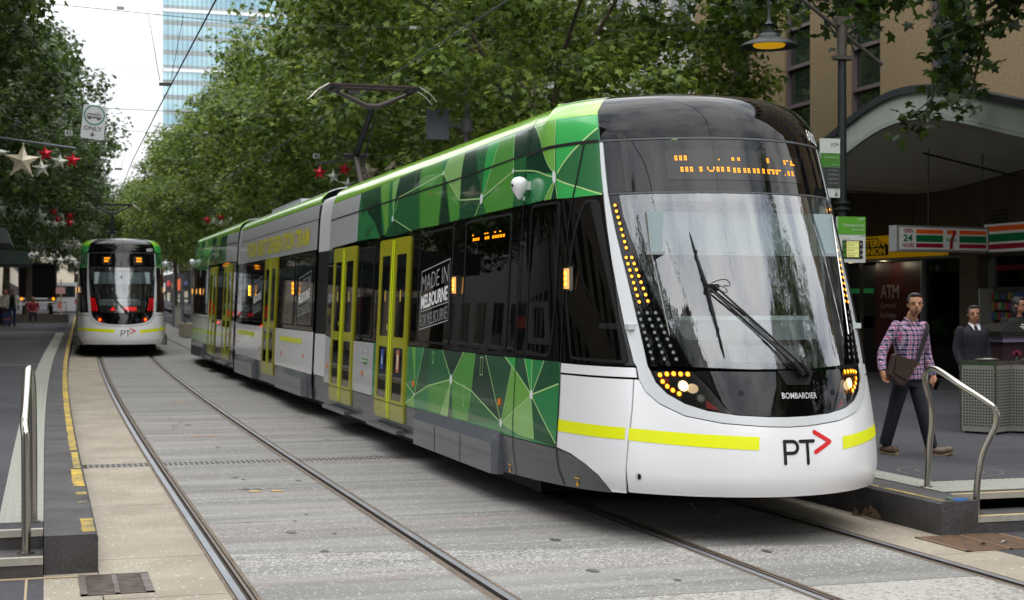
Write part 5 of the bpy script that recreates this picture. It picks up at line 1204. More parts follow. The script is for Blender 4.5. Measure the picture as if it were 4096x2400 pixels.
fs_ = empty('fascia_sign', (XF-.35, 23.5, 2.66)); tag(fs_, 'white store fascia with orange, green and red stripes at the right edge', 'sign')
q = MB(); q.box2((0, -9, 0), (.3, 0, .49), SW); q.build('panel', fs_); q = MB()
for z0, z1, m in ((.36, .45, S_OR), (.17, .31, S_GR), (.04, .13, S_RD)): q.box2((-.004, -9, z0), (0, -.06, z1), m)
q.build('stripes', fs_)
MINT = mat('store_window_mint', (128, 140, 134), .6)
q = MB(); q.box2((XF+.30, 12, RZ), (XF+.31, 24.2, 2.6), SGL); w = ladd(q.build('window', sh)); q = MB()
for y in (24.12, 22.98, 21.6, 20.2): q.box2((XF+.22, y, RZ), (XF+.36, y+.08, 2.66), MATS['mill_aluminium'])
q.box2((XF+.22, 12, 2.6), (XF+.36, 24.2, 2.68), MATS['mill_aluminium']); ladd(q.build('frame', w))
q = MB(); q.box2((XF+.33, 23.08, .9), (XF+.36, 24.1, 2.3), MINT); q.box2((XF+.5, 19, 1.4), (XF+.55, 22.9, 2.5), MINT); ladd(q.build('window_panel', sh))
board('window_band', 23.08, 24.05, 2.34, 2.44, (120, 20, 26), x=XF+.29); board('poster', 23.1, 24.05, 2.46, 2.58, (36, 52, 44), x=XF+.32)
q = MB(); q.box2((XF+.4, 12, 2.72), (XF+1.95, 31, 2.76), mat('shop_ceiling', (150, 150, 146), .7)); ladd(q.build('ceiling', sh))
for yy_ in (14, 16.5, 19, 21.5, 23.2, 25.6):
    q = MB(); q.box2((XF+.9, yy_-.5, 2.69), (XF+1.05, yy_+.5, 2.715), mat('added_glow_strip', (235, 245, 240), .4, emis=(235, 248, 240), estr=2.2)); ladd(q.build('added_shop_light', sh))  # glowing strips added unseen under the ceiling to brighten the store inside
q = MB()
for sy in range(5):
    for k in range(60):
        c_ = rr.choice([(150, 60, 60), (60, 110, 80), (150, 150, 120), (60, 80, 130), (140, 120, 50), (120, 50, 100), (170, 170, 165)]); y_ = 13+.2*k
        q.box((XF+1.75, y_, .6+.42*sy), (.12, rr.uniform(.1, .17), rr.uniform(.15, .3)), mat('packet_%d_%d' % (c_[0], c_[1]), c_, .5))
ladd(q.build('stocked_shelves', sh, kind='stuff', fix=False))
ri = empty('magazine_rack', (XF+.1, 23.4, RZ)); tag(ri, 'white rack crammed with colourful packets inside the store window', 'rack')
q = MB(); q.box2((-.3, .45, 0), (.1, .5, 1.75), mat('rack_white', (150, 150, 142), .5)); q.box2((0, -.5, 0), (.1, .5, 1.78), mat('rack_back', (60, 62, 60), .6)); q.build('rack_frame', ri)
q = MB()
for r_ in range(8):
    for c_ in range(9):
        col = rr.choice([(150, 60, 60), (60, 110, 80), (150, 150, 120), (60, 80, 130), (140, 120, 50), (120, 50, 100), (70, 70, 70)])
        q.box((-.05, -.42+c_*.1, .35+r_*.18), (.05, .085, .13), mat('packet_%d_%d' % (col[0], col[1]), col, .5))
q.build('packets', ri, kind='stuff')
# ---------------------------------------------------------------- pole, lamp, stop signs
DG = mat('pole_dark_green', (18, 28, 25), .5)
pl = empty('tramway_pole', (10.03, 17.75, RZ)); tag(pl, 'dark green tramway pole carrying the stop signs and a slanting strut', 'pole')
q = MB(); q.cyl((0, 0, 0), (0, 0, 2.6), .085, DG, n=16); q.cyl((0, 0, 2.6), (0, 0, 4.75), .062, DG, r1=.055, n=16); 
for z in (2.55, 2.72, 2.8): q.cyl((0, 0, z), (0, 0, z+.03), .11, DG, n=16)
q.build('shaft', pl)
q = MB(); q.cyl((0, 0, 4.75), (0, 0, 5.15), .06, mat('bracket_steel', (84, 80, 74), .5, metal=.5), r1=.075, n=12); q.box((0, 0, 5.2), (.2, .12, .12), MATS['bracket_steel']); q.box((0, -.02, 4.72), (.26, .14, .05), MATS['bracket_steel']); q.build('top_clamp', pl)
q = MB(); q.tube([(-1.5, .0, 6.08), (.6, 0, 4.66)], .028, MATS['bracket_steel'], 8); q.build('strut', pl)
q = MB(); 
for z in (3.0, 3.35, 3.65): q.box((-.08, -.02, z), (.1, .03, .03), CHROME)
q.build('sign_clamp', pl)
PTG = mat('stop_sign_green', (84, 152, 44), .45); PTW = mat('stop_sign_white', (190, 196, 190), .5); PTD = mat('stop_sign_charcoal', (52, 56, 54), .5); PTGD = mat('stop_sign_green_dark', (62, 118, 40), .5)
def logo(q, x, y, z, s, m, y_=None):
    text_on(q, 'PT', (x, y, z), X_, Z_, m, w=s*1.2, h=s, bold=.0)
    for pl_ in capsule([(x+s*1.3, z+s*1.1), (x+s*2.0, z+s*.75), (x+s*1.3, z+s*.4)], s*.09, 4): q.add([(a, y-.001, b) for a, b in pl_], [tuple(range(len(pl_)))], m)
s1 = empty('stop_sign', (9.66, 17.66, 3.13)); tag(s1, 'tall narrow tram stop sign reading Stop 6, upper one on the green pole', 'sign', 'tram stop signs')
q = MB(); q.box2((0, 0, .0), (.29, .02, .77), PTW); q.build('plate', s1)
q = MB(); q.box2((.004, -.004, .40), (.286, 0, .58), PTGD); q.box2((.004, -.004, .12), (.286, 0, .395), PTD); q.build('bands', s1)
q = MB(); logo(q, .16, -.007, .66, .05, PTGD); text_on(q, 'Swanston St', (.06, -.007, .51), X_, Z_, mat('pale_sign_text', (150, 190, 130), .5), w=.21, h=.04); text_on(q, 'Bourke St', (.17, -.007, .42), X_, Z_, MATS['pale_sign_text'], w=.1, h=.022)
for k, s_ in enumerate(('Waterfront City', 'Docklands', 'Swanston Street', 'Melbourne Beach')): text_on(q, s_, (.12, -.007, .345-.055*k), X_, Z_, PRGR, w=.14, h=.022)
text_on(q, 'Stop', (.21, -.007, .092), X_, Z_, LOGOBK, w=.05, h=.02); text_on(q, '6', (.215, -.007, .015), X_, Z_, LOGOBK, h=.065); q.build('lettering', s1)
s2 = empty('stop_sign', (9.88, 17.60, 2.28)); tag(s2, 'green topped tram stop sign with a yellow arrivals display, lower one on the pole', 'sign', 'tram stop signs')
q = MB(); q.box2((0, 0, 0), (.41, .04, .60), PTW); q.build('plate', s2)
q = MB(); q.box2((0, -.005, .37), (.41, 0, .60), PTG); q.box2((.07, -.005, .05), (.37, 0, .29), LOGOBK); q.box2((.13, -.008, .07), (.31, -.005, .28), mat('arrivals_display', (214, 214, 130), .4, emis=(214, 214, 130), estr=.25)); q.build('bands', s2)
q = MB(); logo(q, .30, -.009, .54, .04, PTW); text_on(q, 'Swanston Street', (.08, -.009, .47), X_, Z_, PTW, w=.31, h=.04); text_on(q, 'Bourke Street', (.21, -.009, .42), X_, Z_, PTW, w=.18, h=.025); text_on(q, 'Stop 6', (.33, -.009, .335), X_, Z_, PTD, w=.07, h=.025)
text_on(q, 'Route To', (.08, -.009, .30), X_, Z_, PTD, w=.1, h=.018)
for k in range(3):
    text_on(q, 'Waterfront City', (.14, -.011, .25-.07*k), X_, Z_, LOGOBK, w=.15, h=.02); text_on(q, 'Docklands', (.14, -.011, .222-.07*k), X_, Z_, LOGOBK, w=.1, h=.018); text_on(q, ('5', '15', '15')[k], (.335, -.009, .225-.07*k), X_, Z_, PRWH, h=.03); q.box2((.078, -.009, .21-.07*k), (.115, -.005, .265-.07*k), PTGD)
q.build('lettering', s2)
lp_ = empty('street_lamp', (8.97, 17.75, 5.08)); lp_.scale = (.92, .92, .82); tag(lp_, 'dark bell shaped street lamp with a yellow glowing underside hanging above the tram', 'street lamp')
q = MB(); q.lathe([(.02, .62), (.03, .42), (.05, .36), (.09, .34), (.05, .31), (.05, .26), (.12, .24), (.12, .20), (.15, .18), (.16, .13), (.24, .10), (.36, .045), (.405, .01), (.41, -.01), (.395, -.012), (.34, .03), (.2, .05), (.0, .06)], (0, 0, 0), DG, 32); q.build('lamp_shade', lp_)
q = MB(); q.lathe([(.0, .045), (.22, .03), (.23, .02), (.21, -.008), (.12, -.016), (0, -.02)], (0, 0, 0), mat('lamp_reflection_yellow', (190, 140, 10), .35, emis=(225, 165, 10), estr=.55), 24); q.build('lamp_glass', lp_)
q = MB(); q.tube([(0, 0, .6), (.0, 0, .95), (.5, 0, 1.0), (1.06, 0, .22)], .015, DG, 8); q.build('bracket', lp_)
# ---------------------------------------------------------------- bins and kiosk
PERF = bpy.data.materials.new('perforated_steel'); PERF.use_nodes = True
t = PERF.node_tree; b = t.nodes['Principled BSDF']; b.inputs['Metallic'].default_value = .45; b.inputs['Roughness'].default_value = .42
b.inputs['Base Color'].default_value = (.34, .33, .30, 1)
def bin_(loc, rz, label, w=.44, dpt=.44):
    r = empty('litter_bin', loc, rz); tag(r, label, 'litter bin', 'perforated steel bins')
    q = MB(); q.box2((-w/2+.01, -dpt/2+.01, .03), (w/2-.01, dpt/2-.01, .80), PERF); q.build('body', r)
    q = MB()
    for x in (-1, 1):
        for y in (-1, 1): q.box((x*(w/2-.008), y*(dpt/2-.008), .42), (.022, .022, .80), STEEL)
    q.build('corner_trim', r)
    q = MB(); q.box2((-w/2, -dpt/2, .80), (w/2, dpt/2, .83), STEEL); q.lathe([(.13, .84), (.14, .85), (.12, .86), (.10, .84), (.0, .835)], (0, 0, 0), mat('bin_mouth', (120, 116, 108), .3, metal=.8), 20); q.build('lid', r)
    q = MB()
    hole = mat('perforation', (16, 15, 14), .9)
    for i in range(11):
        for j in range(20):
            x = -w/2+.05+(w-.1)*i/10; z = .10+.63*j/19
            q.add([(x-.009, -dpt/2+.008, z-.009), (x+.009, -dpt/2+.008, z-.009), (x+.009, -dpt/2+.008, z+.009), (x-.009, -dpt/2+.008, z+.009)], [(0, 1, 2, 3)], hole)
            q.add([(-w/2+.008, x*dpt/w-.009, z-.009), (-w/2+.008, x*dpt/w+.009, z-.009), (-w/2+.008, x*dpt/w+.009, z+.009), (-w/2+.008, x*dpt/w-.009, z+.009)], [(0, 1, 2, 3)], hole)
    q.build('perforations', r, kind='stuff', fix=False)
    q = MB()
    for x in (-1, 1):
        for y in (-1, 1): q.cyl((x*(w/2-.06), y*(dpt/2-.06), 0), (x*(w/2-.06), y*(dpt/2-.06), .035), .025, RUBBER, n=8)
    q.build('foot', r)
bin_((10.36, 15.02, RZ), math.radians(28), 'perforated stainless steel bin nearest the handrail, left one of two'); bin_((10.87, 14.86, RZ), math.radians(28), 'perforated stainless steel bin cut by the right edge of the photo')
ks = empty('flower_kiosk', (11.75, 16.2, RZ)); tag(ks, 'dark market kiosk painted with pink lotus flowers behind the bins', 'kiosk')
q = MB(); q.box2((-.55, -.3, 0), (1.5, .5, 1.02), mat('kiosk_maroon', (46, 18, 26), .6)); q.build('counter', ks)
q = MB(); q.box2((-.6, -.36, 1.02), (1.55, .56, 1.09), mat('kiosk_lilac_edge', (128, 116, 146), .5)); q.build('counter_edge', ks)
q = MB(); q.box2((-.66, -.4, 1.09), (1.6, .6, 1.15), BKS); q.add([(-.66, -.4, 1.15), (1.6, -.4, 1.15), (1.6, .6, 1.15), (-.66, .6, 1.15), (-.2, 0, 1.27), (1.2, 0, 1.27)], [(0, 1, 5, 4), (1, 2, 5), (2, 3, 4, 5), (3, 0, 4)], BKS); q.build('lid', ks)
q = MB(); rr2 = random.Random(8)
for k in range(16):
    x, t0 = -.25+.09*k, rr2.uniform(.2, .8); q.tube([(x+.03*math.sin(a*2+k), -.4+.36*(t0*.5+.06*a), 1.155+.11*(t0*.5+.06*a)) for a in range(6)], .006, mat('lid_white_scroll', (190, 190, 186), .6), 4)
q.build('lid_pattern', ks, kind='stuff')
q = MB(); PK = mat('lotus_pink', (150, 50, 84), .6); GN = mat('lotus_green', (36, 92, 60), .6)
for (cx, cz, s) in ((.12, .78, .11), (-.36, .86, .06), (.9, .8, .1)):
    for k in range(-2, 3):
        a = k*.5; q.add([(cx, -.303, cz-s*.3), (cx+s*math.sin(a)-.03*math.cos(a), -.303, cz+s*.55*math.cos(a)), (cx+s*1.15*math.sin(a), -.303, cz+s*1.05*math.cos(a)), (cx+s*math.sin(a)+.03*math.cos(a), -.303, cz+s*.55*math.cos(a))], [(0, 1, 2, 3)], PK)
    q.tube([(cx, -.303, cz-s*.3), (cx-.03, -.303, cz-.15), (cx+.02, -.303, cz-.3)], .012, GN, 5)
q.build('painted_flowers', ks)
# ---------------------------------------------------------------- glass tower far down the street
TWG = mat('tower_glass', (176, 208, 214), .08, metal=.35, var=(.06, .35, 4), col2=(112, 156, 178), spec=.9); TWS = mat('tower_spandrel', (160, 170, 170), .4, var=(.1, .2)); TWW = mat('tower_white', (232, 236, 238), .6)
tw = empty('glass_tower', (44, 385, 3)); tag(tw, 'tall pale blue glass tower rising far behind the trees', 'tower')
def tadd(o): return ladd(o, (44, 385, 3))
q = MB(); q.box2((27.6, 386, 3), (70, 407, 128), TWW); tadd(q.build('core', tw))
q = MB(); q.box2((27.35, 384.6, 3), (28.0, 407.5, 130), TWW); q.box2((27.33, 386, 46), (27.35, 407, 46.6), ALU); tadd(q.build('side_wall', tw))
fl = 3.72
for k in range(12, 34):
    z = 44.6-fl*8+fl*(k-4)
    q = MB(); q.box2((28.0, 385.0, z+1.25), (70, 385.3, z+fl), TWG); tadd(q.build('window', tw))
    q = MB(); q.box2((28.0, 385.02, z), (70, 385.3, z+1.25), TWS); tadd(q.build('spandrel', tw))
for k in range(-2, 8):
    z = 44.6+fl*4*k
    if 10 < z < 128: q = MB(); q.box2((27.9, 384.6, z-.45), (70, 385, z+.3), TWW); tadd(q.build('floor_band', tw))
q = MB()
for k in range(1, 36): q.box2((28+k*1.19, 384.86, 10), (28.08+k*1.19, 385, 128), mat('mullion', (104, 116, 120), .5))
tadd(q.build('mullions', tw, kind='stuff'))
# ---------------------------------------------------------------- other street buildings
def block(x0, x1, y0, y1, h, c, label, wx, face, fl=3.6, bay=3.0, gl=None, z0=0., ww=.5):
    b_ = ((x0+x1)/2, (y0+y1)/2, z0); r = empty('building', b_); tag(r, label, 'building')
    q = MB(); q.box2((x0, y0, z0), (x1, y1, h), mat('facade_%d_%d_%d' % c, c, .8, var=(.8, .12))); ladd(q.build('wall', r), b_)
    q = MB(); q.box2((x0-.3, y0-.3, h), (x1+.3, y1+.3, h+.6), mat('cornice_grey', (150, 146, 138), .8)); ladd(q.build('cornice', r), b_)
    gm = gl or OWG; X = x0 if face < 0 else x1; n = int((y1-y0)/bay)
    me = None
    for i in range(n):
        for j in range(int((h-z0-4.5)/fl)+1):
            yc = y0+(i+.5)*(y1-y0)/n; zc = z0+(2 if j == 0 else 4.5+fl*(j-.5))
            if me is None:
                q = MB(); q.box2((-.06, -bay*ww/2, -fl*.28), (.06, bay*ww/2, fl*.28), gm); q.box2((-.09, -bay*ww/2-.08, -fl*.28-.12), (.09, bay*ww/2+.08, -fl*.28), MATS['cornice_grey']); q.box2((-.08, -.03, -fl*.28), (.08, .03, fl*.28), ALU)
                o = q.build('window', r); me = o.data
            else: o = bpy.data.objects.new('window', me); COL.objects.link(o); o.parent = r
            o.location = (X-b_[0], yc-b_[1], zc-z0)
    if face2[0]:
        n = max(1, int((x1-x0)/bay))
        for i in range(n):
            for j in range(int((h-z0-4.5)/fl)+1):
                o = bpy.data.objects.new('window', me); COL.objects.link(o); o.parent = r; o.rotation_euler[2] = math.pi/2
                o.location = (x0+(i+.5)*(x1-x0)/n-b_[0], face2[1]-b_[1], (2 if j == 0 else 4.5+fl*(j-.5)))
    return r
face2 = [False, 0]
block(16.8, 30, 37.3, 52, 22, (198, 196, 190), 'white framed building glimpsed between the plane trees right of the tram', 0, -1, bay=2.4, z0=.1)
block(16.8, 30, 52.3, 78, 16, (150, 110, 84), 'brick building beyond the white one on the right side', 0, -1, z0=.2)
block(17.5, 32, 78.3, 130, 20, (140, 134, 124), 'grey stone building further along the right side', 0, -1, z0=.4)
block(19, 34, 131, 230, 17, (170, 150, 122), 'tan building at the far end of the right side', 0, -1, z0=.8)
block(-27, -13, 12, 40, 20, (132, 120, 104), 'brown stone building on the left side nearest the viewer', 0, 1, z0=.1)
block(-27, -13, 40.5, 80, 24, (118, 112, 108), 'grey building on the left side behind the dark trees', 0, 1, z0=.2)
block(-25, -10, 81, 150, 18, (160, 148, 128), 'cream building further along the left side', 0, 1, z0=.5)
block(-22, -4, 175, 260, 24, (186, 176, 158), 'pale building at the far left end of the street', 0, 1, z0=1)
face2 = [True, 299.9]
block(-6, 22, 300, 330, 15, (196, 184, 162), 'pale sandstone building closing the view behind the distant tram', 0, 1, z0=2.2)
face2 = [False, 0]
block(-32, -16, -80, -14, 27, (134, 120, 104), 'stone building behind the viewer on the left, mirrored in the tram', 0, 1)
block(22, 38, -80, -14, 25, (158, 142, 116), 'tan building behind the viewer on the right, mirrored in the tram', 0, -1)
face2 = [True, -85.9]
block(-15.8, 1.5, -100, -86, 30, (120, 112, 104), 'dark office block closing the street behind the viewer, left of the gap', 0, 1)
block(8.5, 21.8, -100, -86, 26, (132, 122, 110), 'brown office block closing the street behind the viewer, right of the gap', 0, 1)
face2 = [False, 0]
# ---------------------------------------------------------------- trees
import numpy as np
def leaf_mat(name, c1, c2, c3):
    m = bpy.data.materials.new(name); m.use_nodes = True; t = m.node_tree; t.nodes.clear(); L = t.links.new; N_ = t.nodes.new
    o = N_('ShaderNodeOutputMaterial'); g = N_('ShaderNodeNewGeometry'); r = N_('ShaderNodeValToRGB')
    e = r.color_ramp.elements; e[0].color = (*lin(c1), 1); e[1].color = (*lin(c3), 1); x = e.new(.55); x.color = (*lin(c2), 1)
    L(g.outputs['Random Per Island'], r.inputs[0])
    p = N_('ShaderNodeBsdfPrincipled'); p.inputs['Roughness'].default_value = .45; p.inputs['Specular IOR Level'].default_value = .35; L(r.outputs[0], p.inputs['Base Color'])
    tl = N_('ShaderNodeBsdfTranslucent'); hs = N_('ShaderNodeHueSaturation'); hs.inputs['Value'].default_value = 1.5; hs.inputs['Saturation'].default_value = 1.0; hs.inputs['Hue'].default_value = .49
    L(r.outputs[0], hs.inputs['Color']); L(hs.outputs[0], tl.inputs[0])
    mx = N_('ShaderNodeMixShader'); mx.inputs[0].default_value = .35; L(p.outputs[0], mx.inputs[1]); L(tl.outputs[0], mx.inputs[2]); L(mx.outputs[0], o.inputs[0])
    return m
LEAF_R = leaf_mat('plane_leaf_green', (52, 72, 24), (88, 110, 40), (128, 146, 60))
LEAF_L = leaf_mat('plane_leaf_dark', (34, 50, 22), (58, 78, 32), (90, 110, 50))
BARK = mat('plane_bark', (84, 74, 60), .85, var=(5, .35), col2=(52, 46, 36), bump=(14, .5))
LOBES = []
for a, r in ((-90, .30), (-62, .42), (-30, .78), (-6, .50), (22, .98), (48, .55), (90, 1.12), (132, .55), (158, .98), (186, .50), (210, .78), (242, .42)):
    LOBES.append((r*math.cos(math.radians(a)), r*math.sin(math.radians(a))))
def leaf_geom(centres, normals, sizes, rng):
    """numpy build of many lobed leaves: 12 rim vertices and a midrib centre"""
    n = len(centres); rim = np.array([(x, y, -.18*(x*x+y*y)) for x, y in LOBES]+[(0, -.05, .06)])
    nrm = normals/np.linalg.norm(normals, axis=1)[:, None]
    h = rng.normal(size=(n, 3)); h[:, 2] -= .8
    t = h-nrm*np.sum(h*nrm, axis=1)[:, None]; t /= np.linalg.norm(t, axis=1)[:, None]; b = np.cross(nrm, t)
    V = centres[:, None, :]+sizes[:, None, None]*.5*(rim[None, :, 0, None]*b[:, None, :]+rim[None, :, 1, None]*t[:, None, :]+rim[None, :, 2, None]*nrm[:, None, :])
    k = len(LOBES); F = np.array([(i, (i+1) % k, k) for i in range(k)])
    return V.reshape(-1, 3), (F[None]+(np.arange(n)*(k+1))[:, None, None]).reshape(-1, 3)
def mesh_np(name, V, F, m):
    me = bpy.data.meshes.new(name); me.vertices.add(len(V)); me.vertices.foreach_set('co', V.astype(np.float32).ravel())
    me.loops.add(len(F)*3); me.loops.foreach_set('vertex_index', F.astype(np.int32).ravel())
    me.polygons.add(len(F)); me.polygons.foreach_set('loop_start', np.arange(0, len(F)*3, 3, dtype=np.int32)); me.polygons.foreach_set('loop_total', np.full(len(F), 3, dtype=np.int32))
    me.materials.append(m); me.update(calc_edges=True); return me
def crown_mesh(seed, n_leaf, rad, m, size=.2):
    rng = np.random.default_rng(seed); rx, ry, rz = rad; C = []
    while len(C) < 250:
        p = rng.uniform(-1, 1, 3); r = np.linalg.norm(p)
        if .35 < r < 1 and rng.random() < r**1.5 and p[2] > -.8: C.append(p*np.array(rad)*(.93+.17*rng.random()))
    C = np.array(C); R = rng.uniform(.5, 1.1, len(C))
    idx = rng.integers(0, len(C), n_leaf); d = rng.normal(size=(n_leaf, 3)); d /= np.linalg.norm(d, axis=1)[:, None]
    rr = rng.random(n_leaf)**.38
    P = C[idx]+d*(R[idx]*rr)[:, None]*np.array([1, 1, .62]); P[:, 2] -= .10*np.linalg.norm(d[:, :2], axis=1)*R[idx]*rr
    nn = d*.55+np.array([0, 0, .75])+rng.normal(size=(n_leaf, 3))*.45
    s = size*rng.uniform(.6, 1.2, n_leaf)
    V, F = leaf_geom(P, nn, s, rng); return mesh_np('crown', V, F, m), C
CR = {}
def make_tree(x, y, label, kind, rot, sc=1., zs=1.):
    key = kind
    if key not in CR:
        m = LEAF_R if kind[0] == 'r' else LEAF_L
        CR[key] = crown_mesh({'r1': 5, 'r2': 9, 'l1': 21}[kind], 38000 if kind[0] == 'l' else 36000, (4.9, 4.9, 4.3), m)
        CR[key] = (*CR[key], None)
    me, C, br = CR[key]
    root = empty('plane_tree', (x, y, G(y)), rot); root.scale = (sc, sc, sc*zs); tag(root, label, 'tree', 'street plane trees')
    o = bpy.data.objects.new('crown', me); COL.objects.link(o); o.parent = root; o.location = (0, 0, 7.55); o['kind'] = 'stuff'
    if br is None:
        q = MB(); q.tube([(0, 0, -.1), (.03, .02, 1.5), (-.03, .05, 3.2), (.02, 0, 4.6)], [.26, .2, .17, .15], BARK, 12); tm_ = q.build('trunk', root).data
        bl = []; rr = random.Random(4)
        for k in range(6):
            c = C[rr.randrange(len(C))]*.8; p = (c[0], c[1], c[2]+7.55); z0 = 3.6+.25*k
            q = MB(); m1 = (c[0]*.35, c[1]*.35, z0+(p[2]-z0)*.55); m2 = (c[0]*.7, c[1]*.75, z0+(p[2]-z0)*.85)
            q.tube([(0, 0, z0-.3), m1, m2, p], [.075, .05, .03, .012], BARK, 7)
            bl.append(q.build('branch', root).data)
        CR[key] = (me, C, (tm_, bl))
    else:
        o = bpy.data.objects.new('trunk', br[0]); COL.objects.link(o); o.parent = root
        for b in br[1]: o = bpy.data.objects.new('branch', b); COL.objects.link(o); o.parent = root
    return root
RT = [(9.7, 29.5, 'r1', 0), (9.8, 38.5, 'r2', 1.1), (10.1, 47.5, 'r1', 2.3), (10.1, 57, 'r2', 3.6), (9.6, 67, 'r1', 4.4), (9.8, 78, 'r2', 5.2), (10, 90, 'r1', .7), (10, 104, 'r2', 2.), (9.8, 122, 'r1', 3.1), (9.4, 145, 'r2', 1.9), (8.2, 170, 'r1', 3.9), (14, 165, 'r2', 4.9)]
ORD = ['first', 'second', 'third', 'fourth', 'fifth', 'sixth', 'seventh', 'eighth', 'ninth', 'tenth', 'eleventh', 'twelfth']
for k, (x, y, kd, r) in enumerate(RT): make_tree(x, y, 'leafy plane tree, %s from the viewer in the row right of the big tram' % ORD[k], kd, r, 1.0 if k else 1.02)
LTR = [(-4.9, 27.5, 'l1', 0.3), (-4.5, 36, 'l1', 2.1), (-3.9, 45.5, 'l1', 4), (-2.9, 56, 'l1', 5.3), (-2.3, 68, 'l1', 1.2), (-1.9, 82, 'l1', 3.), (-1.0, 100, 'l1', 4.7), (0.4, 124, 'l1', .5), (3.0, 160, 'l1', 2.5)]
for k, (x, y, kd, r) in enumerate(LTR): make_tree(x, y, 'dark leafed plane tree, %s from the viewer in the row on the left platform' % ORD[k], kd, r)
BK = [(-8.2, 3), (16.2, 2.5), (-8.5, -7), (-8, -18), (-7.5, -30), (-7, -43), (16.5, -6), (16, -17), (15.5, -29), (15, -42)]
for k, (x, y) in enumerate(BK): make_tree(x, y, 'plane tree behind the viewer on the %s side, %s one back' % ('left' if x < 0 else 'right', ORD[sum(1 for q_ in BK[:k] if (q_[0] < 0) == (x < 0))]), 'l1' if x < 0 else 'r1', k*1.3)
# near tree on the right: trunk out of frame, boughs with single leaves hanging in front of the facade
nt_ = empty('plane_tree', (13.2, 17.0, RZ)); tag(nt_, 'near plane tree at the right edge, its leafy boughs hanging before the beige facade', 'tree', 'street plane trees')
def nadd(o): o.matrix_parent_inverse = Matrix.Translation((-13.2, -17.0, -RZ)); return o
q = MB(); q.tube([(13.2, 17.0, .2), (13.15, 17.05, 2.5), (13.0, 17.0, 4.6), (12.7, 17.2, 6.3), (12.2, 17.6, 8)], [.24, .2, .19, .17, .1], BARK, 12); nadd(q.build('trunk', nt_))
BOUGHS = [
 [(12.75, 17.1, 5.9), (12.1, 18.0, 6.3), (11.2, 18.6, 6.25), (10.3, 19.2, 6.15), (9.6, 19.6, 6.0)],
 [(12.8, 17.1, 6.1), (12.5, 17.9, 5.9), (12.2, 18.2, 5.5), (12.05, 18.3, 5.0), (11.75, 18.3, 4.6), (11.3, 18.3, 4.25)],
 [(12.7, 17.1, 6.2), (12.6, 17.4, 5.9), (12.3, 17.6, 5.6), (11.9, 17.8, 5.45), (11.5, 17.8, 5.3)],
 [(12.75, 17.1, 6.0), (13.0, 18.2, 6.0), (12.9, 18.8, 5.6), (12.75, 19.1, 5.0), (12.5, 19.2, 4.6)],
 [(12.7, 17.2, 6.3), (11.6, 17.7, 6.6), (10.6, 18.4, 6.75), (9.4, 19.0, 6.7), (8.6, 19.4, 6.5), (8.0, 19.6, 6.1)],
 [(11.2, 18.6, 6.25), (10.8, 18.9, 5.9), (10.6, 18.9, 5.5)],
 [(9.4, 19.0, 6.7), (9.3, 19.6, 6.3), (9.7, 20.2, 6.0)],
 [(10.6, 18.4, 6.75), (10.5, 19.2, 6.4), (11.0, 19.6, 6.2)],
 [(12.7, 17.2, 6.2), (11.9, 17.4, 6.25), (11.2, 17.6, 6.2), (10.6, 17.8, 6.0), (10.2, 17.9, 5.75)],
 [(12.8, 17.1, 6.2), (12.4, 17.5, 6.4), (11.9, 18.4, 6.4), (11.6, 19.2, 6.2), (11.5, 19.8, 5.9)],
 [(9.4, 19.0, 6.7), (8.6, 19.0, 6.3), (8.2, 19.1, 5.95)],
 [(12.9, 17.1, 5.8), (12.9, 17.6, 6.3), (12.6, 18.6, 6.6), (12.9, 19.6, 6.4), (13.4, 20.4, 6.0)],
 [(12.9, 18.8, 5.6), (13.2, 19.4, 5.2), (13.3, 19.8, 4.7)]]
rng = np.random.default_rng(77); LP = []
for b in BOUGHS:
    p = smooth3(b, 5); q = MB(); q.tube(p, [.035*(1-.8*i/(len(p)-1)) for i in range(len(p))], mat('twig_brown', (62, 54, 42), .8), 6); nadd(q.build('branch', nt_))
    for pt in p[4:]:
        for k in range(5): LP.append((np.array(pt)+rng.normal(size=3)*np.array([.16, .16, .13])-np.array([0, 0, .07])))
for pt in smooth3(BOUGHS[4], 5)+smooth3(BOUGHS[0], 5)+smooth3(BOUGHS[8], 5)+smooth3(BOUGHS[9], 5)+smooth3(BOUGHS[11], 5): 
    for k in range(11): LP.append(np.array(pt)+rng.normal(size=3)*np.array([.28, .28, .22])+np.array([0, 0, .1]))
LP = np.array(LP); order = rng.permutation(len(LP)); LP = LP[order]
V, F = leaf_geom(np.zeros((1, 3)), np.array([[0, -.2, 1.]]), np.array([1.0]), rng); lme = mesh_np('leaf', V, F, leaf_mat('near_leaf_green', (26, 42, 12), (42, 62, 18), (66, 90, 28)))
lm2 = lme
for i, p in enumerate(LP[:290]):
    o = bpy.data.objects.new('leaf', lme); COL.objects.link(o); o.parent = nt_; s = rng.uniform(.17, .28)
    o.location = Vector(p)-Vector((13.2, 17.0, RZ)); o.scale = (s, s, s); o.rotation_euler = (rng.normal()*.75, rng.normal()*.75, rng.uniform(0, 6.28))
if len(LP) > 290:
    R_ = LP[290:]; nn = rng.normal(size=(len(R_), 3))*.6+np.array([0, 0, .8]); V, F = leaf_geom(R_, nn, rng.uniform(.17, .28, len(R_)), rng)
    o = bpy.data.objects.new('foliage', mesh_np('foliage', V, F, lme.materials[0])); COL.objects.link(o); o.parent = nt_; o['kind'] = 'stuff'; nadd(o)
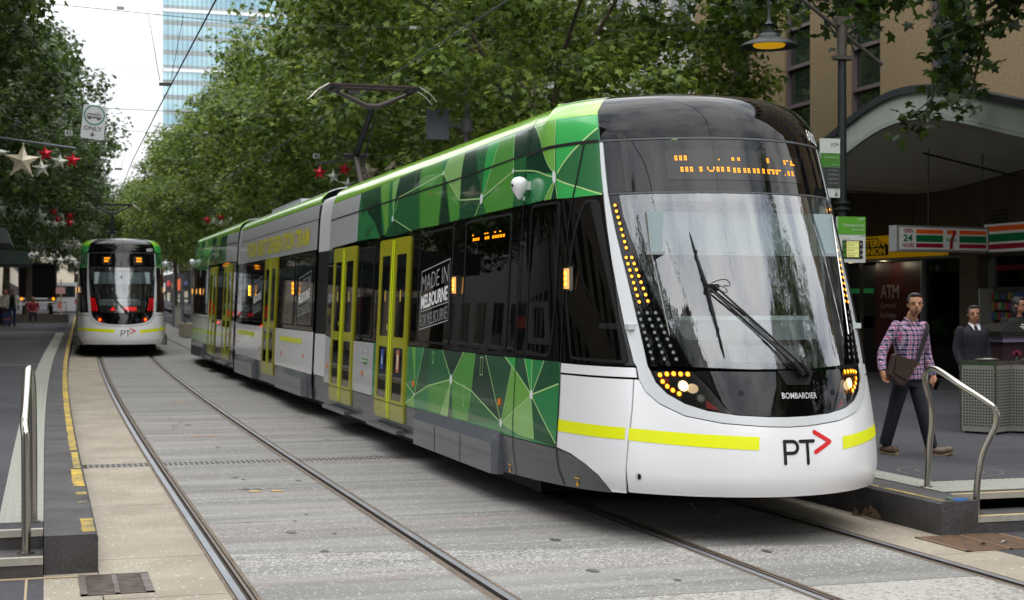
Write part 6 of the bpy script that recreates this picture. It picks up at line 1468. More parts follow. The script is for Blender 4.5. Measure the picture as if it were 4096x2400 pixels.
# ---------------------------------------------------------------- people
SKIN = mat('skin', (176, 128, 102), .65, spec=.2, var=(30, .12)); SKIN2 = mat('skin_brown', (150, 106, 82), .55)
HAIR = mat('dark_hair', (22, 18, 16), .6, bump=(120, .6)); SHOE = mat('brown_shoe', (92, 74, 60), .5); SOLE = mat('tan_sole', (150, 128, 98), .7)
DENIM = mat('dark_denim', (24, 27, 38), .9, var=(12, .5), bump=(8, 1.0)); NAVY = mat('navy_sweater', (22, 22, 32), .9, bump=(60, .3))
def plaid():
    m = bpy.data.materials.new('plaid_shirt'); m.use_nodes = True; t = m.node_tree; b = t.nodes['Principled BSDF']; L = t.links.new; N_ = t.nodes.new
    b.inputs['Roughness'].default_value = .9
    fn_ = t.nodes.new('ShaderNodeTexNoise'); fn_.inputs['Scale'].default_value = 9; fn_.inputs['Detail'].default_value = 3; fb_ = t.nodes.new('ShaderNodeBump'); fb_.inputs['Strength'].default_value = .9; fb_.inputs['Distance'].default_value = .03; L(fn_.outputs[0], fb_.inputs['Height']); L(fb_.outputs[0], b.inputs['Normal'])
    tc_ = N_('ShaderNodeTexCoord'); s = N_('ShaderNodeSeparateXYZ'); L(tc_.outputs['Object'], s.inputs[0])
    def M_(op, a, b_=None):
        x = N_('ShaderNodeMath'); x.operation = op
        for i, v in enumerate((a, b_)):
            if v is None: continue
            if isinstance(v, (int, float)): x.inputs[i].default_value = v
            else: L(v, x.inputs[i])
        return x.outputs[0]
    def stripes(c, f, lo, hi): fr = M_('FRACT', M_('MULTIPLY', c, f)); return M_('MULTIPLY', M_('GREATER_THAN', fr, lo), M_('LESS_THAN', fr, hi))
    h = M_('ADD', s.outputs[0], M_('MULTIPLY', s.outputs[1], .8)); f = 21.
    nx, nz_ = stripes(h, f, .0, .42), stripes(s.outputs[2], f, .0, .42); px, pz = stripes(h, f, .62, .80), stripes(s.outputs[2], f, .62, .80)
    nav = M_('MULTIPLY', M_('ADD', nx, nz_), .56); pk = M_('MULTIPLY', M_('ADD', px, pz), .60)
    def mix(a, fac, c):
        x = N_('ShaderNodeMix'); x.data_type = 'RGBA'
        if isinstance(a, tuple): x.inputs['A'].default_value = (*lin(a), 1)
        else: L(a, x.inputs['A'])
        x.inputs['B'].default_value = (*lin(c), 1); L(fac, x.inputs['Factor']); return x.outputs['Result']
    L(mix(mix((184, 170, 194), pk, (176, 18, 84)), nav, (24, 24, 66)), b.inputs['Base Color']); return m
PLAID = plaid()
def remesh(o, v, it=2):
    md = o.modifiers.new('Remesh', 'REMESH'); md.mode = 'VOXEL'; md.voxel_size = v; md.use_smooth_shade = True
    s = o.modifiers.new('Smooth', 'SMOOTH'); s.iterations = it; s.factor = .5
def ring(c, rx, ry, n=14, yaw=0):
    return [(c[0]+rx*math.cos(2*math.pi*k/n)*math.cos(yaw)-ry*math.sin(2*math.pi*k/n)*math.sin(yaw), c[1]+rx*math.cos(2*math.pi*k/n)*math.sin(yaw)+ry*math.sin(2*math.pi*k/n)*math.cos(yaw), c[2]) for k in range(n)]
def limb(q, pts, rs, m):
    sm = smooth3(pts, 4); n = len(pts)-1; rr = []
    for i in range(len(sm)):
        t = i/(len(sm)-1)*n; k = min(int(t), n-1); rr.append(rs[k]+(rs[k+1]-rs[k])*(t-k))
    q.tube(sm, rr, m, 12)
def hand(q, w, tip, side, m, s=1.):
    """palm with four curled fingers and a thumb; w wrist, tip direction point, side +-1 towards the thumb (x)"""
    w, tip = Vector(w), Vector(tip); d = (tip-w).normalized(); sx = Vector((side, 0, 0)); sx = (sx-d*sx.dot(d)).normalized(); nn = d.cross(sx)
    L = .085*s; limb(q, [w-d*.02, w+d*L*.5, w+d*L], [.026*s, .036*s, .032*s], m)
    for k, (o, ln) in enumerate(((.028, .062), (.010, .072), (-.009, .066), (-.027, .052))):
        a = w+d*L*.85+sx*o*s; q.tube([a, a+d*ln*.5*s+nn*.006, a+d*ln*s*.85+nn*.026*s, a+d*ln*s*.8+nn*.04*s], [.0095*s, .009*s, .008*s, .006*s], m, 7)
    a = w+d*L*.3+sx*.028*s; q.tube([a, a+sx*.022*s+d*.03*s, a+sx*.024*s+d*.06*s+nn*.012*s], [.012*s, .011*s, .008*s], m, 7)
def head(root, q, c, s, yaw, m, hair=True, hairc=None, beard=False, long=False):
    """adds the head to body collector q; returns nothing. yaw 0 faces the viewer (-Y), positive turns to viewer's right"""
    R = Matrix.Rotation(yaw, 3, 'Z'); C = Vector(c)
    P = lambda x, y, z: C+R@Vector((x*s, y*s, z*s))
    q.ball(P(0, .005, .025), .083*s, m, 12, (.92, 1.1, 1.12), R); q.ball(P(0, -.016, -.040), .068*s, m, 10, (.95, 1.0, 1.05), R); q.ball(P(0, -.038, -.083), .034*s, m, 8, (1.1, 1., .8), R)
    q.tube([P(0, -.082, .012), P(0, -.106, -.024), P(0, -.084, -.034)], [.010*s, .016*s, .012*s], m, 8)
    for x in (-1, 1): q.ball(P(x*.077, .012, -.008), .024*s, m, 8, (.4, .8, 1.2), R); q.ball(P(x*.032, -.074, .026), .017*s, m, 6, (1.3, .5, .45), R)
    e = MB(); wh = mat('eye_white', (150, 134, 124), .4); dk = mat('eye_dark', (20, 14, 12), .3); br = hairc or HAIR
    for x in (-1, 1):
        e.ball(P(x*.031-.002, -.0815, .008), .0085*s, dk, 7, (1.3, .5, .55), R)
        e.tube([P(x*.013, -.092, .022), P(x*.034, -.092, .028), P(x*.052, -.08, .022)], [.0025*s, .0035*s, .002*s], br, 6)
    e.tube([P(-.024, -.088, -.056), P(0, -.095, -.053), P(.024, -.088, -.056)], [.003*s, .0055*s, .003*s], mat('lips', (150, 92, 80), .5), 6); e.build('face', root)
    if beard: e = MB(); e.ball(P(0, -.05, -.08), .034*s, mat('stubble', (104, 76, 62), .8), 8, (.8, .75, .5), R); e.build('beard', root)
    if hair:
        e = MB(); e.ball(P(0, .024, .048), .083*s, hairc or HAIR, 12, (.98, 1.08, .98), R); e.ball(P(0, .05, .0), .072*s, hairc or HAIR, 10, (1.08, .75, 1.05), R); e.ball(P(0, -.045, .098), .04*s, hairc or HAIR, 8, (1.6, .9, .55), R)
        for x in (-1, 1): e.ball(P(x*.074, .0, .03), .026*s, hairc or HAIR, 8, (.5, 1, 1.4), R)
        if long: e.ball(P(0, .05, -.07), .08*s, hairc or HAIR, 10, (1.15, .7, 1.6), R)
        h = e.build('hair', root); remesh(h, .008*s, 1)
def person(label, base, J, top, bottom, skin, yaw=0., s=1., sleeves=True, collar=None, beard=False, hairc=None, group=None, long=False, voxel=.011, seated=False):
    root = empty('person', base); tag(root, label, 'person', group)
    V3 = lambda p: tuple(p)
    sh0, sh1, hp0, hp1 = J['sh0'], J['sh1'], J['hp0'], J['hp1']; mid = lambda a, b: tuple((x+y)/2 for x, y in zip(a, b))
    shm, hpm = mid(sh0, sh1), mid(hp0, hp1); hw = abs(sh1[0]-sh0[0])/2
    def torso(q, m, g, hem=None):
        zs = [0, .12, .3, .5, .7, .86, .95, 1.0, 1.06, 1.12]; wd = [.86, .88, .84, .86, .96, 1.02, .98, .80, .52, .32]; dp = [.12, .118, .108, .112, .122, .12, .105, .085, .068, .056]
        rings = []
        for t, w_, d_ in zip(zs, wd, dp):
            c = tuple(a+(b-a)*t for a, b in zip(hpm, shm)); rings.append(ring(c, hw*w_+g, d_*s+g))
        if hem: c = (hpm[0], hpm[1], hem); rings.insert(0, ring(c, hw*.90+g, .125*s+g))
        q.loft(rings, m)
        for a in (sh0, sh1): q.ball(a, .044*s+g, m, 8)
    b = MB(); torso(b, skin, -.006)
    nk = (shm[0], shm[1], shm[2]+.02); b.tube([nk, tuple(a+(c-a)*.6 for a, c in zip(nk, J['head']))], [.06*s, .052*s], skin, 12)
    for a, e, w in ((sh0, J['el0'], J['wr0']), (sh1, J['el1'], J['wr1'])): limb(b, [a, e, w], [.046*s, .038*s, .026*s], skin)
    hand(b, J['wr0'], J['hd0'], 1, skin, s); hand(b, J['wr1'], J['hd1'], -1, skin, s)
    for h_, k_, a_ in ((hp0, J['kn0'], J['an0']), (hp1, J['kn1'], J['an1'])): limb(b, [h_, k_, a_], [.075*s, .052*s, .036*s], skin)
    head(root, b, J['head'], s, yaw, skin, hairc=hairc, beard=beard, long=long)
    bo = b.build('body', root, fix=False); remesh(bo, voxel*.75)
    t = MB(); torso(t, top, .012*s, J.get('hem'))
    for a, e, w in ((sh0, J['el0'], J['wr0']), (sh1, J['el1'], J['wr1'])): limb(t, [a, e, w], [.056*s, .052*s, .041*s], top)
    to = t.build('shirt', root, fix=False); remesh(to, voxel, 1)
    t = MB(); t.loft([ring((hpm[0], hpm[1], hpm[2]-.10*s), hw*.72, .105*s), ring((hpm[0], hpm[1], hpm[2]), hw*.87, .118*s), ring((hpm[0], hpm[1], hpm[2]+.10*s), hw*.86, .115*s)], bottom)
    for h_, k_, a_ in ((hp0, J['kn0'], J['an0']), (hp1, J['kn1'], J['an1'])): limb(t, [h_, k_, a_], [.098*s, .074*s, .066*s], bottom)
    to = t.build('trousers', root, fix=False); remesh(to, voxel, 1)
    for a_, tp in ((J['an0'], J['to0']), (J['an1'], J['to1'])):
        t = MB(); gz = base[2]; a_, tp = Vector(a_), Vector(tp); hl_ = a_+(a_-tp)*.32; hl_.z = gz+.045
        pts = [(hl_.x, hl_.y, gz+.05), (a_.x, a_.y, gz+.055), ((a_.x+tp.x)/2, (a_.y+tp.y)/2, gz+.045), (tp.x, tp.y, tp.z+.03)]
        t.tube(smooth3(pts, 4), [.036*s]*4+[.046*s]*5+[.040*s]*3+[.022*s], SHOE, 10); t.tube([(p[0], p[1], p[2]-.034) for p in pts], [.03*s, .036*s, .036*s, .026*s], SOLE, 8); t.build('shoe', root)
    if collar:
        t = MB(); c = Vector((shm[0], shm[1], shm[2]+.055*s))
        for x in (-1, 1): t.add([c+Vector((0, -.09, -.10))*s, c+Vector((x*.075, -.06, .01))*s, c+Vector((x*.07, .01, .04))*s, c+Vector((x*.02, -.055, .02))*s, c+Vector((x*.055, -.11, -.05))*s], [(0, 4, 1, 2, 3)], collar)
        t.build('collar', root)
    for o in [o for o in bpy.data.objects if o.parent == root]: o.matrix_parent_inverse = Matrix.Translation([-v for v in base])
    return root
Y0_ = 13.1
man = person('man in a plaid shirt walking with a brown messenger bag beside the handrail', (8.15, 13.1, RZ), dict(
    head=(8.165, 13.02, 1.742), sh0=(8.0, 13.1, 1.535), sh1=(8.33, 13.14, 1.525), el0=(7.86, 13.12, 1.27), wr0=(7.80, 13.02, 1.085), hd0=(7.815, 12.98, .98), el1=(8.405, 13.2, 1.27), wr1=(8.415, 13.1, 1.03), hd1=(8.42, 13.06, .93),
    hp0=(8.075, 13.1, 1.02), hp1=(8.235, 13.14, 1.02), hem=1.0, kn0=(8.01, 13.16, .68), an0=(7.965, 13.25, .35), kn1=(8.25, 13.02, .68), an1=(8.32, 12.98, .34), to0=(8.03, 13.12, .275), to1=(8.48, 12.86, .30)),
    PLAID, DENIM, SKIN, yaw=-.38, s=.93, beard=True, collar=PLAID)
bag = empty('shoulder_bag', (7.95, 12.95, 1.1)); tag(bag, 'dark brown leather messenger bag slung across the plaid shirt man', 'bag')
LEA = mat('brown_leather', (52, 36, 30), .45, coat=.2)
q = MB(); q.prism([(7.865, 1.265), (8.13, 1.175), (7.975, .945), (7.915, .955), (7.80, 1.06)], 'y', 12.90, 12.97, LEA); o = ladd(q.build('bag_body', bag), (7.95, 12.95, 1.1)); bv = o.modifiers.new('Bevel', 'BEVEL'); bv.width = .012; bv.segments = 2
q = MB(); q.prism([(7.875, 1.26), (8.12, 1.178), (8.0, 1.0), (7.855, 1.075)], 'y', 12.888, 12.899, LEA); ladd(q.build('flap', bag), (7.95, 12.95, 1.1))
q = MB(); vs = []
for t in [k/10 for k in range(11)]:
    c = Vector((8.11+.19*t, 12.93+.05*math.sin(t*math.pi)-.0+.06*t, 1.16+.39*t)); 
    if t > .85: c.y += .05*(t-.85)/.15
    c.y -= .045*math.sin(t*math.pi)+.01
    n_ = Vector((.9, 0, -.42))*.024; vs += [c-n_, c+n_]
q.add(vs, [(2*i, 2*i+1, 2*i+3, 2*i+2) for i in range(10)], mat('black_strap', (20, 20, 22), .8)); o = ladd(q.build('strap', bag), (7.95, 12.95, 1.1)); sd = o.modifiers.new('Solidify', 'SOLIDIFY'); sd.thickness = .006
q = MB(); q.cyl((8.11, 12.885, 1.16), (8.11, 12.875, 1.16), .014, mat('brass', (170, 140, 80), .3, metal=1), n=10); q.box((8.06, 12.885, 1.12), (.03, .01, .015), MATS['brass']); ladd(q.build('buckle', bag), (7.95, 12.95, 1.1))
ph = MB(); ph.box((8.395, 13.0, .955), (.008, .06, .11), BLACK, rot=Euler((.2, .3, 0)).to_matrix()); tag(ph.build('mobile_phone'), 'dark mobile phone held in the left hand of the plaid shirt man', 'phone')
def std(cx, cy, gz, h, w=.17, lean=0, arms=.04):
    k = h/1.75
    return dict(head=(cx+lean, cy-.03, gz+1.62*k), sh0=(cx-w, cy, gz+1.40*k), sh1=(cx+w, cy, gz+1.40*k), el0=(cx-w-arms, cy+.02, gz+1.12*k), wr0=(cx-w-arms*.7, cy-.06, gz+.90*k), hd0=(cx-w-arms*.6, cy-.09, gz+.8*k), el1=(cx+w+arms, cy+.02, gz+1.12*k), wr1=(cx+w+arms*.7, cy-.06, gz+.90*k), hd1=(cx+w+arms*.6, cy-.09, gz+.8*k),
        hp0=(cx-.09, cy, gz+.90*k), hp1=(cx+.09, cy, gz+.90*k), kn0=(cx-.10, cy-.02, gz+.48*k), kn1=(cx+.10, cy-.02, gz+.48*k), an0=(cx-.10, cy, gz+.09), an1=(cx+.10, cy, gz+.09), to0=(cx-.12, cy-.15, gz+.02), to1=(cx+.12, cy-.15, gz+.02))
J = std(10.66, 15.75, RZ, 1.47, .17); person('dark haired worker in a navy sweater and white collar standing behind the steel bins', (10.68, 15.75, RZ), J, NAVY, NAVY, SKIN2, yaw=-.35, s=.9, collar=mat('white_collar', (205, 205, 215), .8))
J = std(12.12, 16.9, RZ, 1.58, .2); person('dark haired woman half hidden at the right edge behind the kiosk', (12.12, 16.9, RZ), J, mat('black_top', (18, 16, 18), .9), NAVY, SKIN2, yaw=.6, s=.95, long=True)
gz = G(72)+.25
J = std(-1.42, 72, gz, 1.74, .2, arms=.10); person('distant man in an open white jacket and jeans on the left platform', (-1.42, 72, gz), J, mat('black_tee', (20, 20, 24), .9), mat('blue_jeans', (44, 60, 92), .8), SKIN2, s=1.)
q = MB()
for x in (-1, 1):
    cx = -1.42+x*.17; q.loft([ring((cx+x*.03, 72, gz+.82), .07, .14), ring((cx, 71.98, gz+1.15), .075, .15), ring((cx-x*.02, 72, gz+1.42), .07, .12)], mat('white_jacket', (222, 218, 206), .8)); limb(q, [(cx, 72, gz+1.40), (cx+x*.16, 72.03, gz+1.12), (cx+x*.12, 71.9, gz+.92)], [.085, .08, .06], MATS['white_jacket'])
j_ = q.build('jacket', fix=False); j_.parent = [o for o in bpy.data.objects if o.name.startswith('person') and o.parent is None][-1]; j_.matrix_parent_inverse = Matrix.Translation((1.42, -72, -gz))
J = std(-2.0, 71.3, gz, 1.74, .2); person('distant person in a cream top with a pink hat at the left edge', (-2.0, 71.3, gz), J, mat('cream_top', (200, 190, 175), .8), mat('navy_trousers', (24, 30, 48), .8), SKIN2, hairc=mat('pink_hat', (214, 90, 120), .8))
J = std(-1.95, 74, gz, 1.66, .19); person('distant person with reddish hair standing behind the suitcase', (-1.75, 74, gz), {k: (tuple([v[0]+.2]+list(v[1:])) if isinstance(v, tuple) else v) for k, v in J.items()}, NAVY, NAVY, SKIN2, hairc=mat('ginger_hair', (150, 70, 40), .8))
sc_ = empty('suitcase', (-1.63, 71, gz)); tag(sc_, 'blue suitcase with an orange band beside the man in the white jacket', 'suitcase')
q = MB(); q.box2((-.15, -.12, .06), (.15, .12, .70), mat('suitcase_blue', (58, 62, 104), .6)); q.build('case', sc_); q = MB(); q.box2((-.153, -.123, .33), (.153, .123, .37), mat('orange_band', (216, 110, 50), .6)); q.build('band', sc_); q = MB(); q.tube([(-.08, .08, .7), (-.08, .08, .95), (.08, .08, .95), (.08, .08, .7)], .01, RUBBER, 6); q.build('handle', sc_)
q = MB()
for x in (-.11, .11): q.cyl((x-.015, 0, .03), (x+.015, 0, .03), .03, RUBBER, n=8)
q.build('wheel', sc_)
g2 = G(79)+.25
Js = dict(head=(-.57, 79, g2+1.22), sh0=(-.77, 79.05, g2+1.0), sh1=(-.37, 79.05, g2+1.0), el0=(-.85, 78.95, g2+.75), wr0=(-.7, 78.7, g2+.6), hd0=(-.62, 78.62, g2+.56), el1=(-.30, 78.95, g2+.75), wr1=(-.44, 78.7, g2+.6), hd1=(-.5, 78.62, g2+.56), hp0=(-.67, 79.1, g2+.5), hp1=(-.47, 79.1, g2+.5), kn0=(-.70, 78.65, g2+.52), kn1=(-.44, 78.65, g2+.52), an0=(-.70, 78.6, g2+.09), an1=(-.44, 78.6, g2+.09), to0=(-.72, 78.42, g2+.02), to1=(-.42, 78.42, g2+.02))
person('distant seated person in a dark red coat in front of the truck', (-.57, 79, g2), Js, mat('red_coat', (120, 26, 40), .85), NAVY, SKIN2)
# ---------------------------------------------------------------- overhead wires, signs, star decorations
WIRE = mat('wire_dark', (34, 36, 38), .6); INS = mat('insulator_grey', (150, 150, 140), .5)
def wire(label, pts, r=.008, nm='overhead_wire', cat_='wire', group=None):
    q = MB(); q.tube(pts, r, WIRE, 5); return tag(q.build(nm, fix=False), label, cat_, group)
wire('contact wire above the right hand track meeting the raised pantograph', [(5.15, -20, 5.3), (5.15, 10, 5.28), (5.15, 24.4, 5.29), (5.15, 45, 5.4), (5.2, 70, 5.55), (5.8, 110, 6)], .0105)
wire('contact wire above the left hand track running down the middle of the street', [(1.86, -20, 5.3), (1.88, 15, 5.28), (1.98, 28, 5.30), (2.15, 40, 5.40), (2.5, 55, 5.55), (3.3, 90, 5.8), (4, 130, 6.1)], .011)
def span(y, zc, zl, zr, xl, xr, label, ins=()):
    r = empty('span_wire', (xl, y, zl)); tag(r, label, 'wire', 'cross span wires')
    q = MB(); pts = [(xl, y, zl), (1.9, y, zc), (5.15, y, zc-.02), (xr, y, zr)]; q.tube(smooth3(pts, 6), .006, WIRE, 5); o = ladd(q.build('wire', r, fix=False), (xl, y, zl))
    q = MB()
    for x in (1.93, 5.15):
        q.tube([(x-.28, y, zc+.02), (x-.09, y, 5.48), (x+.09, y, 5.48), (x+.30, y, zc+.02)], .005, WIRE, 4); q.box((x, y, 5.42), (.2, .06, .05), DKSTEEL)
    for x, z in ins: q.box((x, y, z), (.12, .04, .05), INS)
    ladd(q.build('hanger', r), (xl, y, zl))
span(26, 6.58, 7.15, 6.95, -9, 14, 'nearest span wire crossing above both tracks', ((3.4, 6.58), (6.2, 6.6), (1.2, 6.66)))
span(43, 6.5, 7.2, 7.2, -9, 15, 'second span wire crossing above both tracks', ((4.3, 6.5), (6.5, 6.6)))
span(62, 6.4, 7.2, 7.2, -9, 15, 'third span wire, far down the street', ())
wire('thin cable crossing the sky below the tram only sign', [(-6, 33, 5.75), (.6, 33, 5.85), (6, 33, 5.8), (13, 33, 6.1)], .006)
os_ = empty('lane_sign', (.64, 30, 4.9)); tag(os_, 'white hanging lane sign reading ONLY below a green ringed tram symbol', 'sign'); os_.rotation_euler[1] = math.radians(6)
q = MB(); pl_ = rrect(0, .43, 0, .65, .04); q.prism(pl_, 'y', 0, .02, mat('sign_plate_white', (206, 208, 210), .5)); q.build('plate', os_)
GRS = mat('sign_ring_green', (30, 130, 96), .5); GY = mat('sign_grey_print', (78, 80, 82), .5)
q = MB(); vs = [(.215+r*math.cos(k*math.pi/16), -.003, .46+r*math.sin(k*math.pi/16)) for k in range(32) for r in (.17, .195)]; q.add(vs, [(2*k, 2*k+1, (2*k+3) % 64, (2*k+2) % 64) for k in range(32)], GRS); q.build('ring', os_)
q = MB(); q.box2((.075, -.004, .40), (.355, -.002, .425), GY); q.box2((.085, -.004, .47), (.345, -.002, .485), GY)
for k in range(9): q.box2((.085+.0315*k, -.004, .42), (.093+.0315*k, -.002, .48), GY)
q.box2((.10, -.004, .375), (.16, -.002, .40), GY); q.box2((.27, -.004, .375), (.33, -.002, .40), GY); q.add([(.2, -.004, .487), (.205, -.004, .487), (.32, -.004, .53), (.315, -.004, .535)], [(0, 1, 2, 3)], GY); q.build('tram_symbol', os_)
q = MB(); text_on(q, 'ONLY', (.045, -.004, .16), X_, Z_, GY, w=.34, h=.085, bold=.02); q.add([(.2, -.004, .13), (.23, -.004, .13), (.23, -.004, .09), (.27, -.004, .09), (.215, -.004, .04), (.16, -.004, .09), (.2, -.004, .09)], [tuple(range(7))], GY); q.build('lettering', os_)
q = MB(); q.tube([(.05, .01, .65), (.05, .01, .95)], .004, WIRE, 4); q.tube([(.38, .01, .65), (.38, .01, .93)], .004, WIRE, 4); q.build('hanger', os_)
for (x, y, z, t_, lb) in ((.36, 30, 4.93, '42', 'small white tag numbered 42 above the left stars'), (5.45, 32, 4.82, '42', 'small white tag numbered 42 above the right stars')):
    q = MB(); q.box2((x, y, z), (x+.14, y+.01, z+.1), mat('tag_white', (190, 192, 190), .5)); text_on(q, t_, (x+.015, y-.003, z+.015), X_, Z_, LOGOBK, w=.11, h=.07, bold=.02); tag(q.build('number_tag'), lb, 'tag')
SRED = mat('star_red', (190, 16, 42), .3, metal=.3); SSIL = mat('star_silver', (222, 220, 208), .35, metal=.1, var=(5, .3), col2=(120, 128, 120)); SGLD = mat('star_champagne', (226, 214, 186), .35, metal=.1, var=(4, .25))
def star_geo(q, c, r, m, rot=0., d=.3):
    rim = [(c[0]+(r if k % 2 == 0 else r*.42)*math.sin(rot+k*math.pi/5), c[1], c[2]+(r if k % 2 == 0 else r*.42)*math.cos(rot+k*math.pi/5)) for k in range(10)]
    q.add(rim+[(c[0], c[1]-r*d, c[2]), (c[0], c[1]+r*d, c[2])], [(k, (k+1) % 10, 10) for k in range(10)]+[((k+1) % 10, k, 11) for k in range(10)], m)
    for k in (0, 2, 4, 6, 8): q.ball(rim[k], r*.07, SSIL, 5)
def cluster(label, base, bar, stars):
    r = empty('star_decoration', base); tag(r, label, 'star decoration', 'strings of Christmas stars over the street')
    q = MB(); q.tube(bar, .022, mat('star_bar', (92, 98, 104), .4, metal=.5), 6); ladd(q.build('bar', r), base)
    q = MB(); q.tube([bar[0], (bar[0][0], bar[0][1], bar[0][2]+.5)], .004, WIRE, 4); q.tube([bar[-1], (bar[-1][0], bar[-1][1], bar[-1][2]+.5)], .004, WIRE, 4); ladd(q.build('suspension_wire', r), base)
    for (x, y, z, rad, k, rot) in stars:
        q = MB(); star_geo(q, (x, y, z), rad, {'r': SRED, 's': SSIL, 'g': SGLD}[k], rot); ladd(q.build('star', r, label={'r': 'red star', 's': 'silver star', 'g': 'large champagne star'}[k]), base)
Yl = 30
cluster('string of silver and red stars hanging over the left platform below the lane sign', (0, Yl, 4.4), [(-2.6, Yl, 5.05), (-.81, Yl, 4.85), (.56, Yl, 4.69)],
        [(-.41, Yl, 4.42, .33, 'g', .05), (.01, Yl, 4.575, .15, 'r', -.1), (.26, Yl, 4.43, .165, 's', .12), (.50, Yl, 4.465, .155, 'r', .1), (-.06, Yl, 4.295, .17, 's', -.1), (-.95, Yl, 4.56, .3, 's', .2), (-1.4, Yl, 4.5, .2, 's', 0), (-1.8, Yl, 4.7, .16, 'r', 0)])
Yr = 32
def sx(x): return x*Yr/35.
cluster('string of red and silver stars hanging behind the pantograph', (6, Yr, 4.4), [(5.52, Yr, 4.72), (8.05, Yr, 4.98)],
        [(5.60, Yr, 4.52, .16, 'r', .05), (5.90, Yr, 4.44, .165, 's', -.1), (6.13, Yr, 4.60, .155, 'r', .2), (6.21, Yr, 4.28, .17, 's', 0), (6.63, Yr, 4.54, .32, 'g', 0), (7.18, Yr, 4.60, .30, 'g', .1), (7.56, Yr, 4.72, .2, 's', 0)])
Y3 = 55
cluster('second string of silver and red stars further back on the left', (0, Y3, 4.8), [(-3, Y3, 5.3), (.8, Y3, 5.0)],
        [(-1.48, Y3, 4.98, .35, 's', .1), (-.78, Y3, 4.86, .32, 's', -.1), (-.20, Y3, 4.72, .36, 's', .05), (.28, Y3, 4.92, .17, 'r', 0), (.42, Y3, 4.64, .15, 'r', 0), (.55, Y3, 4.80, .18, 's', .1), (.82, Y3, 4.80, .18, 'r', 0), (.81, Y3, 4.53, .17, 'r', .1), (.32, Y3, 4.47, .19, 's', 0), (.06, Y3, 4.52, .2, 's', .1), (.58, Y3, 4.5, .17, 's', .2)])
Y4 = 58
cluster('small string of red and silver stars above the rear car of the big tram', (6.4, Y4, 4.9), [(5.85, Y4, 5.1), (7.4, Y4, 5.25)],
        [(5.87, Y4, 4.86, .18, 'r', 0), (6.38, Y4, 4.97, .17, 'r', 0), (6.12, Y4, 4.82, .19, 's', .1), (6.4, Y4, 4.74, .18, 's', 0), (6.75, Y4, 4.9, .25, 's', 0)])
for n_, (Y5, lb) in enumerate(((82, 'third string of stars, among the dark leaves left of the distant tram'), (96, 'fourth and farthest string of stars above the truck'))):
    rr3 = random.Random(n_+2); st_ = []
    for k in range(13): st_.append((-1.2+2.9*k/12+rr3.uniform(-.1, .1), Y5, 4.0+.9*n_*0+G(Y5)-.2+rr3.uniform(-.25, .35)+.4*(1-n_), rr3.choice((.18, .2, .3)), rr3.choice('rssssss'), rr3.uniform(-.2, .2)))
    cluster(lb, (0, Y5, 4.5), [(-3, Y5, 5.2), (1.8, Y5, 5.0)], st_)
# grey signal box on a pole, glimpsed between the leaves
r = empty('signal_cabinet', (6.45, 24.3, 0)); 
bpy.data.objects.remove(r)
r = empty('street_pole', (7.6, 27.5, RZ)); tag(r, 'slim grey pole with a rectangular sign box between the tree and the tram', 'pole')
q = MB(); q.cyl((0, 0, 0), (0, 0, 5.6), .055, mat('pole_grey', (96, 98, 98), .5), n=10); q.cyl((0, 0, 4.7), (0, 0, 4.95), .12, MATS['pole_grey'], n=10); q.build('shaft', r)
q = MB(); q.box2((-.76, -.05, 4.55), (-.36, .12, 5.12), mat('sign_box_grey', (96, 102, 112), .5)); q.box2((-.36, .0, 4.8), (0, .05, 4.86), MATS['pole_grey']); q.build('sign_box', r)
# ---------------------------------------------------------------- far street things
tk = empty('truck', (-.47, 105, G(105))); tag(tk, 'dark open-backed box truck parked beyond the left platform', 'truck')
q = MB(); q.box2((-1.1, 0, 1.35), (1.1, .06, 3.55), mat('truck_inside_black', (10, 9, 10), .95)); q.build('load_opening', tk)
q = MB(); q.box2((-1.22, -.08, 1.2), (-1.1, 6, 3.68), mat('truck_dark_frame', (46, 42, 42), .7)); q.box2((1.1, -.08, 1.2), (1.22, 6, 3.68), MATS['truck_dark_frame']); q.box2((-1.22, -.08, 3.55), (1.22, 6, 3.68), MATS['truck_dark_frame']); q.build('box_body', tk)
q = MB(); q.box2((-1.2, -.3, 1.05), (1.2, .1, 1.25), mat('truck_bumper_grey', (122, 116, 104), .6)); q.build('tail_ledge', tk)
for x in (-1.0, 1.0):
    q = MB(); q.cyl((x, -.34, 1.28), (x, -.30, 1.28), .09, AMBER, n=12); q.build('tail_lamp', tk)
    q = MB(); q.cyl((x*.85-.12, .8, .42), (x*.85+.12, .8, .42), .42, RUBBER, n=16); q.build('wheel', tk)
vn = empty('van', (1.35, 112, G(112))); tag(vn, 'pale van with a blurred notice board beside the dark truck', 'van')
q = MB(); q.prism([(0, .35), (4.8, .35), (4.9, 1.3), (4.2, 2.1), (3.9, 2.35), (0, 2.4)], 'x', -.85, .85, mat('van_white', (196, 198, 202), .4)); q.build('body', vn, fn=lambda x, y, z: (x, y, z)); q = MB(); q.box2((-.7, -.01, 1.35), (.7, 0, 2.15), OWG); q.build('rear_window', vn)
for x in (-.75, .75):
    q = MB(); q.box2((x-.07, -.02, .9), (x+.07, 0, 1.2), REDR); q.build('tail_lamp', vn); q = MB(); q.cyl((x-.1, .8, .34), (x+.1, .8, .34), .34, RUBBER, n=14); q.build('wheel', vn)
nb_ = empty('notice_post', (.95, 98, G(98)+.25)); tag(nb_, 'wooden notice post with red and white papers left of the distant tram', 'notice post')
q = MB(); q.box2((-.04, -.04, 0), (.04, .04, 2.3), mat('post_tan', (180, 150, 110), .7)); q.build('post', nb_); q = MB(); q.box2((-.3, -.06, 1.4), (.25, -.045, 1.8), mat('poster_pink', (200, 150, 150), .6)); q.box2((-.22, -.06, .5), (.05, -.045, .95), mat('poster_red', (190, 110, 90), .6)); q.build('poster', nb_)
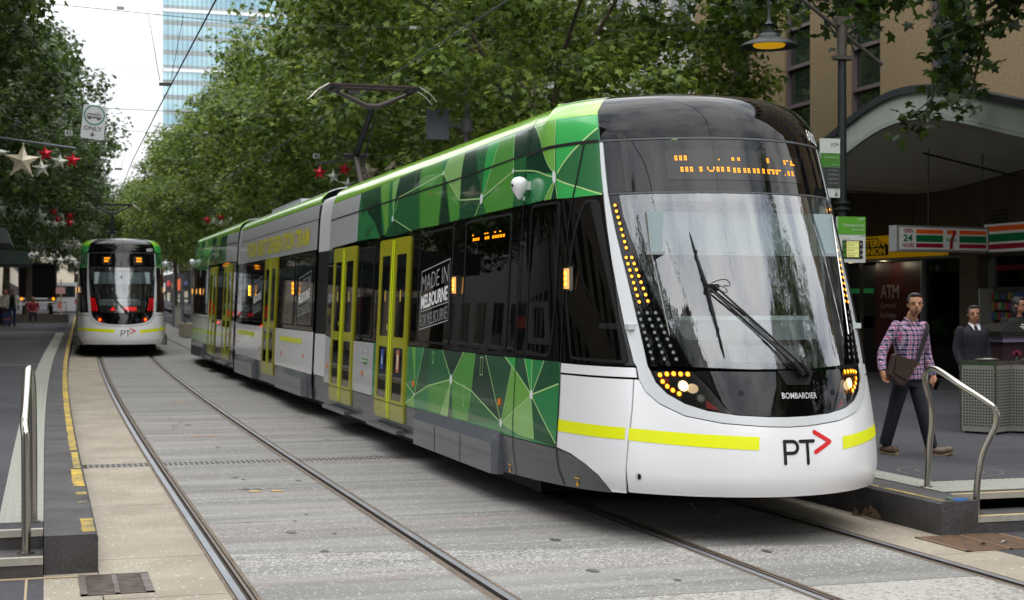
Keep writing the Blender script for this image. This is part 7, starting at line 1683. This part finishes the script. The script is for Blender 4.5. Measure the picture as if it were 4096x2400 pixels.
pw = MB(); pw.box2((-2.6, 80, .4), (1.15, 80.5, 1.12), mat('planter_stone', (84, 78, 70), .85, var=(3, .2))); tag(pw.build('planter_wall'), 'low dark stone planter wall across the end of the left platform', 'wall')
rl = MB(); rl.tube([(-1.5, 79.7, 1.0), (-1.5, 79.7, 1.72), (1.02, 79.7, 1.72), (1.02, 79.7, 1.0)], .03, STEEL, 6); tag(rl.build('guard_rail', fix=False), 'thin steel rail above the low planter wall on the left', 'rail')
# shelters on the left platform
for (x0, x1, y0, z0, z1, lb) in ((-5, -.92, 45, 3.42, 3.86, 'ribbed grey shelter roof, higher one at the left edge'), (-5, -.42, 52, 3.0, 3.42, 'dark green shelter roof, lower one at the left edge')):
    r = empty('tram_shelter', (-3, y0, G(y0)+.25)); tag(r, lb, 'shelter', 'platform shelters'); B_ = (-3, y0, G(y0)+.25)
    m_ = mat('shelter_roof_grey', (92, 98, 94), .5, metal=.3) if z0 > 3.2 else mat('shelter_roof_green', (44, 60, 54), .5)
    q = MB(); q.add([(x0, y0, z1+.15), (x1-.15, y0, z1), (x1, y0, z0), (x0, y0, z0-.05), (x0, y0+5, z1+.15), (x1-.15, y0+5, z1), (x1, y0+5, z0), (x0, y0+5, z0-.05)], [(0, 1, 2, 3), (4, 7, 6, 5), (0, 4, 5, 1), (1, 5, 6, 2), (2, 6, 7, 3), (3, 7, 4, 0)], m_); ladd(q.build('roof', r), B_)
    if z0 > 3.2:
        q = MB()
        for k in range(9): t = k/8; q.box2((x1-1.2, y0-.012, z0+.06+t*.34), (x1-.07-.10*t, y0, z0+.075+t*.34), mat('roof_rib', (130, 134, 130), .5))
        ladd(q.build('ribs', r), B_)
    q = MB()
    for yy_ in (y0+.6, y0+4.4): q.cyl((-3, yy_, G(y0)+.25), (-3, yy_, z0+.1), .06, DG, n=8)
    ladd(q.build('post', r), B_)
    q = MB(); q.box2((-3.4, y0+1, G(y0)+1.0), (-3.36, y0+4, G(y0)+2.4), SGL); ladd(q.build('glass_panel', r), B_)
# things right of the distant tram
for k, (x, h, lb) in enumerate(((5.57, 1.75, 'left'), (5.97, 1.75, 'middle'), (6.38, 1.95, 'right'))):
    q = MB(); q.cyl((x, 70, G(70)+.25), (x, 70, G(70)+.4+h+.5), .06, mat('post_grey_far', (120, 124, 130), .5), n=8); tag(q.build('steel_post'), '%s one of three slim grey posts between the two trams' % lb, 'post', 'posts between the trams')
bx = MB(); bx.box2((5.70, 71, G(70)+.28), (5.98, 71.4, G(70)+1.15), mat('cream_box', (190, 186, 172), .7)); bx.box2((5.68, 70.98, G(70)+1.15), (6.0, 71.42, G(70)+1.2), mat('cream_box_lid', (160, 156, 142), .6)); bx.build('x'); o = bpy.data.objects[-1] if 0 else [o for o in bpy.data.objects if o.name == 'x'][0]; o.name = 'utility_box'; tag(o, 'cream utility box between the slim posts', 'box')
bn = empty('bench', (5.9, 62, .33)); tag(bn, 'pale stone bench with a steel rail just left of the big tram tail', 'bench')
q = MB(); q.box2((-.55, 0, 0), (.9, 2.5, .55), mat('bench_stone', (146, 138, 120), .8)); q.build('seat', bn); q = MB(); q.tube([(-.5, .1, .55), (-.5, .1, .85), (.8, .1, .85)], .03, STEEL, 6); q.build('rail_tube', bn)
fsf = empty('shopfront', (14.9, 85, .6)); tag(fsf, 'lit far shopfronts with orange, yellow and red signs under the trees', 'shopfront')
q = MB(); q.box2((0, -8, -.3), (.5, 190, 4.6), mat('far_shop_dark', (36, 34, 36), .8)); q.build('wall', fsf)
rr4 = random.Random(12)
for k in range(24):
    y = -7.5+8.2*k; c = [(220, 90, 30), (210, 190, 60), (190, 30, 40), (200, 200, 200), (40, 120, 70), (60, 80, 140)][k % 6]
    q = MB(); q.box2((-.06, y, 2.5+rr4.uniform(-.1, .6)), (0, y+5, 3.4+rr4.uniform(0, .4)), mat('shop_sign_%d' % c[0], c, .5, emis=c, estr=.35)); q.build('shop_sign', fsf)
    q = MB(); q.box2((-.03, y, .3), (0, y+5, 2.3), OWG); q.build('shop_window', fsf)
for (x, y, c, lb) in ((8.6, 84, (30, 40, 90), 'far pedestrian in blue under the trees right of the distant tram'), (9.4, 80, (40, 36, 40), 'far pedestrian in black under the trees right of the distant tram')):
    gg = G(y)+.25; J = std(x, y, gg, 1.72); person(lb, (x, y, gg), J, mat('coat_%d' % c[0], c, .8), NAVY, SKIN2, voxel=.02)
